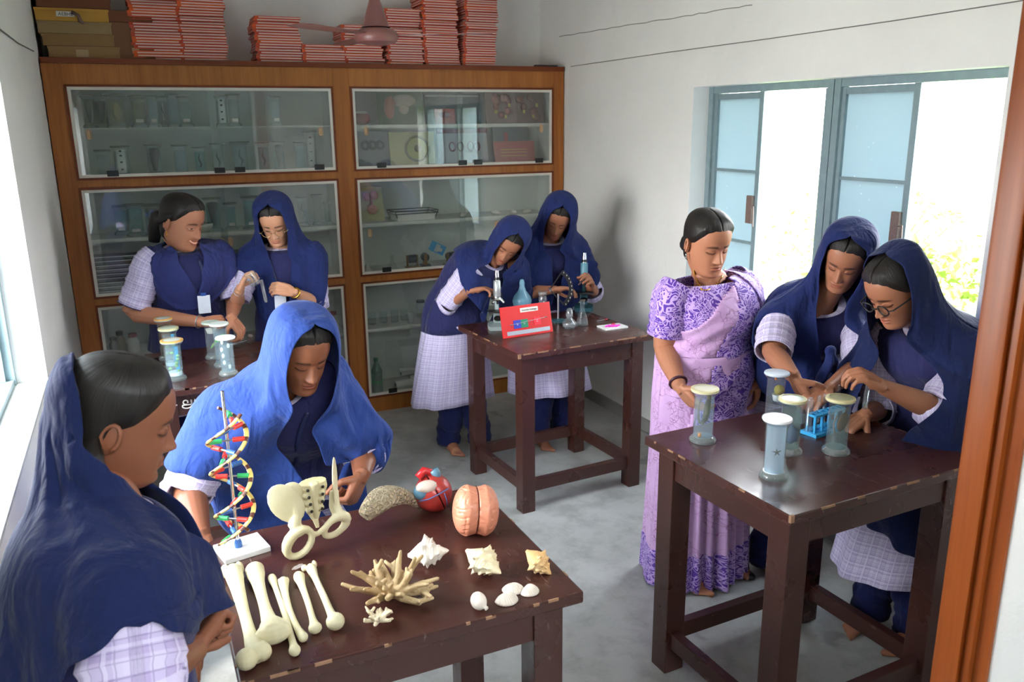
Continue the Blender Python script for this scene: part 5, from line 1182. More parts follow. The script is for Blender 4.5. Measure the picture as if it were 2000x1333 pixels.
            for _ in range(4): Pg[r0_:-1, 1:-1] = Pg[r0_:-1, 1:-1] * .5 + .125 * (Pg[r0_ - 1:-2, 1:-1] + Pg[r0_ + 1:, 1:-1] + Pg[r0_:-1, :-2] + Pg[r0_:-1, 2:])
        pin = np.zeros((NR, NC), bool)
        if hood: pin[:int(NR * start * dp.get('pin', .72))] = True
        pin[:, :2] = True; pin[:, -2:] = True
        for (rA, rB, cA, cB) in dp.get('pins', []): pin[int(rA * (NR - 1)):int(rB * (NR - 1)) + 1, int(cA * (NC - 1)):int(cB * (NC - 1)) + 1] = True
        Pr = cloth_relax(Pg, bv, pin, dp.get('steps', 30), .012, dp.get('grav', .00035), dp.get('slack', 1.0), 3)
        nt_ = max(5, int(NR * .13)); 
        if hood:
            for _ in range(10):
                for i_ in range(1, nt_):
                    Pr[i_, 1:-1] = Pr[i_, 1:-1] * .4 + .3 * (Pr[i_, :-2] + Pr[i_, 2:])
                Pr[0] = Pr[1].mean(0) * .5 + Pr[0].mean(0) * .5
        for _ in range(2):
            Pr[1:-1, 1:-1] = Pr[1:-1, 1:-1] * .5 + .125 * (Pr[:-2, 1:-1] + Pr[2:, 1:-1] + Pr[1:-1, :-2] + Pr[1:-1, 2:])
        for i_ in range(nt_, NR):
            for j_ in range(1, NC - 1):
                loc, nr, ix, ds = bv.find_nearest(Pr[i_, j_], .05)
                if loc is not None and (Vector(Pr[i_, j_]) - loc).dot(nr) < .016: Pr[i_, j_] = loc + nr * .016
        uv = np.stack(np.meshgrid(np.linspace(0, 1.3, NC), np.linspace(0, .9, NR)), -1)
        m = MB().grid(Pr, uv); o = put('dupatta', m, dp.get('mat', MAT_DUP), thick=.0035); sb = o.modifiers.new('sub', 'SUBSURF'); sb.levels = 1; sb.render_levels = 1
        sp['_dup'] = Pr
    sp['_root'] = root; sp['_Hm'] = Hm; sp['_base'] = base; sp['_tips'] = tipsall; sp['_put'] = put
    return root
def saree_mats():
    g = G('pink_floral_saree'); c = g.co('UV', (1, 1, 1)); n = g.noise(c, 16, 3, .5, .8)
    vo = g.n('ShaderNodeTexVoronoi', feature='DISTANCE_TO_EDGE'); vo.inputs['Scale'].default_value = 24
    nn = g.n('ShaderNodeTexNoise'); g.l(c, nn.inputs[0]); nn.inputs['Scale'].default_value = 14; g.l(g.mix(.12, c, nn.outputs[1], 'ADD'), vo.inputs[0])
    ln = g.ramp(vo.outputs[0], [(.012, .9), (.03, 0.)]); n4 = g.noise(c, 9, 2); ln = g.math('MULTIPLY', ln, g.ramp(n4, [(.42, 0.), (.52, .75)]))
    vo2 = g.n('ShaderNodeTexVoronoi', feature='DISTANCE_TO_EDGE'); vo2.inputs['Scale'].default_value = 44; g.l(g.mix(.08, c, nn.outputs[1], 'ADD'), vo2.inputs[0])
    l2 = g.math('MULTIPLY', g.ramp(vo2.outputs[0], [(.02, 1.), (.06, 0.)]), g.ramp(n4, [(.5, 0.), (.6, .5)]))
    base = g.mix(n, rgb(200, 156, 208), rgb(216, 178, 222)); g.set(col=g.mix(g.math('MAXIMUM', ln, l2), base, rgb(120, 60, 110)), rough=.65, spec=.25, sheen=.2); g.bump(g.noise(g.co('UV', (6, 1.5, 1)), 2.5, 3), .5, .018)
    h = G('purple_block_print'); c = h.co('UV'); nn = h.n('ShaderNodeTexNoise'); h.l(c, nn.inputs[0]); nn.inputs['Scale'].default_value = 20; nn.inputs['Detail'].default_value = 1
    wv = h.n('ShaderNodeTexVoronoi', feature='DISTANCE_TO_EDGE'); wv.inputs['Scale'].default_value = 46; h.l(h.mix(.10, c, nn.outputs[1], 'ADD'), wv.inputs[0])
    v2 = h.n('ShaderNodeTexVoronoi'); v2.inputs['Scale'].default_value = 46; h.l(h.mix(.10, c, nn.outputs[1], 'ADD'), v2.inputs[0])
    e = h.math('MAXIMUM', h.ramp(wv.outputs[0], [(.07, 1.), (.11, 0.)]), h.ramp(v2.outputs[0], [(.16, 0.), (.2, 1.), (.3, 1.), (.34, 0.)]))
    h.set(col=h.mix(e, rgb(88, 52, 158), rgb(196, 164, 222)), rough=.6, spec=.25, sheen=.2); h.bump(h.noise(h.co('UV', (6, 1.5, 1)), 2.5, 3), .4, .015)
    return g.m, h.m
MAT_SAR, MAT_BOR = saree_mats()
def saree(sp):
    put = sp['_put']; k = sp['k']; hip = V(sp['spine'][0]); up = np.array([0, 0, 1.]); r0 = np3(sp['R0']); f0 = np.cross(up, r0); nk = V(sp['spine'][-1]); Lf = -V(sp['R1'])
    m = MB(); loft_rings(m, torso_rings(sp, k, .009, .45, .945, 24), 56, 2.2); blouse = put('blouse', m, MAT_BOR, thick=.003); src = [(m.v, m.f)]
    # skirt
    def sk(z0, z1, n, grow, mat, name):
        rings = []
        for z in np.linspace(z0, z1, n):
            t = (z - .03) / (hip.z + .16 - .03); c = np.array([hip.x, hip.y, z])
            rings.append((c, r0, f0, (.225 * (1 - t) ** 1.2 + .168 * k * (1 - (1 - t) ** 1.2)) * (1 + .06 * math.exp(-((t - .8) / .15) ** 2)) + grow, .170 * (1 - t) + .128 * k * t + grow))
        def dsp(t_, th):
            z = z0 + (z1 - z0) * t_; q = np.clip(1 - z / (hip.z + .1), 0, 1) ** .7; fr = np.exp(-((th - PI / 2 + .1) / .75) ** 2)
            return q * (.022 * fr * np.sin(26 * th + 1.5 * z) + .012 * np.sin(8 * th + 2.1) + .006 * np.sin(13 * th + .5))
        mm = MB(); loft_rings(mm, rings, 150, 2.1, dsp); mm.uv = [(u * 1.05, v) for u, v in mm.uv]; src.append((mm.v, mm.f)); return put(name, mm, mat, thick=.004)
    sk(.155, hip.z + .18, 40, .012, MAT_SAR, 'saree_skirt'); sk(.012, .17, 12, .014, MAT_BOR, 'skirt_border')
    # pallu across the chest: pink field and purple border, one cloth each
    T0, T1 = -.02, .995; rg = torso_rings(sp, k, .024, 0.0, T1, 60); lw = []
    for q in range(14, 0, -1):
        c = rg[0][0].copy(); c[2] -= q * .02; lw.append((c, r0, f0, rg[0][3] + .0009 * q, rg[0][4] + .0009 * q))
    rings = lw + rg; tv = np.concatenate([np.linspace(-.28, -.02, 14) / .445, np.linspace(0, T1, 60)])
    full = MB(); loft_rings(full, rings, 120, 2.2, lambda t_, th: .0035 * np.sin(5 * th + 26 * t_) + .003 * np.sin(9 * th - 40 * t_)); NC = 121
    pk, bo = [], []
    for fi, f in enumerate(full.f):
        i = fi // 120; j = fi % 120; t = tv[min(i, len(tv) - 1)]; th = 2 * PI * (j + .5) / 120; xl = -math.cos(th); front = math.sin(th) > -.15
        if t < 0 and math.sin(th) < -.2: continue
        xm = xl * .19
        edge = np.interp(t, [-.7, .05, .30, .55, .70, .85, .95, 1.0], [-.3, -.3, -.3, -.19, -.125, -.045, .030, .055])     # upper edge of the cloth, from right armpit to left neck
        if xm < edge and (front or t > .3): continue
        if not front and xm < .02: continue
        bl = np.interp(t, [-.65, -.3, 0, .3, .6, .8, 1.0], [-.16, -.13, -.105, -.075, -.03, .005, .020])
        br = np.interp(t, [-.65, 0, .2, .5, 1.0], [-.02, .07, .14, .30, .30])
        if t < 0 and (xm < bl - .02 or xm > br): continue
        (bo if xm > bl else pk).append(f)
    for nm, fl, mt in (('pallu', pk, MAT_SAR), ('pallu_border', bo, MAT_BOR)):
        mm = MB(); mm.v = list(full.v); mm.uv = [(u * 1.05, v) for u, v in full.uv]; mm.f = fl; me = mm.mesh(nm, True); bmx = bmesh.new(); bmx.from_mesh(me); bmesh.ops.delete(bmx, geom=[q for q in bmx.verts if not q.link_faces], context='VERTS'); bmx.to_mesh(me); bmx.free(); put(nm, me, mt, thick=.004)
    # shoulder drape
    up1 = (nk - V(sp['spine'][-2])).normalized(); F1 = up1.cross(V(sp['R1'])); NR, NCx = 40, 22; Pg = np.zeros((NR, NCx, 3)); uv = np.zeros((NR, NCx, 2))
    for i in range(NR):
        for j in range(NCx):
            xx = .075 + .155 * j / (NCx - 1); s = i / (NR - 1); th = D(-78 + 300 * s); dp_ = np.interp(xx, [.07, .12, .17, .21, .24], [-.035, -.058, -.070, -.095, -.14]); 
            low = -.20 if s < .2 or s > .8 else 0
            q = nk + Lf * (xx + .004 * math.sin(9 * s + j * .9)) + V(0, 0, 1) * (dp_ + .045 * max(math.sin(th), 0) + (math.sin(th) < 0) * math.sin(th) * .22) + F1 * (math.cos(th) * (.108 if math.sin(th) < 0 else .100 * abs(math.cos(th)) ** .1)); Pg[i, j] = q; uv[i, j] = (xx * 1.3, s * .6)
    src2 = src + [sp['_body'], (full.v, bo)] + sp.get('_sleeves', []); bv = bvh_of(src2); sp['_bvh'] = bv; pin = np.zeros((NR, NCx), bool)
    Pr = cloth_relax(Pg, bv, pin, 14, .006, .0003, 1.0, 2); mm = MB().grid(Pr, uv); o = put('shoulder_drape', mm, MAT_BOR, thick=.004)
def glasses(sp, mat, r=.0215, th=.0012, round_=True):
    Hm = sp['_Hm']; m = MB(); l = MB()
    for sx in (-1, 1):
        pts = [Hm @ V(sx * .0325 + r * 1.05 * math.cos(t), .0965 - .004 * abs(math.cos(t)), .1060 + r * .95 * math.sin(t)) for t in [2 * PI * i / 22 for i in range(22)]]
        m.tube(pts, th, 6, True); l.add([tuple(p) for p in pts], [tuple(range(22))])
        m.tube([Hm @ V(sx * .055, .093, .108), Hm @ V(sx * .070, .085, .110), Hm @ V(sx * .078, .03, .108), Hm @ V(sx * .078, -.01, .108), Hm @ V(sx * .076, -.03, .095)], th, 6)
    m.tube([Hm @ V(-.011, .0965, .109), Hm @ V(0, .1015, .112), Hm @ V(.011, .0965, .109)], th, 6)
    o = sp['_put']('glasses', m, mat); l.v = [tuple(V(p) - sp['_base']) for p in l.v]; l.obj('lens', MAT_LENS, o)
def earrings(sp, mat=None, sides=(-1, 1), drop=.014):
    Hm = sp['_Hm']; m = MB()
    for sx in sides:
        p = Hm @ V(sx * .080, -.006, .067); m.ball(p, .0045, 8); m.ball(p - V(0, 0, drop * .6), .0035, 8); m.ball(p - V(0, 0, drop), .0055, 8, sc=(1, 1, .6))
    sp['_put']('earrings', m, mat or MAT_GOLD)
MAT_LAN = M_('navy_lanyard', rgb(26, 34, 78), .6); MAT_CARD = M_('white_id_card', rgb(226, 232, 244), .3, .04)
def onto(sp, u, v, off=.010):
    o = V(0, 0, H); q = P(u, v, y=3.0); d = (q - o).normalized(); loc, nr, i, dist = sp['_bvh'].ray_cast(o, d); return loc - d * off if loc is not None else q
def lanyard(sp, pts, card=None, cd=(1, 0, 0), cu=(0, 0, 1), label_blue=True, txt=None):
    """pts: polyline of the strap on the chest; card: centre point of the card"""
    m = MB(); bnd = [V(p) for p in pts]
    m.tube(bnd, .009, 6, sx=.15, up=sp.get('lanup', (0, -1, 0))); ly = sp['_put']('lanyard', m, MAT_LAN)
    if card is not None:
        r_ = V(cd).normalized(); u_ = V(cu).normalized(); n_ = r_.cross(u_).normalized(); u_ = n_.cross(r_); c_ = V(card) - sp['_base']
        Mx = Matrix((r_, n_, u_)).transposed().to_4x4(); Mx.translation = c_
        o = MB().box(-.029, -.0015, -.046, .029, .0015, .046, Mx, b=.001).obj('id_card', MAT_CARD, sp['_root'])
        MB().box(-.012, -.004, .044, .012, .002, .060, Mx, b=.001).obj('card_clip', M_('blue_clip', rgb(50, 90, 170), .4), o)
        MB().box(-.022, -.0022, -.030, .022, -.0016, -.006, Mx).obj('card_print', M_('card_print', rgb(170, 180, 205), .5), o)
    return ly
# ================================================================ THE NINE PEOPLE
SK1 = skinmat('brown_skin_warm', rgb(176, 118, 90)); SK2 = skinmat('brown_skin_light', rgb(196, 142, 112)); SK3 = skinmat('brown_skin_deep', rgb(136, 84, 60)); SK4 = skinmat('brown_skin_mid', rgb(160, 106, 80))
def body_dir(x, y): 
    F = V(x, y, 0).normalized(); return F.cross(V(0, 0, 1))
def shoulders(neck, R, drop=.075, w=.165, fwd=0, F=None):
    F = V(0, 0, 1).cross(R) if F is None else F
    return neck + R * w - V(0, 0, drop) + F * fwd, neck - R * w - V(0, 0, drop) + F * fwd
BACKHOOD = [(.240, -.055, .012, .016, .010, 20, 20), (.236, -.050, .040, .052, .030, 60, 60), (.218, -.045, .070, .074, .04, 75, 75), (.190, -.030, .088, .088, .06, 84, 84),
            (.150, -.015, .096, .104, .080, 92, 92), (.095, -.010, .098, .110, .090, 98, 98), (.040, -.005, .096, .112, .10, 90, 90), (-.015, .0, .094, .114, .104, 62, 62)]
PEOPLE = {}
# ---- smiling girl, far left (hair uncovered)
R = body_dir(.18, -1); nk = V(.205, 4.37, 1.30)
rs, ls = shoulders(nk, R)
sp = dict(label='smiling girl with uncovered braided hair and gold earrings at the far table', base=(.21, 4.42), seed=3, k=1.05, hs=1.10, skin=SK1, smile=1, full=.6, lid='open', R0=R, R1=R,
          spine=[V(.20, 4.43, .84), V(.205, 4.42, 1.0), V(.21, 4.40, 1.14), nk], head=P(357, 434, y=4.31), look=(.70, -.68, -.36), hup=(.1, 0, 1), hemc=(.20, 4.44), hem=.46,
          feet=[((.12, 4.44, 0), (.1, -1, 0), -1), ((.30, 4.44, 0), (.1, -1, 0), 1)],
          arms=[dict(s=rs, e=P(256, 612, y=4.34), w=P(398, 630, y=4.13), d=(1, -.12, .05), n=(-.1, .5, -1), side=1, pose='fist', sleeve=.86, cuff=1, k=1.15, bangle=MAT_STEEL, bw=.003),
                dict(s=ls, e=P(458, 592, y=4.36), w=P(452, 622, y=4.13), d=(.35, -.35, -.6), n=(-.4, .3, -.8), side=-1, pose='hold', sleeve=.86, cuff=1, k=1.0)],
          hair_extra=[([(0, -.09, .10), (0, -.125, .08), (-.0, -.13, .03), (0, -.12, -.03)], [.04, .042, .034, .026]), ([(.068, .01, .16), (.080, -.02, .13), (.078, -.055, .10), (.05, -.09, .08)], [.012, .014, .016, .018]),
                      ([(-.068, .01, .16), (-.080, -.02, .13), (-.078, -.055, .10), (-.05, -.09, .08)], [.012, .014, .016, .018])],
          dup=dict(hood=False, mat=clothmat('indigo_dupatta', rgb(48, 54, 106), .06, .8), fold=.7, steps=30, nr=50,
                   rings=[(.046, -.005, .076, .082, .082, 36, 36), (.010, -.0, .105, .100, .105, 30, 28), (-.035, 0, .160, .120, .130, 20, 20), (-.085, .0, .180, .130, .142, 12, 12), (-.15, .0, .184, .136, .155, 5, 5), (-.22, .0, .19, .145, .165, -2, -2), (-.28, .0, .185, .145, .160, -3, -3)],
                   hem=([0, .07, .16, .30, .5, .7, .84, .93, 1], [1.0, .95, .72, .50, .9, .50, .72, .95, 1.0])))
PEOPLE['A'] = sp
# ---- girl with round glasses holding a beaker
R = body_dir(-.22, -1); nk = V(.672, 4.37, 1.275); rs, ls = shoulders(nk, R, w=.155)
sp = dict(label='girl in round thin-rimmed glasses and blue scarf holding a beaker and a test tube', base=(.68, 4.43), seed=5, k=.93, hs=1.0, skin=SK2, lid='down', R0=R, R1=R,
          spine=[V(.70, 4.45, .82), V(.695, 4.44, .98), V(.685, 4.41, 1.11), nk], head=P(537, 432, y=4.30), look=(-.28, -.80, -.50), hup=(-.05, 0, 1), hemc=(.70, 4.46), hem=.45,
          feet=[((.62, 4.46, 0), (0, -1, 0), -1), ((.78, 4.46, 0), (0, -1, 0), 1)],
          arms=[dict(s=rs, e=P(462, 592, y=4.32), w=P(468, 566, y=4.17), d=(.30, -.10, .60), n=(.9, -.2, -.3), side=1, pose='hold', sleeve=.92, hs=.95, bangle=MAT_STEEL, bw=.0015),
                dict(s=ls, e=P(620, 592, y=4.33), w=P(571, 570, y=4.16), d=(-1, -.05, .36), n=(-.2, .8, -.5), side=-1, pose='pinch', sleeve=1.05, hs=.95, bangle=MAT_GOLD, bw=.0055)],
          dup=dict(mat=MAT_DUP, fold=.9, oL=.8, oR=.8, rings=[(-.04, .0, .155, .130, .130, 18, 18), (-.10, .0, .200, .145, .150, 12, 11), (-.17, .0, .212, .152, .17, 9, 8), (-.25, 0, .205, .155, .18, 6, 5), (-.34, 0, .19, .15, .18, 7, 6), (-.42, 0, .17, .15, .17, 6, 6)],
                   hem=([0, .06, .13, .22, .33, .5, .67, .78, .87, .94, 1], [1.0, 1.0, .7, .18, .10, .45, .10, .18, .7, 1., 1.])))
PEOPLE['B'] = sp
# ---- left microscope girl
R = body_dir(.25, -1); nk = V(1.735, 4.10, 1.165); rs, ls = shoulders(nk, R, w=.16)
sp = dict(label='girl in a navy scarf leaning over the left microscope, her hand on its knob', base=(1.58, 4.36), seed=8, k=1.0, hs=1.0, skin=SK4, lid='down', R0=body_dir(.2, -1), R1=R,
          spine=[V(1.60, 4.33, .80), V(1.62, 4.30, .93), V(1.67, 4.22, 1.06), nk], head=P(993, 474, y=4.03), look=(-.52, -.74, -.66), hup=(.45, -.25, 1), hemc=(1.58, 4.36), hem=.31, hemw=(.26, .17),
          feet=[((1.55, 4.36, 0), (0, -1, 0), -1), ((1.72, 4.30, 0), (0, -1, 0), 1)],
          arms=[dict(cover=.3, s=rs, e=P(872, 594, y=4.15), w=P(918, 568, y=4.0), d=(.85, -.25, .10), n=(.1, -.2, -1), side=1, pose='relax', sleeve=1.06, hs=1.0, bangle=MAT_STEEL, bw=.0015),
                dict(cover=.6, s=ls, e=P(1012, 590, y=4.24), w=P(985, 604, y=4.14), d=(-.3, -.6, -.1), n=(0, -.2, -1), side=-1, pose='relax', sleeve=1.3, far=1)],
          dup=dict(drop=.30, mat=MAT_DUP, fold=1.0, oL=.85, oR=.7, edge=.012, rings=[(-.03, .01, .150, .130, .135, 16, 18), (-.09, .02, .200, .150, .165, 9, 11), (-.16, .03, .225, .160, .185, 5, 7), (-.24, .03, .22, .165, .20, 3, 4), (-.33, .03, .18, .165, .20, 2, 3)],
                   hem=([0, .06, .14, .24, .36, .5, .64, .76, .86, .94, 1], [1., 1., .8, .5, .5, .7, .30, .20, .26, .52, .8])))
PEOPLE['E'] = sp
# ---- right microscope girl
R = body_dir(-.05, -1); nk = V(2.17, 4.27, 1.225); rs, ls = shoulders(nk, R, w=.165)
sp = dict(label='taller girl in a navy scarf peering down at the right-hand microscope', base=(2.17, 4.36), seed=11, k=1.0, hs=1.0, skin=SK4, lid='down', R0=R, R1=R,
          spine=[V(2.17, 4.38, .83), V(2.17, 4.37, .98), V(2.17, 4.33, 1.10), nk], head=P(1090, 425, y=4.16), look=(-.52, -.74, -.66), hup=(.22, -.1, 1), hemc=(2.17, 4.26), hem=.31, hemw=(.25, .17),
          feet=[((2.06, 4.20, 0), (-.05, -1, 0), -1), ((2.27, 4.30, 0), (.1, -1, 0), 1)],
          arms=[dict(cover=.5, s=rs, e=P(1030, 572, y=4.2), w=P(1080, 566, y=4.05), d=(.9, -.3, .05), n=(0, -.3, -1), side=1, pose='relax', sleeve=.95, far=1),
                dict(cover=.3, s=ls, e=P(1158, 570, y=4.2), w=P(1152, 560, y=4.05), d=(-.25, -.5, .55), n=(-.9, 0, -.2), side=-1, pose='hold', sleeve=1.1, far=1)],
          dup=dict(drop=.2, mat=MAT_DUP, fold=1.0, oL=.8, oR=.7, w=1.06, edge=.008, rings=[(-.03, .01, .160, .135, .14, 15, 15), (-.09, .01, .205, .150, .165, 12, 10), (-.17, .01, .225, .155, .18, 7, 6), (-.26, .01, .225, .155, .185, 4, 3), (-.36, .01, .20, .155, .18, 8, 8)],
                   hem=([0, .06, .14, .24, .36, .5, .64, .76, .86, .94, 1], [1., 1., .8, .45, .5, .7, .6, .6, .8, 1., 1.])))
PEOPLE['F'] = sp
# ---- teacher in saree
R = body_dir(.10, -1); nk = V(2.015, 2.60, 1.285); rs, ls = shoulders(nk, R, w=.178, drop=.07)
sp = dict(label='woman teacher in a purple and pink printed saree with a gold chain', base=(2.02, 2.60), seed=13, k=1.16, hs=1.02, skin=SK1, full=.7, lid='down', style='saree', R0=R, R1=R, sleeve_mat=None,
          spine=[V(2.02, 2.60, .84), V(2.02, 2.60, 1.0), V(2.02, 2.60, 1.13), nk], head=P(1383, 474, y=2.55), look=(-.06, -.95, -.34), hup=(-.04, 0, 1), hemc=(2.02, 2.60), hem=.03,
          feet=[((1.93, 2.56, 0), (0, -1, 0), -1), ((2.16, 2.60, 0), (.2, -1, 0), 1)],
          arms=[dict(s=rs, e=P(1298, 680, y=2.60), w=P(1328, 757, y=2.42), d=(.35, -.55, -.62), n=(.8, .1, .4), side=1, pose='relax', sleeve=.72, k=1.15, bangle=M_('dark_maroon_bangle', rgb(60, 20, 40), .3), bw=.006),
                dict(s=ls, e=P(1492, 672, y=2.62), w=P(1480, 742, y=2.50), d=(-.30, -.30, -.85), n=(-.7, .5, .1), side=-1, pose='relax', sleeve=.72, k=1.12, bangle=MAT_GOLD, bw=.004)],
          hair_extra=[([(0, -.085, .07), (0, -.115, .055), (0, -.13, .03)], [.03, .038, .03])])
PEOPLE['G'] = sp
# ---- girl between teacher and rightmost girl
R = body_dir(-.28, -1); nk = V(2.335, 2.325, 1.205); rs, ls = shoulders(nk, R, w=.165)
sp = dict(label='girl in a knotted navy scarf standing between the teacher and the rightmost girl', base=(2.42, 2.46), seed=17, k=1.0, hs=1.0, skin=SK4, lid='down', R0=R, R1=R,
          spine=[V(2.44, 2.52, .82), V(2.43, 2.49, .97), V(2.39, 2.42, 1.09), nk], head=P(1652, 505, y=2.22), look=(-.80, -.48, -.50), hup=(.15, -.15, 1), hemc=(2.44, 2.54), hem=.45, hemw=(.26, .17),
          feet=[((2.30, 2.48, 0), (-.2, -1, 0), -1), ((2.48, 2.50, 0), (-.1, -1, 0), 1)],
          arms=[dict(cover=.10, s=rs, e=P(1510, 690, y=2.28), w=P(1552, 738, y=2.10), d=(.28, -.25, -.62), n=(.3, .2, .8), side=1, pose='pinch', sleeve=.98, k=1.05, hs=1.0),
                dict(cover=.6, s=ls, e=P(1680, 715, y=2.12), w=P(1615, 762, y=2.04), d=(-.85, -.1, -.30), n=(-.2, .3, -.9), side=-1, pose='hold', sleeve=1.1, k=1.0, hs=1.0)],
          dup=dict(drop=.30, mat=MAT_DUP, fold=.8, oL=.95, oR=.85, rings=[(-.03, .01, .160, .130, .14, 16, 16), (-.09, .01, .220, .150, .165, 10, 10), (-.16, .01, .245, .165, .19, 4, 4), (-.23, .02, .25, .17, .20, 0, 0), (-.30, .02, .24, .17, .19, -2, -2)],
                   hem=([0, .08, .2, .33, .5, .67, .8, .92, 1], [1., .9, .72, .6, .8, .72, .82, .95, 1.])))
PEOPLE['H'] = sp
# ---- rightmost girl, dark-rimmed glasses, seen from her left
R = body_dir(-1, -.22); nk = V(2.42, 1.90, 1.185); rs, ls = shoulders(nk, R, w=.165)
BH2 = [(.246, -.040, .001, .001, .001, -1, -1), (.243, -.040, .042, .056, .028, 12, 12), (.224, -.035, .072, .080, .05, 62, 62), (.196, -.022, .090, .094, .070, 72, 72),
       (.150, -.012, .098, .108, .090, 76, 76), (.095, -.006, .100, .114, .104, 72, 70), (.040, .0, .100, .116, .112, 62, 58), (-.015, .004, .098, .118, .112, 46, 42)]
sp = dict(label='girl in dark-rimmed glasses and a large navy scarf raising a test tube', base=(2.46, 1.92), seed=19, k=1.0, hs=1.0, skin=SK4, lid='down', R0=R, R1=R,
          spine=[V(2.52, 1.96, .82), V(2.51, 1.95, .97), V(2.47, 1.93, 1.09), nk], head=P(1748, 566, y=1.90), look=(-.92, .05, -.62), hup=(.0, 0, 1), hemc=(2.38, 1.90), hem=.33, hemw=(.19, .27),
          feet=[((2.40, 2.00, 0), (-1, -.2, 0), -1), ((2.44, 1.84, 0), (-1, -.3, 0), 1)],
          arms=[dict(cover=1.0, s=ls, e=P(1828, 800, y=1.72), w=P(1722, 755, y=1.76), d=(-.72, .25, .45), n=(-.5, .5, -.6), side=-1, pose='pinch', sleeve=1.02, k=1.05),
                dict(cover=.7, s=rs, e=P(1715, 800, y=2.02), w=P(1688, 812, y=1.93), d=(-.6, .0, -.25), n=(0, 0, -1), side=1, pose='hold', sleeve=1.2, k=1.0)],
          dup=dict(drop=.8, sq=2.8, aL=1.10, mat=MAT_DUPD, fold=.9, rings=[(-.03, .01, .170, .140, .15, 26, 24), (-.09, .01, .250, .165, .20, 15, 15), (-.17, .02, .30, .21, .27, 8, 9), (-.26, .02, .325, .25, .30, 5, 6), (-.35, .0, .33, .28, .29, 4, 5), (-.42, -.03, .32, .28, .26, 4, 5), (-.52, -.06, .32, .28, .25, 4, 5)],
                   hem=([0, .06, .15, .25, .38, .5, .65, .8, .9, 1], [.9, .9, .95, .98, .90, .8, .7, .7, .85, .9])), HR=BH2)
PEOPLE['I'] = sp
# ---- girl in window-lit blue scarf behind the bone table
R = body_dir(.10, -1); nk = V(.322, 2.37, 1.140); rs, ls = shoulders(nk, R, w=.162, drop=.07)
sp = dict(label='girl in a bright blue scarf leaning on the table behind the double helix', base=(.42, 2.60), seed=23, k=1.0, hs=.935, skin=SK3, lid='down', R0=R, R1=R,
          spine=[V(.40, 2.62, .74), V(.40, 2.58, .88), V(.40, 2.50, 1.01), nk], head=P(590, 688, y=2.25), look=(.18, -.86, -.42), hup=(.05, -.05, 1), hemc=(.42, 2.64), hem=.40,
          feet=[((.32, 2.64, 0), (0, -1, 0), -1), ((.52, 2.64, 0), (0, -1, 0), 1)],
          arms=[dict(cover=.5, s=rs, e=P(368, 955, y=2.34), w=P(392, 1048, y=2.14), d=(.02, -.30, -.85), n=(-.3, -.4, .3), side=1, pose='relax', sleeve=1.15, k=1.15),
                dict(cover=.8, s=ls, e=P(712, 880, y=2.36), w=P(706, 930, y=2.24), d=(-.35, -.25, -.45), n=(-.8, .3, -.2), side=-1, pose='fist', sleeve=1.3, k=1.1)],
          dup=dict(drop=.35, aR=1.32, aL=.97, sq=2.3, mat=MAT_DUPL, fold=.8, w=1.06, oL=.9, oR=.85, edge=.01, rings=[(-.03, .01, .165, .135, .14, 15, 15), (-.08, .01, .23, .16, .165, 9, 8), (-.15, .02, .255, .18, .19, 6, 5), (-.23, .03, .268, .19, .21, 4, 4), (-.32, .03, .26, .19, .21, 4, 4), (-.40, .03, .24, .18, .20, 4, 4)],
                   hem=([0, .06, .14, .24, .36, .5, .64, .76, .86, .94, 1], [1., 1., .85, .60, .6, .8, .95, 1., 1.0, 1., 1.])))
PEOPLE['C'] = sp
# ---- nearest girl at the left, in profile
R = body_dir(1, .12); nk = V(-.095, 1.43, 1.255); rs, ls = shoulders(nk, R, w=.165)
DH = [(.212, -.100, .001, .001, .001, -1, -1), (.206, -.098, .034, .020, .012, 60, 60), (.186, -.088, .066, .036, .018, 84, 84), (.158, -.070, .088, .054, .030, 96, 96),
      (.125, -.046, .098, .078, .050, 104, 104), (.085, -.026, .102, .098, .075, 104, 104), (.035, -.012, .100, .110, .10, 84, 84), (-.015, .0, .098, .114, .108, 58, 58)]
sp = dict(label='nearest girl, in profile in a dark blue scarf, beside the table of bones', base=(-.11, 1.40), seed=29, k=1.0, hs=.93, skin=SK3, full=.4, lid='down', R0=R, R1=R, plaid=MAT_PLAIDD,
          spine=[V(-.13, 1.41, .80), V(-.13, 1.41, .96), V(-.12, 1.42, 1.10), nk], head=P(236, 822, y=1.48), look=(.97, .03, -.34), hup=(.0, 0, 1), hemc=(-.12, 1.41), hem=.42, hemw=(.17, .20),
          feet=[((-.10, 1.31, 0), (1, .1, 0), -1), ((-.10, 1.49, 0), (1, .1, 0), 1)],
          arms=[dict(cover=.12, s=rs, e=P(262, 1332, y=1.20), w=P(378, 1268, y=1.40), d=(.52, .74, .22), n=(.6, -.2, -.8), side=1, pose='fist', sleeve=1.15, k=1.15),
                dict(s=ls, e=V(-.10, 1.64, .97), w=V(-.02, 1.58, .90), d=(.3, -.2, -.9), n=(0, 0, -1), side=-1, pose='relax', sleeve=1.15, far=1)],
          hair_extra=[([(.070, -.05, .09), (.088, -.035, .05), (.090, -.005, .015), (.085, .03, -.03), (.08, .055, -.08), (.075, .07, -.12)], [.020, .020, .018, .017, .016, .014])],
          hthick=.012, dup=dict(mat=MAT_DUPD, fold=.9, rings=[(-.03, .0, .165, .135, .14, 32, 30), (-.09, .0, .215, .155, .16, 18, 16), (-.17, .0, .245, .175, .18, 8, 8), (-.26, .0, .255, .19, .19, 3, 3), (-.34, .0, .24, .19, .185, 1, 1)],
                   hem=([0, .06, .15, .25, .38, .5, .62, .75, .85, .94, 1], [.8, .8, .75, .7, .9, 1.0, .62, .20, .26, .48, .62])), HR=DH)
PEOPLE['D'] = sp
for key_ in 'ABEFGHICD': person(PEOPLE[key_])
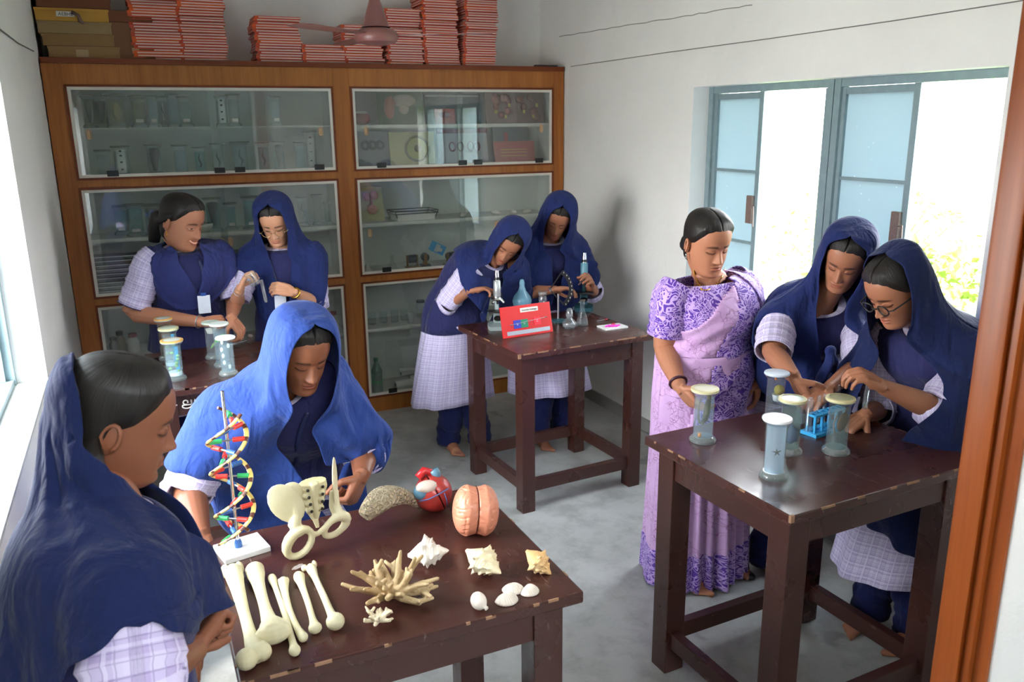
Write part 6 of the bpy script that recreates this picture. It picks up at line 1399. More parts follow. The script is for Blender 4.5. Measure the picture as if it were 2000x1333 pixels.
saree(PEOPLE['G'])
# ================================================================ TABLE 3: BONES, SHELLS, MODELS
def bonemat(name, c0, c1, bump=.2, sc=40):
    g = G(name); c = g.co('Object'); n = g.noise(c, sc, 5, .6); n2 = g.noise(c, 7, 4)
    g.set(col=g.mix(g.ramp(n2, [(.35, 0.), (.7, 1.)]), c0, c1), rough=.5, spec=.35); g.bump(n, bump, .002); return g.m
MAT_BONE = bonemat('bone', rgb(190, 178, 138), rgb(216, 208, 174), .12); MAT_CORAL = bonemat('tan_coral', rgb(156, 126, 86), rgb(196, 172, 130), .9, 220)
def union_obj(name, mb, vox, mat, parent=None, sm=2, base=None):
    me = union_mesh(mb, vox, sm); me.name = name
    if base is not None: me.transform(Matrix.Translation(-V(base)))
    me.shade_smooth(); me.materials.clear(); o = link(name, me, mat, parent); return o
def long_bone(p0, p1, prof, knobs, label, vox=.0022, bend=0.0):
    """prof: (t, radius); knobs: (t, side, up, radius, sx, sy) extra bumps"""
    a = P(*p0, z=T3H + .016); b = P(*p1, z=T3H + .020); dx = (b - a); L = dx.length; d = dx.normalized(); s = V(-d.y, d.x, 0); m = MB()
    pts = []; rad = []
    for t, r in prof: q = a + dx * t + s * bend * math.sin(PI * t); q.z = T3H + r + .001; pts.append(q); rad.append(r)
    K = cr_interp([list(q) + [r] for q, r in zip(pts, rad)], 40); m.tube([k_[:3] for k_ in K], [k_[3] for k_ in K], 16)
    for t, sd, upz, r, sx, sy in knobs:
        Mx = Matrix((d, s, V(0, 0, 1))).transposed().to_4x4(); Mx.translation = a + dx * t + s * sd; Mx.translation.z = T3H + max(r * min(sy, 1.0), r * .8) * 0 + upz + r; m.ball((0, 0, 0), r, 14, Mx, sc=(sx, sy, 1))
    o = union_obj('bone', m, vox, MAT_BONE, None, 2, base=a - V(0, 0, .016)); o.location = a - V(0, 0, .016); return tag(o, label, 'bone')
long_bone((455, 1118), (502, 1285), [(0, .019), (.08, .021), (.22, .0165), (.5, .0125), (.72, .0135), (.85, .017), (.95, .018), (1, .014)],
          [(-.03, -.016, 0, .016, 1.3, .7), (-.03, .016, 0, .016, 1.3, .7), (.96, .012, 0, .020, 1, 1), (1.0, -.020, .0, .0225, 1, 1), (.90, .018, 0, .014, 1.2, .8)], 'largest femur-like bone, leftmost on the table, with a round ball end')
long_bone((498, 1118), (535, 1245), [(0, .018), (.07, .021), (.2, .015), (.5, .0125), (.8, .018), (.93, .027), (1, .026)], [(0, 0, 0, .021, .9, 1.1), (.98, 0, 0, .026, .75, 1.45), (.93, .01, .0, .024, .8, 1.2)], 'thick bone ending in a broad flat plate, second from the left')
long_bone((530, 1124), (576, 1268), [(0, .0095), (.05, .010), (.15, .0065), (.5, .0072), (.85, .0075), (.95, .010), (1, .0105)], [(.98, 0, 0, .0125, 1.1, 1)], 'long thin bone, third from the left', .0018, .004)
long_bone((553, 1132), (592, 1240), [(0, .011), (.06, .012), (.2, .0085), (.5, .0075), (.8, .0075), (.95, .010), (1, .010)], [(-.02, -.008, 0, .008, 1.4, .7), (-.02, .009, 0, .008, 1.2, .7), (.98, 0, 0, .011, 1.1, 1)], 'short curved bone with a notched top, fourth from the left', .0018, -.008)
long_bone((582, 1122), (615, 1222), [(0, .011), (.06, .013), (.2, .0085), (.5, .007), (.8, .0075), (.95, .011), (1, .011)], [(0, .006, 0, .010, 1, 1), (1.0, 0, 0, .0135, .9, 1.1)], 'short slim bone beside the longest slim one', .0018, .003)
long_bone((606, 1106), (655, 1214), [(0, .011), (.06, .012), (.2, .008), (.5, .0078), (.8, .009), (.95, .014), (1, .016)], [(-.03, -.013, .0, .009, 1.1, .9), (-.04, .012, .004, .0085, 1.6, .7), (1.0, 0, 0, .0195, 1, 1.05)], 'slim bone with a round ball end, rightmost of the six bones', .0018, .002)
# pelvis
def basis_at(u, v, z, yaw_off=0):
    p = P(u, v, z=z); r = V(.91, -.41, 0); f = V(.41, .91, 0); a = D(yaw_off); r2 = r * math.cos(a) + f * math.sin(a); f2 = f * math.cos(a) - r * math.sin(a)
    return p, r2.normalized(), f2.normalized()
def pxm(p): return 1 / (FPX / (-(Rm @ (np3(p) - np.array([0, 0, H])))[2]))
p, r_, f_ = basis_at(628, 1068, T3H); s_ = pxm(p)
r_ = V(.985, .17, 0); f_ = V(-.17, .985, 0)
def L_(dx, dz, dy=0): return p + r_ * dx * s_ + V(0, 0, 1) * dz * s_ * 1.02 + f_ * dy * s_
m = MB()
m.tube([L_(-8, 34, 0), L_(-8, 52, 4), L_(-8, 74, 8), L_(-8, 95, 6), L_(-8, 112, 0)], [7 * s_, 16 * s_, 26 * s_, 31 * s_, 27 * s_], 16, sx=.42, up=f_)
for i in range(4):
    for sx in (-1, 1): m.ball(L_(-8 + sx * (17 - 1.8 * (3 - i)), 56 + 15 * i, -2), 7.5 * s_, 8); 
m.tube([L_(-8, 40, -8), L_(-8, 75, -6), L_(-8, 112, -10)], [4 * s_, 5 * s_, 8 * s_], 8); m.tube([L_(-8, 34, 0), L_(-6, 18, -4)], [6 * s_, 4 * s_], 8)
def blade(cx, cz, dy, rx, rz, rot, yaw):
    M = Matrix((r_, f_, V(0, 0, 1))).transposed().to_4x4(); M.translation = L_(cx, cz, dy); M = M @ Matrix.Rotation(D(yaw), 4, 'Z') @ Matrix.Rotation(D(rot), 4, 'Y'); m.ball((0, 0, 0), 1, 18, M, sc=(rx * s_, 4.2 * s_, rz * s_))
blade(-64, 84, -6, 30, 45, -30, -14); blade(-52, 100, -4, 22, 24, 20, -14); blade(38, 96, 4, 19, 52, 6, 58)
m.tube([L_(-50, 96, -2), L_(-46, 60, -4), L_(-52, 40, -8), L_(-46, 18, -18)], [10 * s_, 12 * s_, 13 * s_, 9 * s_], 10)
m.tube([L_(35, 80, 4), L_(32, 52, 0), L_(36, 36, -6)], [9 * s_, 11 * s_, 12 * s_], 10)
m.tube([L_(-50 + 22 * math.cos(t) + 9 * math.sin(t), 6 + 25 * math.sin(t), -20 - 5 * math.cos(t)) for t in [2 * PI * i / 16 for i in range(16)]], [(7.0 + 4.0 * max(0, -math.cos(2 * PI * i / 16 + .6))) * s_ for i in range(16)], 10, True)
m.tube([L_(26 + 25 * math.cos(t), 16 + 16 * math.sin(t) + 5 * math.cos(t), -14 + 4 * math.cos(t)) for t in [2 * PI * i / 16 for i in range(16)]], [(6.5 + 4.5 * max(0, math.cos(2 * PI * i / 16 - .5))) * s_ for i in range(16)], 10, True)
m.tube([L_(-30, 16, -20), L_(-12, 14, -20), L_(4, 20, -18)], [8 * s_, 5 * s_, 7 * s_], 8)
pel = union_obj('pelvis_bones', m, .0019, MAT_BONE, None, 2, base=p)
zs = np.array([v.co.z for v in pel.data.vertices]); pel.data.transform(Matrix.Translation((0, 0, -zs.min())))
pr = empty('pelvis_model', p, 0, 'cream pelvis model with sacrum, standing at the back of the bone table', 'bone model'); pel.parent = pr
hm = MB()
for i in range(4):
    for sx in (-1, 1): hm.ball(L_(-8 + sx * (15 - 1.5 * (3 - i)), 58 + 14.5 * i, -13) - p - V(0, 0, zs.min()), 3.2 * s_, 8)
hm.obj('sacral_hole_shade', M_('hollow_shade', (.02, .015, .01), .9), pr, True)['kind'] = 'stuff'  # dark balls paint the shade of the holes, nothing is hollowed out
# honeycomb coral horn
hc = G('honeycomb_coral'); c_ = hc.co('Object'); vo = hc.n('ShaderNodeTexVoronoi', feature='DISTANCE_TO_EDGE'); hc.l(c_, vo.inputs[0]); vo.inputs['Scale'].default_value = 105
e_ = hc.ramp(vo.outputs[0], [(.0, 1.), (.22, 0.)]); hc.set(col=hc.mix(e_, rgb(176, 156, 124), rgb(212, 196, 166)), rough=.85); hc.bump(e_, 1.0, .006)
p, _, _ = basis_at(765, 1030, T3H); s_ = pxm(p); rr_ = V(1, 0, 0)
def Q_(u, v, dz): q = P(u, v, y=p.y + .0); return V(q.x, q.y, q.z)
m = MB(); hp_ = [(712, 1024), (726, 1008), (746, 990), (772, 984), (798, 988), (816, 1000), (828, 1008)]; K = [list(P(u, v, y=p.y + .01 * i)) + [r * s_] for i, ((u, v), r) in enumerate(zip(hp_, (15, 22, 26, 22, 15, 9, 6)))]
K = cr_interp(K, 30); m.tube([k_[:3] for k_ in K], [k_[3] for k_ in K], 22, sx=.9)
o = union_obj('honeycomb_coral', m, .003, hc.m, None, 2, base=p); o.location = p; zs = min(v.co.z for v in o.data.vertices); o.data.transform(Matrix.Translation((0, 0, -zs))); tag(o, 'curved honeycomb-textured tan coral horn between the pelvis and the heart', 'coral')
# branching coral
def branch_coral(u, v, R0, n, label, seed, mat, rb, dist=.065, up=.8, vox=.002):
    p = P(u, v, z=T3H); r = random.Random(seed); m = MB(); m.ball(p + V(0, 0, .022), R0, 12, sc=(1.1, 1, .6))
    for k in range(n):
        a = 2 * PI * k / n + r.uniform(-.25, .25); el = r.choice((.05, .25, .55, .9)) * up; L = dist * r.uniform(.75, 1.25)
        d0 = V(math.cos(a) * math.cos(el), math.sin(a) * math.cos(el), math.sin(el)); q0 = p + V(0, 0, .020); q1 = q0 + d0 * L * .45; d1 = (d0 + V(r.uniform(-.4, .4), r.uniform(-.4, .4), r.uniform(-.1, .35))).normalized()
        q2 = q1 + d1 * L * .55; q1.z = max(q1.z, T3H + rb); q2.z = max(q2.z, T3H + rb * .8); m.tube([q0, q1, q2], [rb * 1.3, rb, rb * .8], 8); m.ball(q2, rb * .8, 8)
        for _ in range(r.choice((1, 2, 2))):
            t = r.uniform(.3, .9); b0 = q1.lerp(q2, t); d2 = (d1 + V(r.uniform(-1, 1), r.uniform(-1, 1), r.uniform(-.2, .6))).normalized(); b1 = b0 + d2 * L * r.uniform(.25, .5); b1.z = max(b1.z, T3H + rb * .6); m.tube([b0, b1], [rb * .8, rb * .5], 7); m.ball(b1, rb * .5, 6)
    for q in range(len(m.v)):
        vv = m.v[q]; m.v[q] = (vv[0] + .0008 * math.sin(vv[2] * 900 + vv[1] * 700), vv[1] + .0008 * math.sin(vv[0] * 900), vv[2] + .0006 * math.sin(vv[0] * 800 + vv[1] * 900))
    o = union_obj('branching_coral', m, vox, mat, None, 1, base=p); o.location = p; return tag(o, label, 'coral')
branch_coral(768, 1172, .024, 24, 'large tan branching coral in the middle of the bone table', 4, MAT_CORAL, .0088, .072, .72)
branch_coral(740, 1226, .014, 12, 'small whitish knobbly coral in front of the large one', 9, bonemat('white_coral', rgb(196, 180, 146), rgb(226, 214, 186), .8, 260), .0052, .030, .9, .0015)
# conch shells
def conch(u, v, L, R, mat, label, rz, tilt, seed, spikes=7, lip=1.0, rows=(.42, .62, .76)):
    p = P(u, v, z=T3H); m = MB(); NR, NC = 70, 72; pts = np.zeros((NR, NC, 3)); r = random.Random(seed)
    for i in range(NR):
        t = i / (NR - 1)
        rad = R * (np.interp(t, [0, .06, .25, .48, .56, .64, .72, .80, .88, .95, 1], [.14, .24, .70, 1.05, .92, .80, .60, .48, .30, .18, .02]))
        for j in range(NC):
            th = 2 * PI * j / NC; ph_ = th + t * 1.5; q = rad * (1 + lip * .35 * (t < .6) * max(0, math.cos(th)) ** 3)
            for rw, h_ in zip(rows, (1, .6, .4)): q += R * .48 * h_ * (.5 + .5 * math.cos(spikes * ph_)) ** 5 * math.exp(-((t - rw) / .045) ** 2)
            q *= 1 + .02 * math.sin(t * 110)
            pts[i, j] = (L * (t - .5), q * math.cos(th), q * math.sin(th) * .82)
    m.grid(pts, None, closed_u=True)
    o = m.obj('conch_shell', mat, None, True); o.rotation_euler = (R_.uniform(-.3, .3), tilt, rz); o.location = p
    mz = min((o.rotation_euler.to_matrix() @ v_.co).z for v_ in o.data.vertices); o.location.z = T3H - mz; return tag(o, label, 'shell')
MAT_CONCH1 = bonemat('white_conch', rgb(212, 196, 180), rgb(226, 218, 204), .4, 50); MAT_CONCH2 = bonemat('cream_conch', rgb(222, 202, 160), rgb(236, 224, 190), .4, 50); MAT_CONCH3 = bonemat('tan_conch', rgb(214, 164, 104), rgb(230, 200, 150), .4, 50)
conch(838, 1108, .102, .031, MAT_CONCH1, 'white spiky conch with flared lip, nearest the branching coral', D(-25), D(-8), 1, 5, 1.5)
conch(945, 1124, .110, .033, MAT_CONCH2, 'cream conch with pointed knobs below the brain model', D(-62), D(14), 2, 8, .6)
conch(1052, 1118, .082, .026, MAT_CONCH3, 'tan knobbly conch seen from its spire, rightmost on the table', D(-48), D(38), 3, 8, .4)
p = P(935, 1190, z=T3H); m = MB().ball((0, 0, .020), .021, 20, sc=(.85, 1.12, .92)); m.tube([(.004, .018, .02), (.006, .026, .022)], [.006, .002], 8); m.tube([(.008, -.018, .010), (.014, -.022, .012)], [.007, .003], 8); o = union_obj('round_shell', m, .0018, MAT_CONCH1, None, 2); o.location = p; tag(o, 'smooth egg-shaped white sea snail shell near the table front', 'shell')
def cockle(u, v, r, rz, label):
    p = P(u, v, z=T3H); NR, NC = 22, 110; pts = np.zeros((NR, NC, 3))
    for i in range(NR):
        t = i / (NR - 1)
        for j in range(NC):
            a = D(-82 + 164 * j / (NC - 1)); L = 2 * r * (.5 + .5 * math.cos(a) ** .7) * (1 + .012 * math.cos(a * 38)); hgt = r * .85 * (math.sin(PI * min(1, t ** .75 * .999)) ** .65) * math.cos(a * .92) ** .6 * (1 + .035 * math.cos(a * 38))
            pts[i, j] = (L * t * math.sin(a) * .95, L * t * math.cos(a) - r, max(hgt, 0) + .0005)
    o = MB().grid(pts).obj('cockle_shell', MAT_CONCH1, None, True); md = o.modifiers.new('s', 'SOLIDIFY'); md.thickness = .001; o.location = p + V(0, 0, .001); o.rotation_euler = (0, 0, rz); return tag(o, label, 'shell')
cockle(992, 1176, .021, D(195), 'ribbed white cockle shell in front of the other two'); cockle(1003, 1156, .0195, D(170), 'ribbed white cockle shell behind the front one'); cockle(1037, 1158, .0185, D(215), 'ribbed white cockle shell, rightmost of the three')
# brain
p = P(930, 1042, z=T3H); s_ = pxm(p); rad_ = 47 * s_; br = empty('brain_model', p, 0, 'pink plastic brain model in two halves at the back right of the bone table', 'brain model')
MAT_BRAIN = M_('pink_brain_plastic', rgb(214, 138, 108), .35, .05)
def gy(x, y, z): 
    q = math.sin(x * 2.6 + 1.7 * math.sin(y * 2.1 + z * 1.3)) * math.sin(z * 3.1 + 1.6 * math.sin(x * 1.9 + y * 1.7)); return -math.exp(-(q / .11) ** 2)
for sx in (-1, 1):
    NR, NC = 110, 110; pts = np.zeros((NR, NC, 3))
    for i in range(NR):
        th = PI * i / (NR - 1)
        for j in range(NC):
            a = 2 * PI * j / NC; n_ = (math.sin(th) * math.cos(a), math.sin(th) * math.sin(a), math.cos(th)); u_ = n_[0] * sx
            g_ = gy(n_[0] * 2.8 + sx * 2, n_[1] * 3.0, n_[2] * 3.0 + sx) * .040; w_ = (max(u_, 0) ** .62) * .93
            sh = 1 - .10 * (1 - min(1, max(u_, 0) * 5)) if u_ > 0 else .90 * (1 + u_ * .2)
            pts[i, j] = (sx * (.025 + w_ * (1 + g_)) , n_[1] * sh * (.96 + g_), n_[2] * sh * (1.08 + g_))
    m = MB().grid(pts, None, closed_u=True, flip=True); me = m.mesh('hemisphere', True); me.transform(Matrix.Diagonal((rad_, rad_, rad_, 1))); me.transform(Matrix.Rotation(D(-14), 4, 'X') @ Matrix.Rotation(D(6), 4, 'Y')); me.transform(Matrix.Translation((0, 0, rad_ * 1.04))); me.transform(Matrix.Rotation(D(-12), 4, 'Z'))
    link('hemisphere', me, MAT_BRAIN, br)
# heart
p = P(850, 998, z=T3H); s_ = pxm(p); q = 39 * s_; ht = empty('heart_model', p, 0, 'red and blue split heart model behind the brain model', 'heart model')
MAT_HR = M_('heart_red', rgb(168, 52, 46), .3, .25, 25); MAT_HB = M_('heart_blue', rgb(90, 130, 150), .3, .15); MAT_HW = M_('heart_cream', rgb(206, 190, 176), .35, .1)
for sx, w in ((-1, .58), (1, .42)):
    m = MB(); NR, NC = 40, 40; pts = np.zeros((NR, NC, 3))
    for i in range(NR):
        th = PI * i / (NR - 1)
        for j in range(NC):
            a = 2 * PI * j / NC; x_ = math.sin(th) * math.cos(a); pts[i, j] = ((max(x_ * sx, -.02) * 1.0) * sx * (1.0 if sx < 0 else .82) * q + sx * .05 * q, math.sin(th) * math.sin(a) * q * .85, math.cos(th) * q * (1.0 - .12 * abs(x_)))
    m.grid(pts, None, closed_u=True, flip=True); me = m.mesh('heart_half', True); me.transform(Matrix.Translation((0, 0, q * 1.02)) @ Matrix.Rotation(D(-22), 4, 'Y') @ Matrix.Rotation(D(-20), 4, 'X')); link('heart_half', me, MAT_HR, ht)
m = MB().ball((-.45 * q, -.35 * q, 1.55 * q), .50 * q, 14, sc=(1.25, .75, .62)).obj('cream_atrium', MAT_HW, ht, True); MB().ball((-.72 * q, -.2 * q, 1.25 * q), .42 * q, 14).obj('blue_auricle', MAT_HB, ht, True)
MB().tube([(-.1 * q, .1 * q, 1.7 * q), (-.1 * q, .15 * q, 2.05 * q), (-.45 * q, .15 * q, 2.2 * q), (-.8 * q, .1 * q, 1.9 * q)], .2 * q, 12).obj('red_arch', M_('bright_red_arch', rgb(190, 36, 40), .3, .1), ht, True)
MB().tube([(.15 * q, 0, 1.6 * q), (.1 * q, 0, 2.0 * q), (.0, .05 * q, 2.2 * q)], .24 * q, 12).obj('blue_vessel', MAT_HB, ht, True)
m = MB(); m.tube([(-1.0 * q, -.45 * q, .9 * q), (-.6 * q, -.85 * q, 1.1 * q), (-.1 * q, -.93 * q, 1.3 * q), (.45 * q, -.80 * q, 1.45 * q)], .035 * q, 6); m.tube([(.2 * q, -.92 * q, 1.3 * q), (.3 * q, -.95 * q, .9 * q), (.35 * q, -.85 * q, .5 * q)], .03 * q, 6); m.obj('vessel_line', M_('vessel_blue', rgb(90, 100, 150), .4), ht, True)
# ---------------- double helix model
p0 = P(473, 1076, z=T3H); dn = empty('double_helix_model', p0, D(12), 'double helix model with yellow and brown strands on a white base board', 'model')
MB().box(-.058, -.048, 0, .058, .048, .014, b=.002).obj('base_board', MAT_WHITEP, dn)
pole = P(463, 760, y=p0.y).z - T3H
MB().tube([(-.008, 0, .012), (-.008, 0, pole)], .0042, 12).obj('pole', MAT_CHROME, dn, 40)
SY = M_('strand_yellow', rgb(216, 190, 104), .4, .08); SB = M_('strand_brown', rgb(88, 48, 30), .4, .1)
CC = [M_('peg_red', rgb(214, 54, 44), .35), M_('peg_green', rgb(50, 160, 90), .35), M_('peg_blue', rgb(50, 96, 160), .35)]
zb, zt_ = .035, pole - .055; turns = 1.75; Rx = .046; NS = 46
def hx(t, ph_): a = 2 * PI * turns * t + ph_; return V(-.008 + Rx * math.cos(a), Rx * math.sin(a), zb + (zt_ - zb) * t)
for si in (0, 1):
    ph_ = .6 + PI * si * .82
    yl, bw_ = MB(), MB()
    for k in range(NS):
        t0, t1 = k / NS, (k + 1.02) / NS; (yl if k % 3 else bw_).tube([hx(t0, ph_), hx((t0 + t1) / 2, ph_), hx(t1, ph_)], .0062, 8, sx=.6)
    yl.obj('yellow_strand', SY, dn, 40)['kind'] = 'stuff'; bw_.obj('brown_strand', SB, dn, 40)['kind'] = 'stuff'
for k in range(13):
    t = (k + .4) / 13; a_, b_ = hx(t, .6), hx(t, .6 + PI * .82); c_ = [(0, 1), (0, 2), (1, 0), (2, 0)][k % 4]
    for q_, (s0, s1, ci) in enumerate(((0, .36, c_[0]), (.64, 1, c_[1]))): MB().tube([a_.lerp(b_, s0 + (.04 if q_ == 0 else 0)), a_.lerp(b_, s1 - (.04 if q_ else 0))], .0062, 10).obj('peg', CC[ci], dn, 40)
    MB().tube([a_.lerp(b_, .36), a_.lerp(b_, .64)], .0022, 6).obj('rung', MAT_STEEL, dn)
MB().lathe([(.010, .014), (.010, .026), (.007, .034)], 12, Matrix.Translation((-.008, 0, 0))).obj('pole_foot', CC[2], dn)
# worn patches on table 3 and 4
def patch(parent, w, rx, ry, rot, seed):
    r = random.Random(seed); pts = [(rx * math.cos(a) * r.uniform(.8, 1.15), ry * math.sin(a) * r.uniform(.8, 1.15)) for a in [2 * PI * i / 18 for i in range(18)]]
    o = MB().prism(pts, .0, .0006).obj('worn_patch', M_('worn_grey_patch', rgb(146, 134, 128), .5, .25, 60)); o.location = w; o.rotation_euler = (0, 0, rot)
    o.parent = parent; o.matrix_parent_inverse = parent.matrix_world.inverted()
bpy.context.view_layer.update()
patch(t3, P(582, 1108, z=T3H), .017, .009, .5, 1); patch(t4, P(462, 663, z=T4H), .045, .012, .35, 2)

# ================================================================ TABLE 2: MICROSCOPES ETC
def microscope(u, v, rz, label, body, arm, basem, tilt=8, s=1.0):
    p = P(u, v, z=T2H); ms = empty('microscope', p, rz, label, 'microscope'); ms.scale = (s, s, s)
    # local: +y towards the user side, scope stands at origin
    m = MB(); m.prism([(-.045, -.08), (.045, -.08), (.055, -.04), (.055, .04), (.03, .07), (-.03, .07), (-.055, .04), (-.055, -.04)], 0, .022); m.obj('base', basem, ms)
    MB().box(-.022, .015, .022, .022, .055, .085, b=.004).obj('pillar', arm, ms)
    T = Matrix.Translation((0, .03, .08)) @ Matrix.Rotation(D(-tilt), 4, 'X')
    def sub(name, mb, mat, sm=40): o = mb.obj(name, mat, ms, sm); o.matrix_local = T; return o
    sub('stage', MB().box(-.055, -.095, .01, .055, .01, .018, b=.002), MAT_BLACK)
    sub('arm', MB().tube([(0, .012, .0), (0, .035, .05), (0, .035, .10), (0, .012, .15), (0, -.03, .165)], [.016, .015, .015, .016, .016], 12, sx=.8), arm)
    sub('body_tube', MB().lathe([(.0005, .10), (.018, .10), (.021, .105), (.021, .185), (.017, .190), (.0005, .190)], 22, Matrix.Translation((0, -.04, 0)), cap=False), body)
    sub('eyepiece', MB().lathe([(.0005, .190), (.013, .190), (.013, .232), (.011, .234), (.011, .246), (.0005, .246)], 18, Matrix.Translation((0, -.04, 0)), cap=False), MAT_CHROME)
    sub('eyepiece_collar', MB().lathe([(.0133, .192), (.0155, .194), (.0155, .206), (.0133, .208)], 18, Matrix.Translation((0, -.04, 0)), cap=False), MAT_BLACK)
    n = MB().lathe([(.0005, .082), (.022, .084), (.024, .092), (.018, .100), (.0005, .1)], 20, Matrix.Translation((0, -.045, 0)) @ Matrix.Rotation(D(12), 4, 'X'), cap=False); sub('nosepiece', n, MAT_CHROME)
    for k, (dx, dy) in enumerate(((0, 0), (.028, -.008), (-.022, -.016))): sub('objective', MB().tube([(dx * .6, -.04 + dy * .5, .088), (dx * 1.3, -.042 + dy * 1.6, .055 if k == 0 else .064)], [.009, .006], 12), MAT_CHROME if k else MAT_BLACK)
    for sx in (-1, 1): sub('focus_knob', MB().lathe([(.0005, 0), (.017, 0), (.018, .004), (.017, .012), (.0005, .013)], 18, Matrix.Translation((sx * .02, .03, .09)) @ Matrix.Rotation(sx * PI / 2, 4, 'Y'), cap=False), MAT_BLACK)
    sub('mirror', MB().lathe([(.0005, 0), (.022, 0), (.022, .005), (.0005, .006)], 18, Matrix.Translation((0, -.04, -.03)) @ Matrix.Rotation(D(35), 4, 'X'), cap=False), MAT_CHROME)
    return ms
MAT_TEAL = M_('teal_enamel', rgb(92, 140, 156), .35, .06); MAT_SILV = M_('silver_enamel', rgb(176, 180, 180), .3, .05, metal=.6); MAT_GREYE = M_('pale_grey_enamel', rgb(140, 152, 152), .35, .06); MAT_TEALD = M_('dark_teal_enamel', rgb(40, 80, 90), .35, .08)
microscope(972, 640, D(-20), 'silver and black microscope at the left end of its table', MAT_SILV, MAT_GREYE, MAT_GREYE, 4, .92)
microscope(1140, 604, D(-30), 'teal blue microscope at the back right of its table', MAT_TEAL, MAT_TEALD, MAT_TEALD, 6, .98)
# red board
a = P(985, 662, z=T2H); b = P(1079, 648, z=T2H); c = (a + b) / 2; dxy = (b - a); rzb = math.atan2(dxy.y, dxy.x); w = dxy.length
rb = empty('red_board', c, rzb, 'red demonstration board with coloured squares and a taped title strip', 'board'); hgt = .155
Mx = Matrix.Rotation(D(-14), 4, 'X'); MR = M_('red_board_paint', rgb(204, 34, 32), .35, .05)
pn = MB().box(-w / 2 - .004, 0, 0, w / 2 + .004, .008, hgt, b=.001).obj('panel', MR, rb); pn.matrix_local = Mx
lb_ = MB().box(-.052 + .02, -.0012, .118, .052 + .02, 0, .140).obj('title_strip', MAT_PAPER, pn); text_obj('printed_title', 'Genetic Linkage', .0135, M_('grey_ink', rgb(110, 96, 90), .6), lb_, Matrix.Translation((.02, -.0018, .129)) @ Matrix.Rotation(PI / 2, 4, 'X'))
for (x_, z_, s2, cc, nm, ch) in ((-.058, .062, .021, rgb(44, 60, 170), 'blue_square', 'b'), (-.018, .062, .021, rgb(30, 128, 90), 'green_square', 'v'), (.058, .066, .020, rgb(232, 40, 56), 'red_square', 'C')):
    o = MB().box(x_ - s2, -.004, z_ - s2, x_ + s2, 0, z_ + s2, b=.001).obj(nm, M_(nm, cc, .3), pn); text_obj('letter', ch, .016, M_('pale_ink', rgb(200, 190, 210), .6), o, Matrix.Translation((x_, -.0046, z_)) @ Matrix.Rotation(PI / 2, 4, 'X'))
MB().box(-w / 2 + .02, -.0012, .010, w / 2 - .012, 0, .030).obj('silver_strip', MAT_STEEL, pn)
MB().tube([(-.10, -.006, .062), (.11, -.006, .080)], .0012, 6).obj('rod', MAT_STEEL, pn); [MB().ball((x_, -.006, z_), .005, 8).obj('screw', MAT_CHROME, pn) for x_, z_ in ((-.098, .062), (.108, .080))]
MB().box(-.02, .008, 0, .02, .06, .006).obj('prop', MR, rb)
# blue bird-like retort
p = P(1020, 622, z=T2H); o = empty('blue_glass_retort', p, 0, 'pale blue long-necked glass vessel behind the red board', 'vessel')
MB().lathe([(.0005, .03), (.022, .035), (.048, .07), (.054, .10), (.045, .125), (.022, .155), (.014, .18), (.0145, .20), (.010, .215), (.0005, .218)], 24, cap=False).obj('vessel_body', M_('blue_glass_paint', rgb(104, 150, 172), .15, .15), o, True); MB().lathe([(.03, 0), (.03, .006), (.012, .012), (.01, .04)], 18).obj('stand', M_('straw_stand', rgb(180, 160, 100), .5), o, 40)
# funnel tube on pink block
p = P(1060, 622, z=T2H); o = empty('glass_funnel', p, 0, 'clear stepped glass funnel on a pink block', 'funnel')
MB().box(-.03, -.02, 0, .03, .02, .045, b=.003).obj('pink_block', M_('pink_plastic', rgb(214, 120, 150), .4), o)
MB().lathe([(.006, .045), (.006, .06), (.021, .075), (.022, .12), (.019, .124), (.019, .13), (.024, .134), (.024, .15), (.0225, .15)], 20, cap=False).obj('glass_body', MAT_TUBE, o, True)
# protractor instrument on a stand
p = P(1090, 628, z=T2H); o = empty('protractor_instrument', p, D(-25), 'black curved degree scale on a tall stand between the microscopes', 'instrument')
MB().lathe([(.045, 0), (.045, .008), (.012, .016)], 20).obj('base', MAT_TEALD, o, 40); MB().tube([(0, 0, .01), (0, 0, .15)], .005, 10).obj('rod', MAT_STEEL, o, 40)
m = MB(); ang = [D(-52 + 104 * i / 20) for i in range(21)]; cx_, cz_ = -.045, .175; Mr = Matrix.Translation((cx_, 0, cz_)) @ Matrix.Rotation(D(-4), 4, 'Y')
poly = [(.125 * math.cos(t), .125 * math.sin(t)) for t in ang] + [(.102 * math.cos(t), .102 * math.sin(t)) for t in ang[::-1]]
m.prism(poly, -.002, .002, Mr @ Matrix.Rotation(PI / 2, 4, 'X'))
for t in (ang[0], ang[-1]): m.tube([Mr @ V(0, 0, 0), Mr @ V(.112 * math.cos(t), 0, .112 * math.sin(t))], .004, 6)
m.obj('degree_arc', MAT_BLACK, o); tk = MB(); [tk.box(.118 * math.cos(t) - .0015, -.003, .118 * math.sin(t) - .004, .118 * math.cos(t) + .0015, -.0021, .118 * math.sin(t) + .004, Mr) for t in ang[1::2]]; tk.obj('tick_marks', MAT_PAPER, o)['kind'] = 'stuff'; MB().lathe([(.0005, -.006), (.010, -.005), (.010, .005), (.0005, .006)], 14, Mr @ Matrix.Rotation(PI / 2, 4, 'X'), cap=False).obj('pivot', MAT_CHROME, o)
flask(P(1137, 635, z=T2H), .034, .135, 'clear conical flask with a little water in front of the teal microscope', liq=LQ_CLEAR)
p = P(1112, 642, z=T2H); o = empty('round_flask', p, 0, 'small round-bellied glass bottle with a domed stopper, left of the conical flask', 'flask')
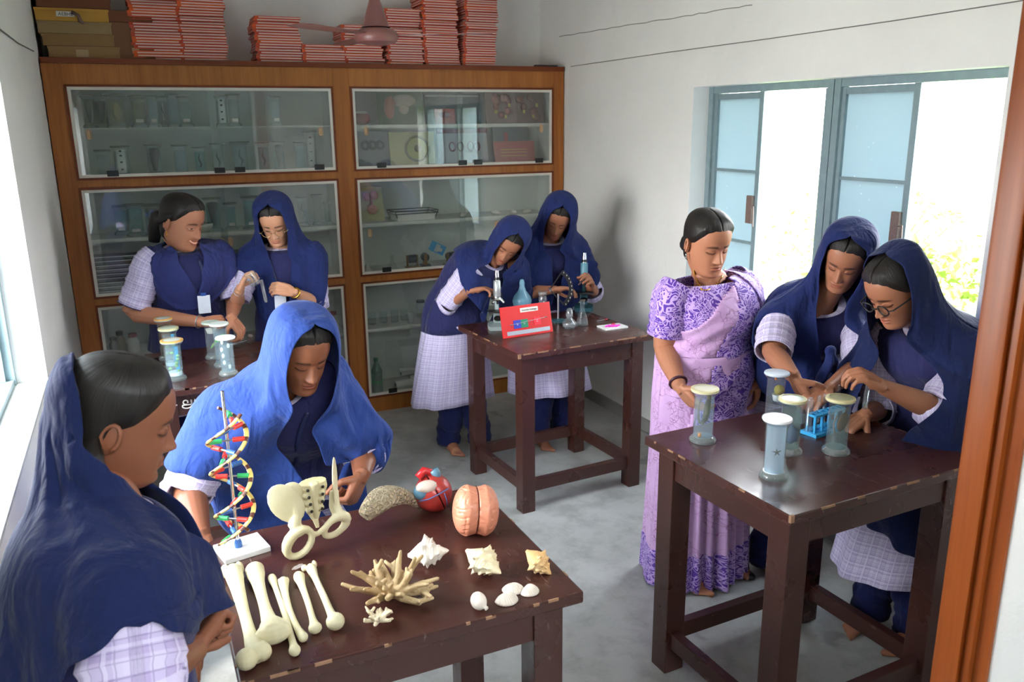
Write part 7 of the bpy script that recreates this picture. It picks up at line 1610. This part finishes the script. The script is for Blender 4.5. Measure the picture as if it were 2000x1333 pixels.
MB().lathe([(.0005, .0), (.025, 0), (.036, .014), (.036, .03), (.026, .046), (.014, .055), (.013, .065), (.016, .067)], 24, cap=False).obj('glass_body', MAT_TUBE, o, True); MB().lathe([(.017, .06), (.019, .07), (.017, .098), (.009, .108), (.0005, .110)], 20, cap=False).obj('stopper', MAT_TUBE, o, True); MB().lathe([(.0005, .002), (.024, .002), (.033, .014), (.033, .022), (.0005, .022)], 20, cap=False).obj('liquid', LQ_CLEAR, o, True)
p = P(1196, 640, z=T2H); o = empty('white_tile', p, D(2), 'white tile with pink clay shapes at the right end of its table', 'tile'); MB().box(-.068, -.045, 0, .068, .045, .008, b=.001).obj('tile_body', MAT_WHITEP, o)
m = MB(); [m.tube([(-.045 + .016 * k, -.006 - .006 * k, .011), (-.01 + .016 * k, .012 - .008 * k, .012)], [.006, .004], 6) for k in range(4)]; m.obj('pink_clay', M_('magenta_clay', rgb(232, 60, 190), .5), o, True); MB().ball((.02, .022, .011), .009, 10, sc=(1.5, .8, .6)).obj('red_clay', M_('red_clay', rgb(190, 50, 70), .5), o, True)
p = P(1172, 628, z=T2H); m = MB().tube([p + V(-.02, 0, .004), p + V(.03, .005, .005)], .002, 6); m.obj('needle', MAT_STEEL); tag(COL.objects[-1], 'dissecting needle with red tip lying behind the white tile', 'needle')
MB().tube([p + V(.03, .005, .005), p + V(.05, .008, .005)], .0035, 6).obj('red_tip', M_('red_clay', rgb(190, 50, 70), .5), COL.objects['needle'])

# ================================================================ HELD OR WORN THINGS
tp = PEOPLE['B']['_tips']
q = (tp[0][1] + tp[0][4]) / 2; bk = beaker(P(500, 556, y=4.10), .026, .062, 'small clear beaker held up by the girl in round glasses'); bk.rotation_euler = (0, D(-25), 0)
q = P(517, 552, y=4.10); tube_thing(q - V(0, 0, .10), .115, .008, 'test tube hanging from the fingers of the girl in round glasses', tilt=(0, D(-8), 0))
tp = PEOPLE['I']['_tips']; q = tp[0][0]; tube_thing(P(1688, 800, y=q.y), .115, .0085, 'test tube pinched upright by the girl in dark-rimmed glasses', tilt=(0, D(6), 0))
glasses(PEOPLE['B'], M_('thin_gold_rim', rgb(190, 170, 130), .25, .1, metal=.9)); glasses(PEOPLE['I'], MAT_BLACK, .020, .0026)
earrings(PEOPLE['A']); earrings(PEOPLE['G'], MAT_STEEL)
# watch face of the girl in round glasses
ar = PEOPLE['B']['arms'][1]; bd = (V(ar['w']) - V(ar['e'])).normalized(); c_ = V(ar['w']) - bd * .025 + V(.0, -.02, .018)
PEOPLE['B']['_put']('watch_face', MB().ball(c_, .011, 12, sc=(1, .6, 1)), MAT_GOLD)
# gold chain of the teacher
nk = PEOPLE['G']['spine'][-1]; m = MB(); ch = [onto(PEOPLE['G'], u, v, .008) for u, v in ((1354, 516), (1356, 532), (1362, 550), (1370, 566))]; ch2 = [onto(PEOPLE['G'], u, v, .008) for u, v in ((1416, 524), (1412, 538), (1400, 555), (1384, 566), (1370, 566))]
K = cr_interp([list(c) for c in ch], 22); [m.ball(tuple(k_), .0042, 8) for k_ in K]; m.tube([tuple(k_) for k_ in K], .0022, 6); m.tube([tuple(k_) for k_ in cr_interp([list(c) for c in ch2], 16)], .0022, 6); PEOPLE['G']['_put']('gold_chain', m, MAT_GOLD)
# sandal of the teacher
fa = V(PEOPLE['G']['feet'][1][0]); fdir = V(PEOPLE['G']['feet'][1][1]).normalized(); fs_ = fdir.cross(V(0, 0, 1)); m = MB()
Ms_ = Matrix((fs_, fdir, V(0, 0, 1))).transposed().to_4x4(); Ms_.translation = fa; m.prism([(.042 * math.cos(t) * (1 + .1 * math.sin(t)), .06 + .125 * math.sin(t)) for t in [2 * PI * i / 20 for i in range(20)]], .0, .010, Ms_)
for y_ in (.06, .12): m.tube([Ms_ @ V(-.042, y_, .006), Ms_ @ V(-.03, y_, .05), Ms_ @ V(0, y_, .062), Ms_ @ V(.03, y_, .05), Ms_ @ V(.042, y_, .006)], .008, 8, sx=.4)
PEOPLE['G']['_put']('sandal', m, MAT_BLACK)
# knot of the scarf worn by the girl beside the teacher
m = MB(); kc = P(1622, 686, y=2.13); m.ball(kc, .022, 12, sc=(1.1, .8, 1)); m.tube([kc, kc + V(-.015, -.012, -.04), kc + V(-.035, .0, -.10), kc + V(-.04, .01, -.15)], [.016, .022, .026, .016], 10, sx=.6); m.tube([kc, kc + V(.012, -.01, -.035), kc + V(.02, .0, -.085)], [.014, .020, .012], 10, sx=.6)
PEOPLE['H']['_put']('scarf_knot', union_mesh(m, .005, 3), MAT_DUP)
# lanyards and cards
A_, B_, C_, H_ = (PEOPLE[q] for q in 'ABCH'); H_['lanup'] = (0, -1, 0)
def strap(sp, uv, **k): return lanyard(sp, [tuple(q) for q in cr_interp([list(onto(sp, u, v)) for u, v in uv], 14)], **k)
strap(A_, [(345, 512), (362, 540), (378, 562), (390, 580)], card=onto(A_, 399, 595, .055), cd=(1, .05, 0), cu=(-.15, -.15, 1)); strap(A_, [(388, 508), (396, 530), (398, 555), (394, 580)])
strap(B_, [(526, 508), (532, 530), (540, 555), (545, 580)], card=onto(B_, 548, 594, .05), cd=(1, .05, 0), cu=(-.05, -.1, 1))
strap(C_, [(603, 806), (590, 835), (582, 870), (580, 910)])
ly = COL.objects[[o.name for o in COL.objects if o.name.startswith('lanyard')][-1]]
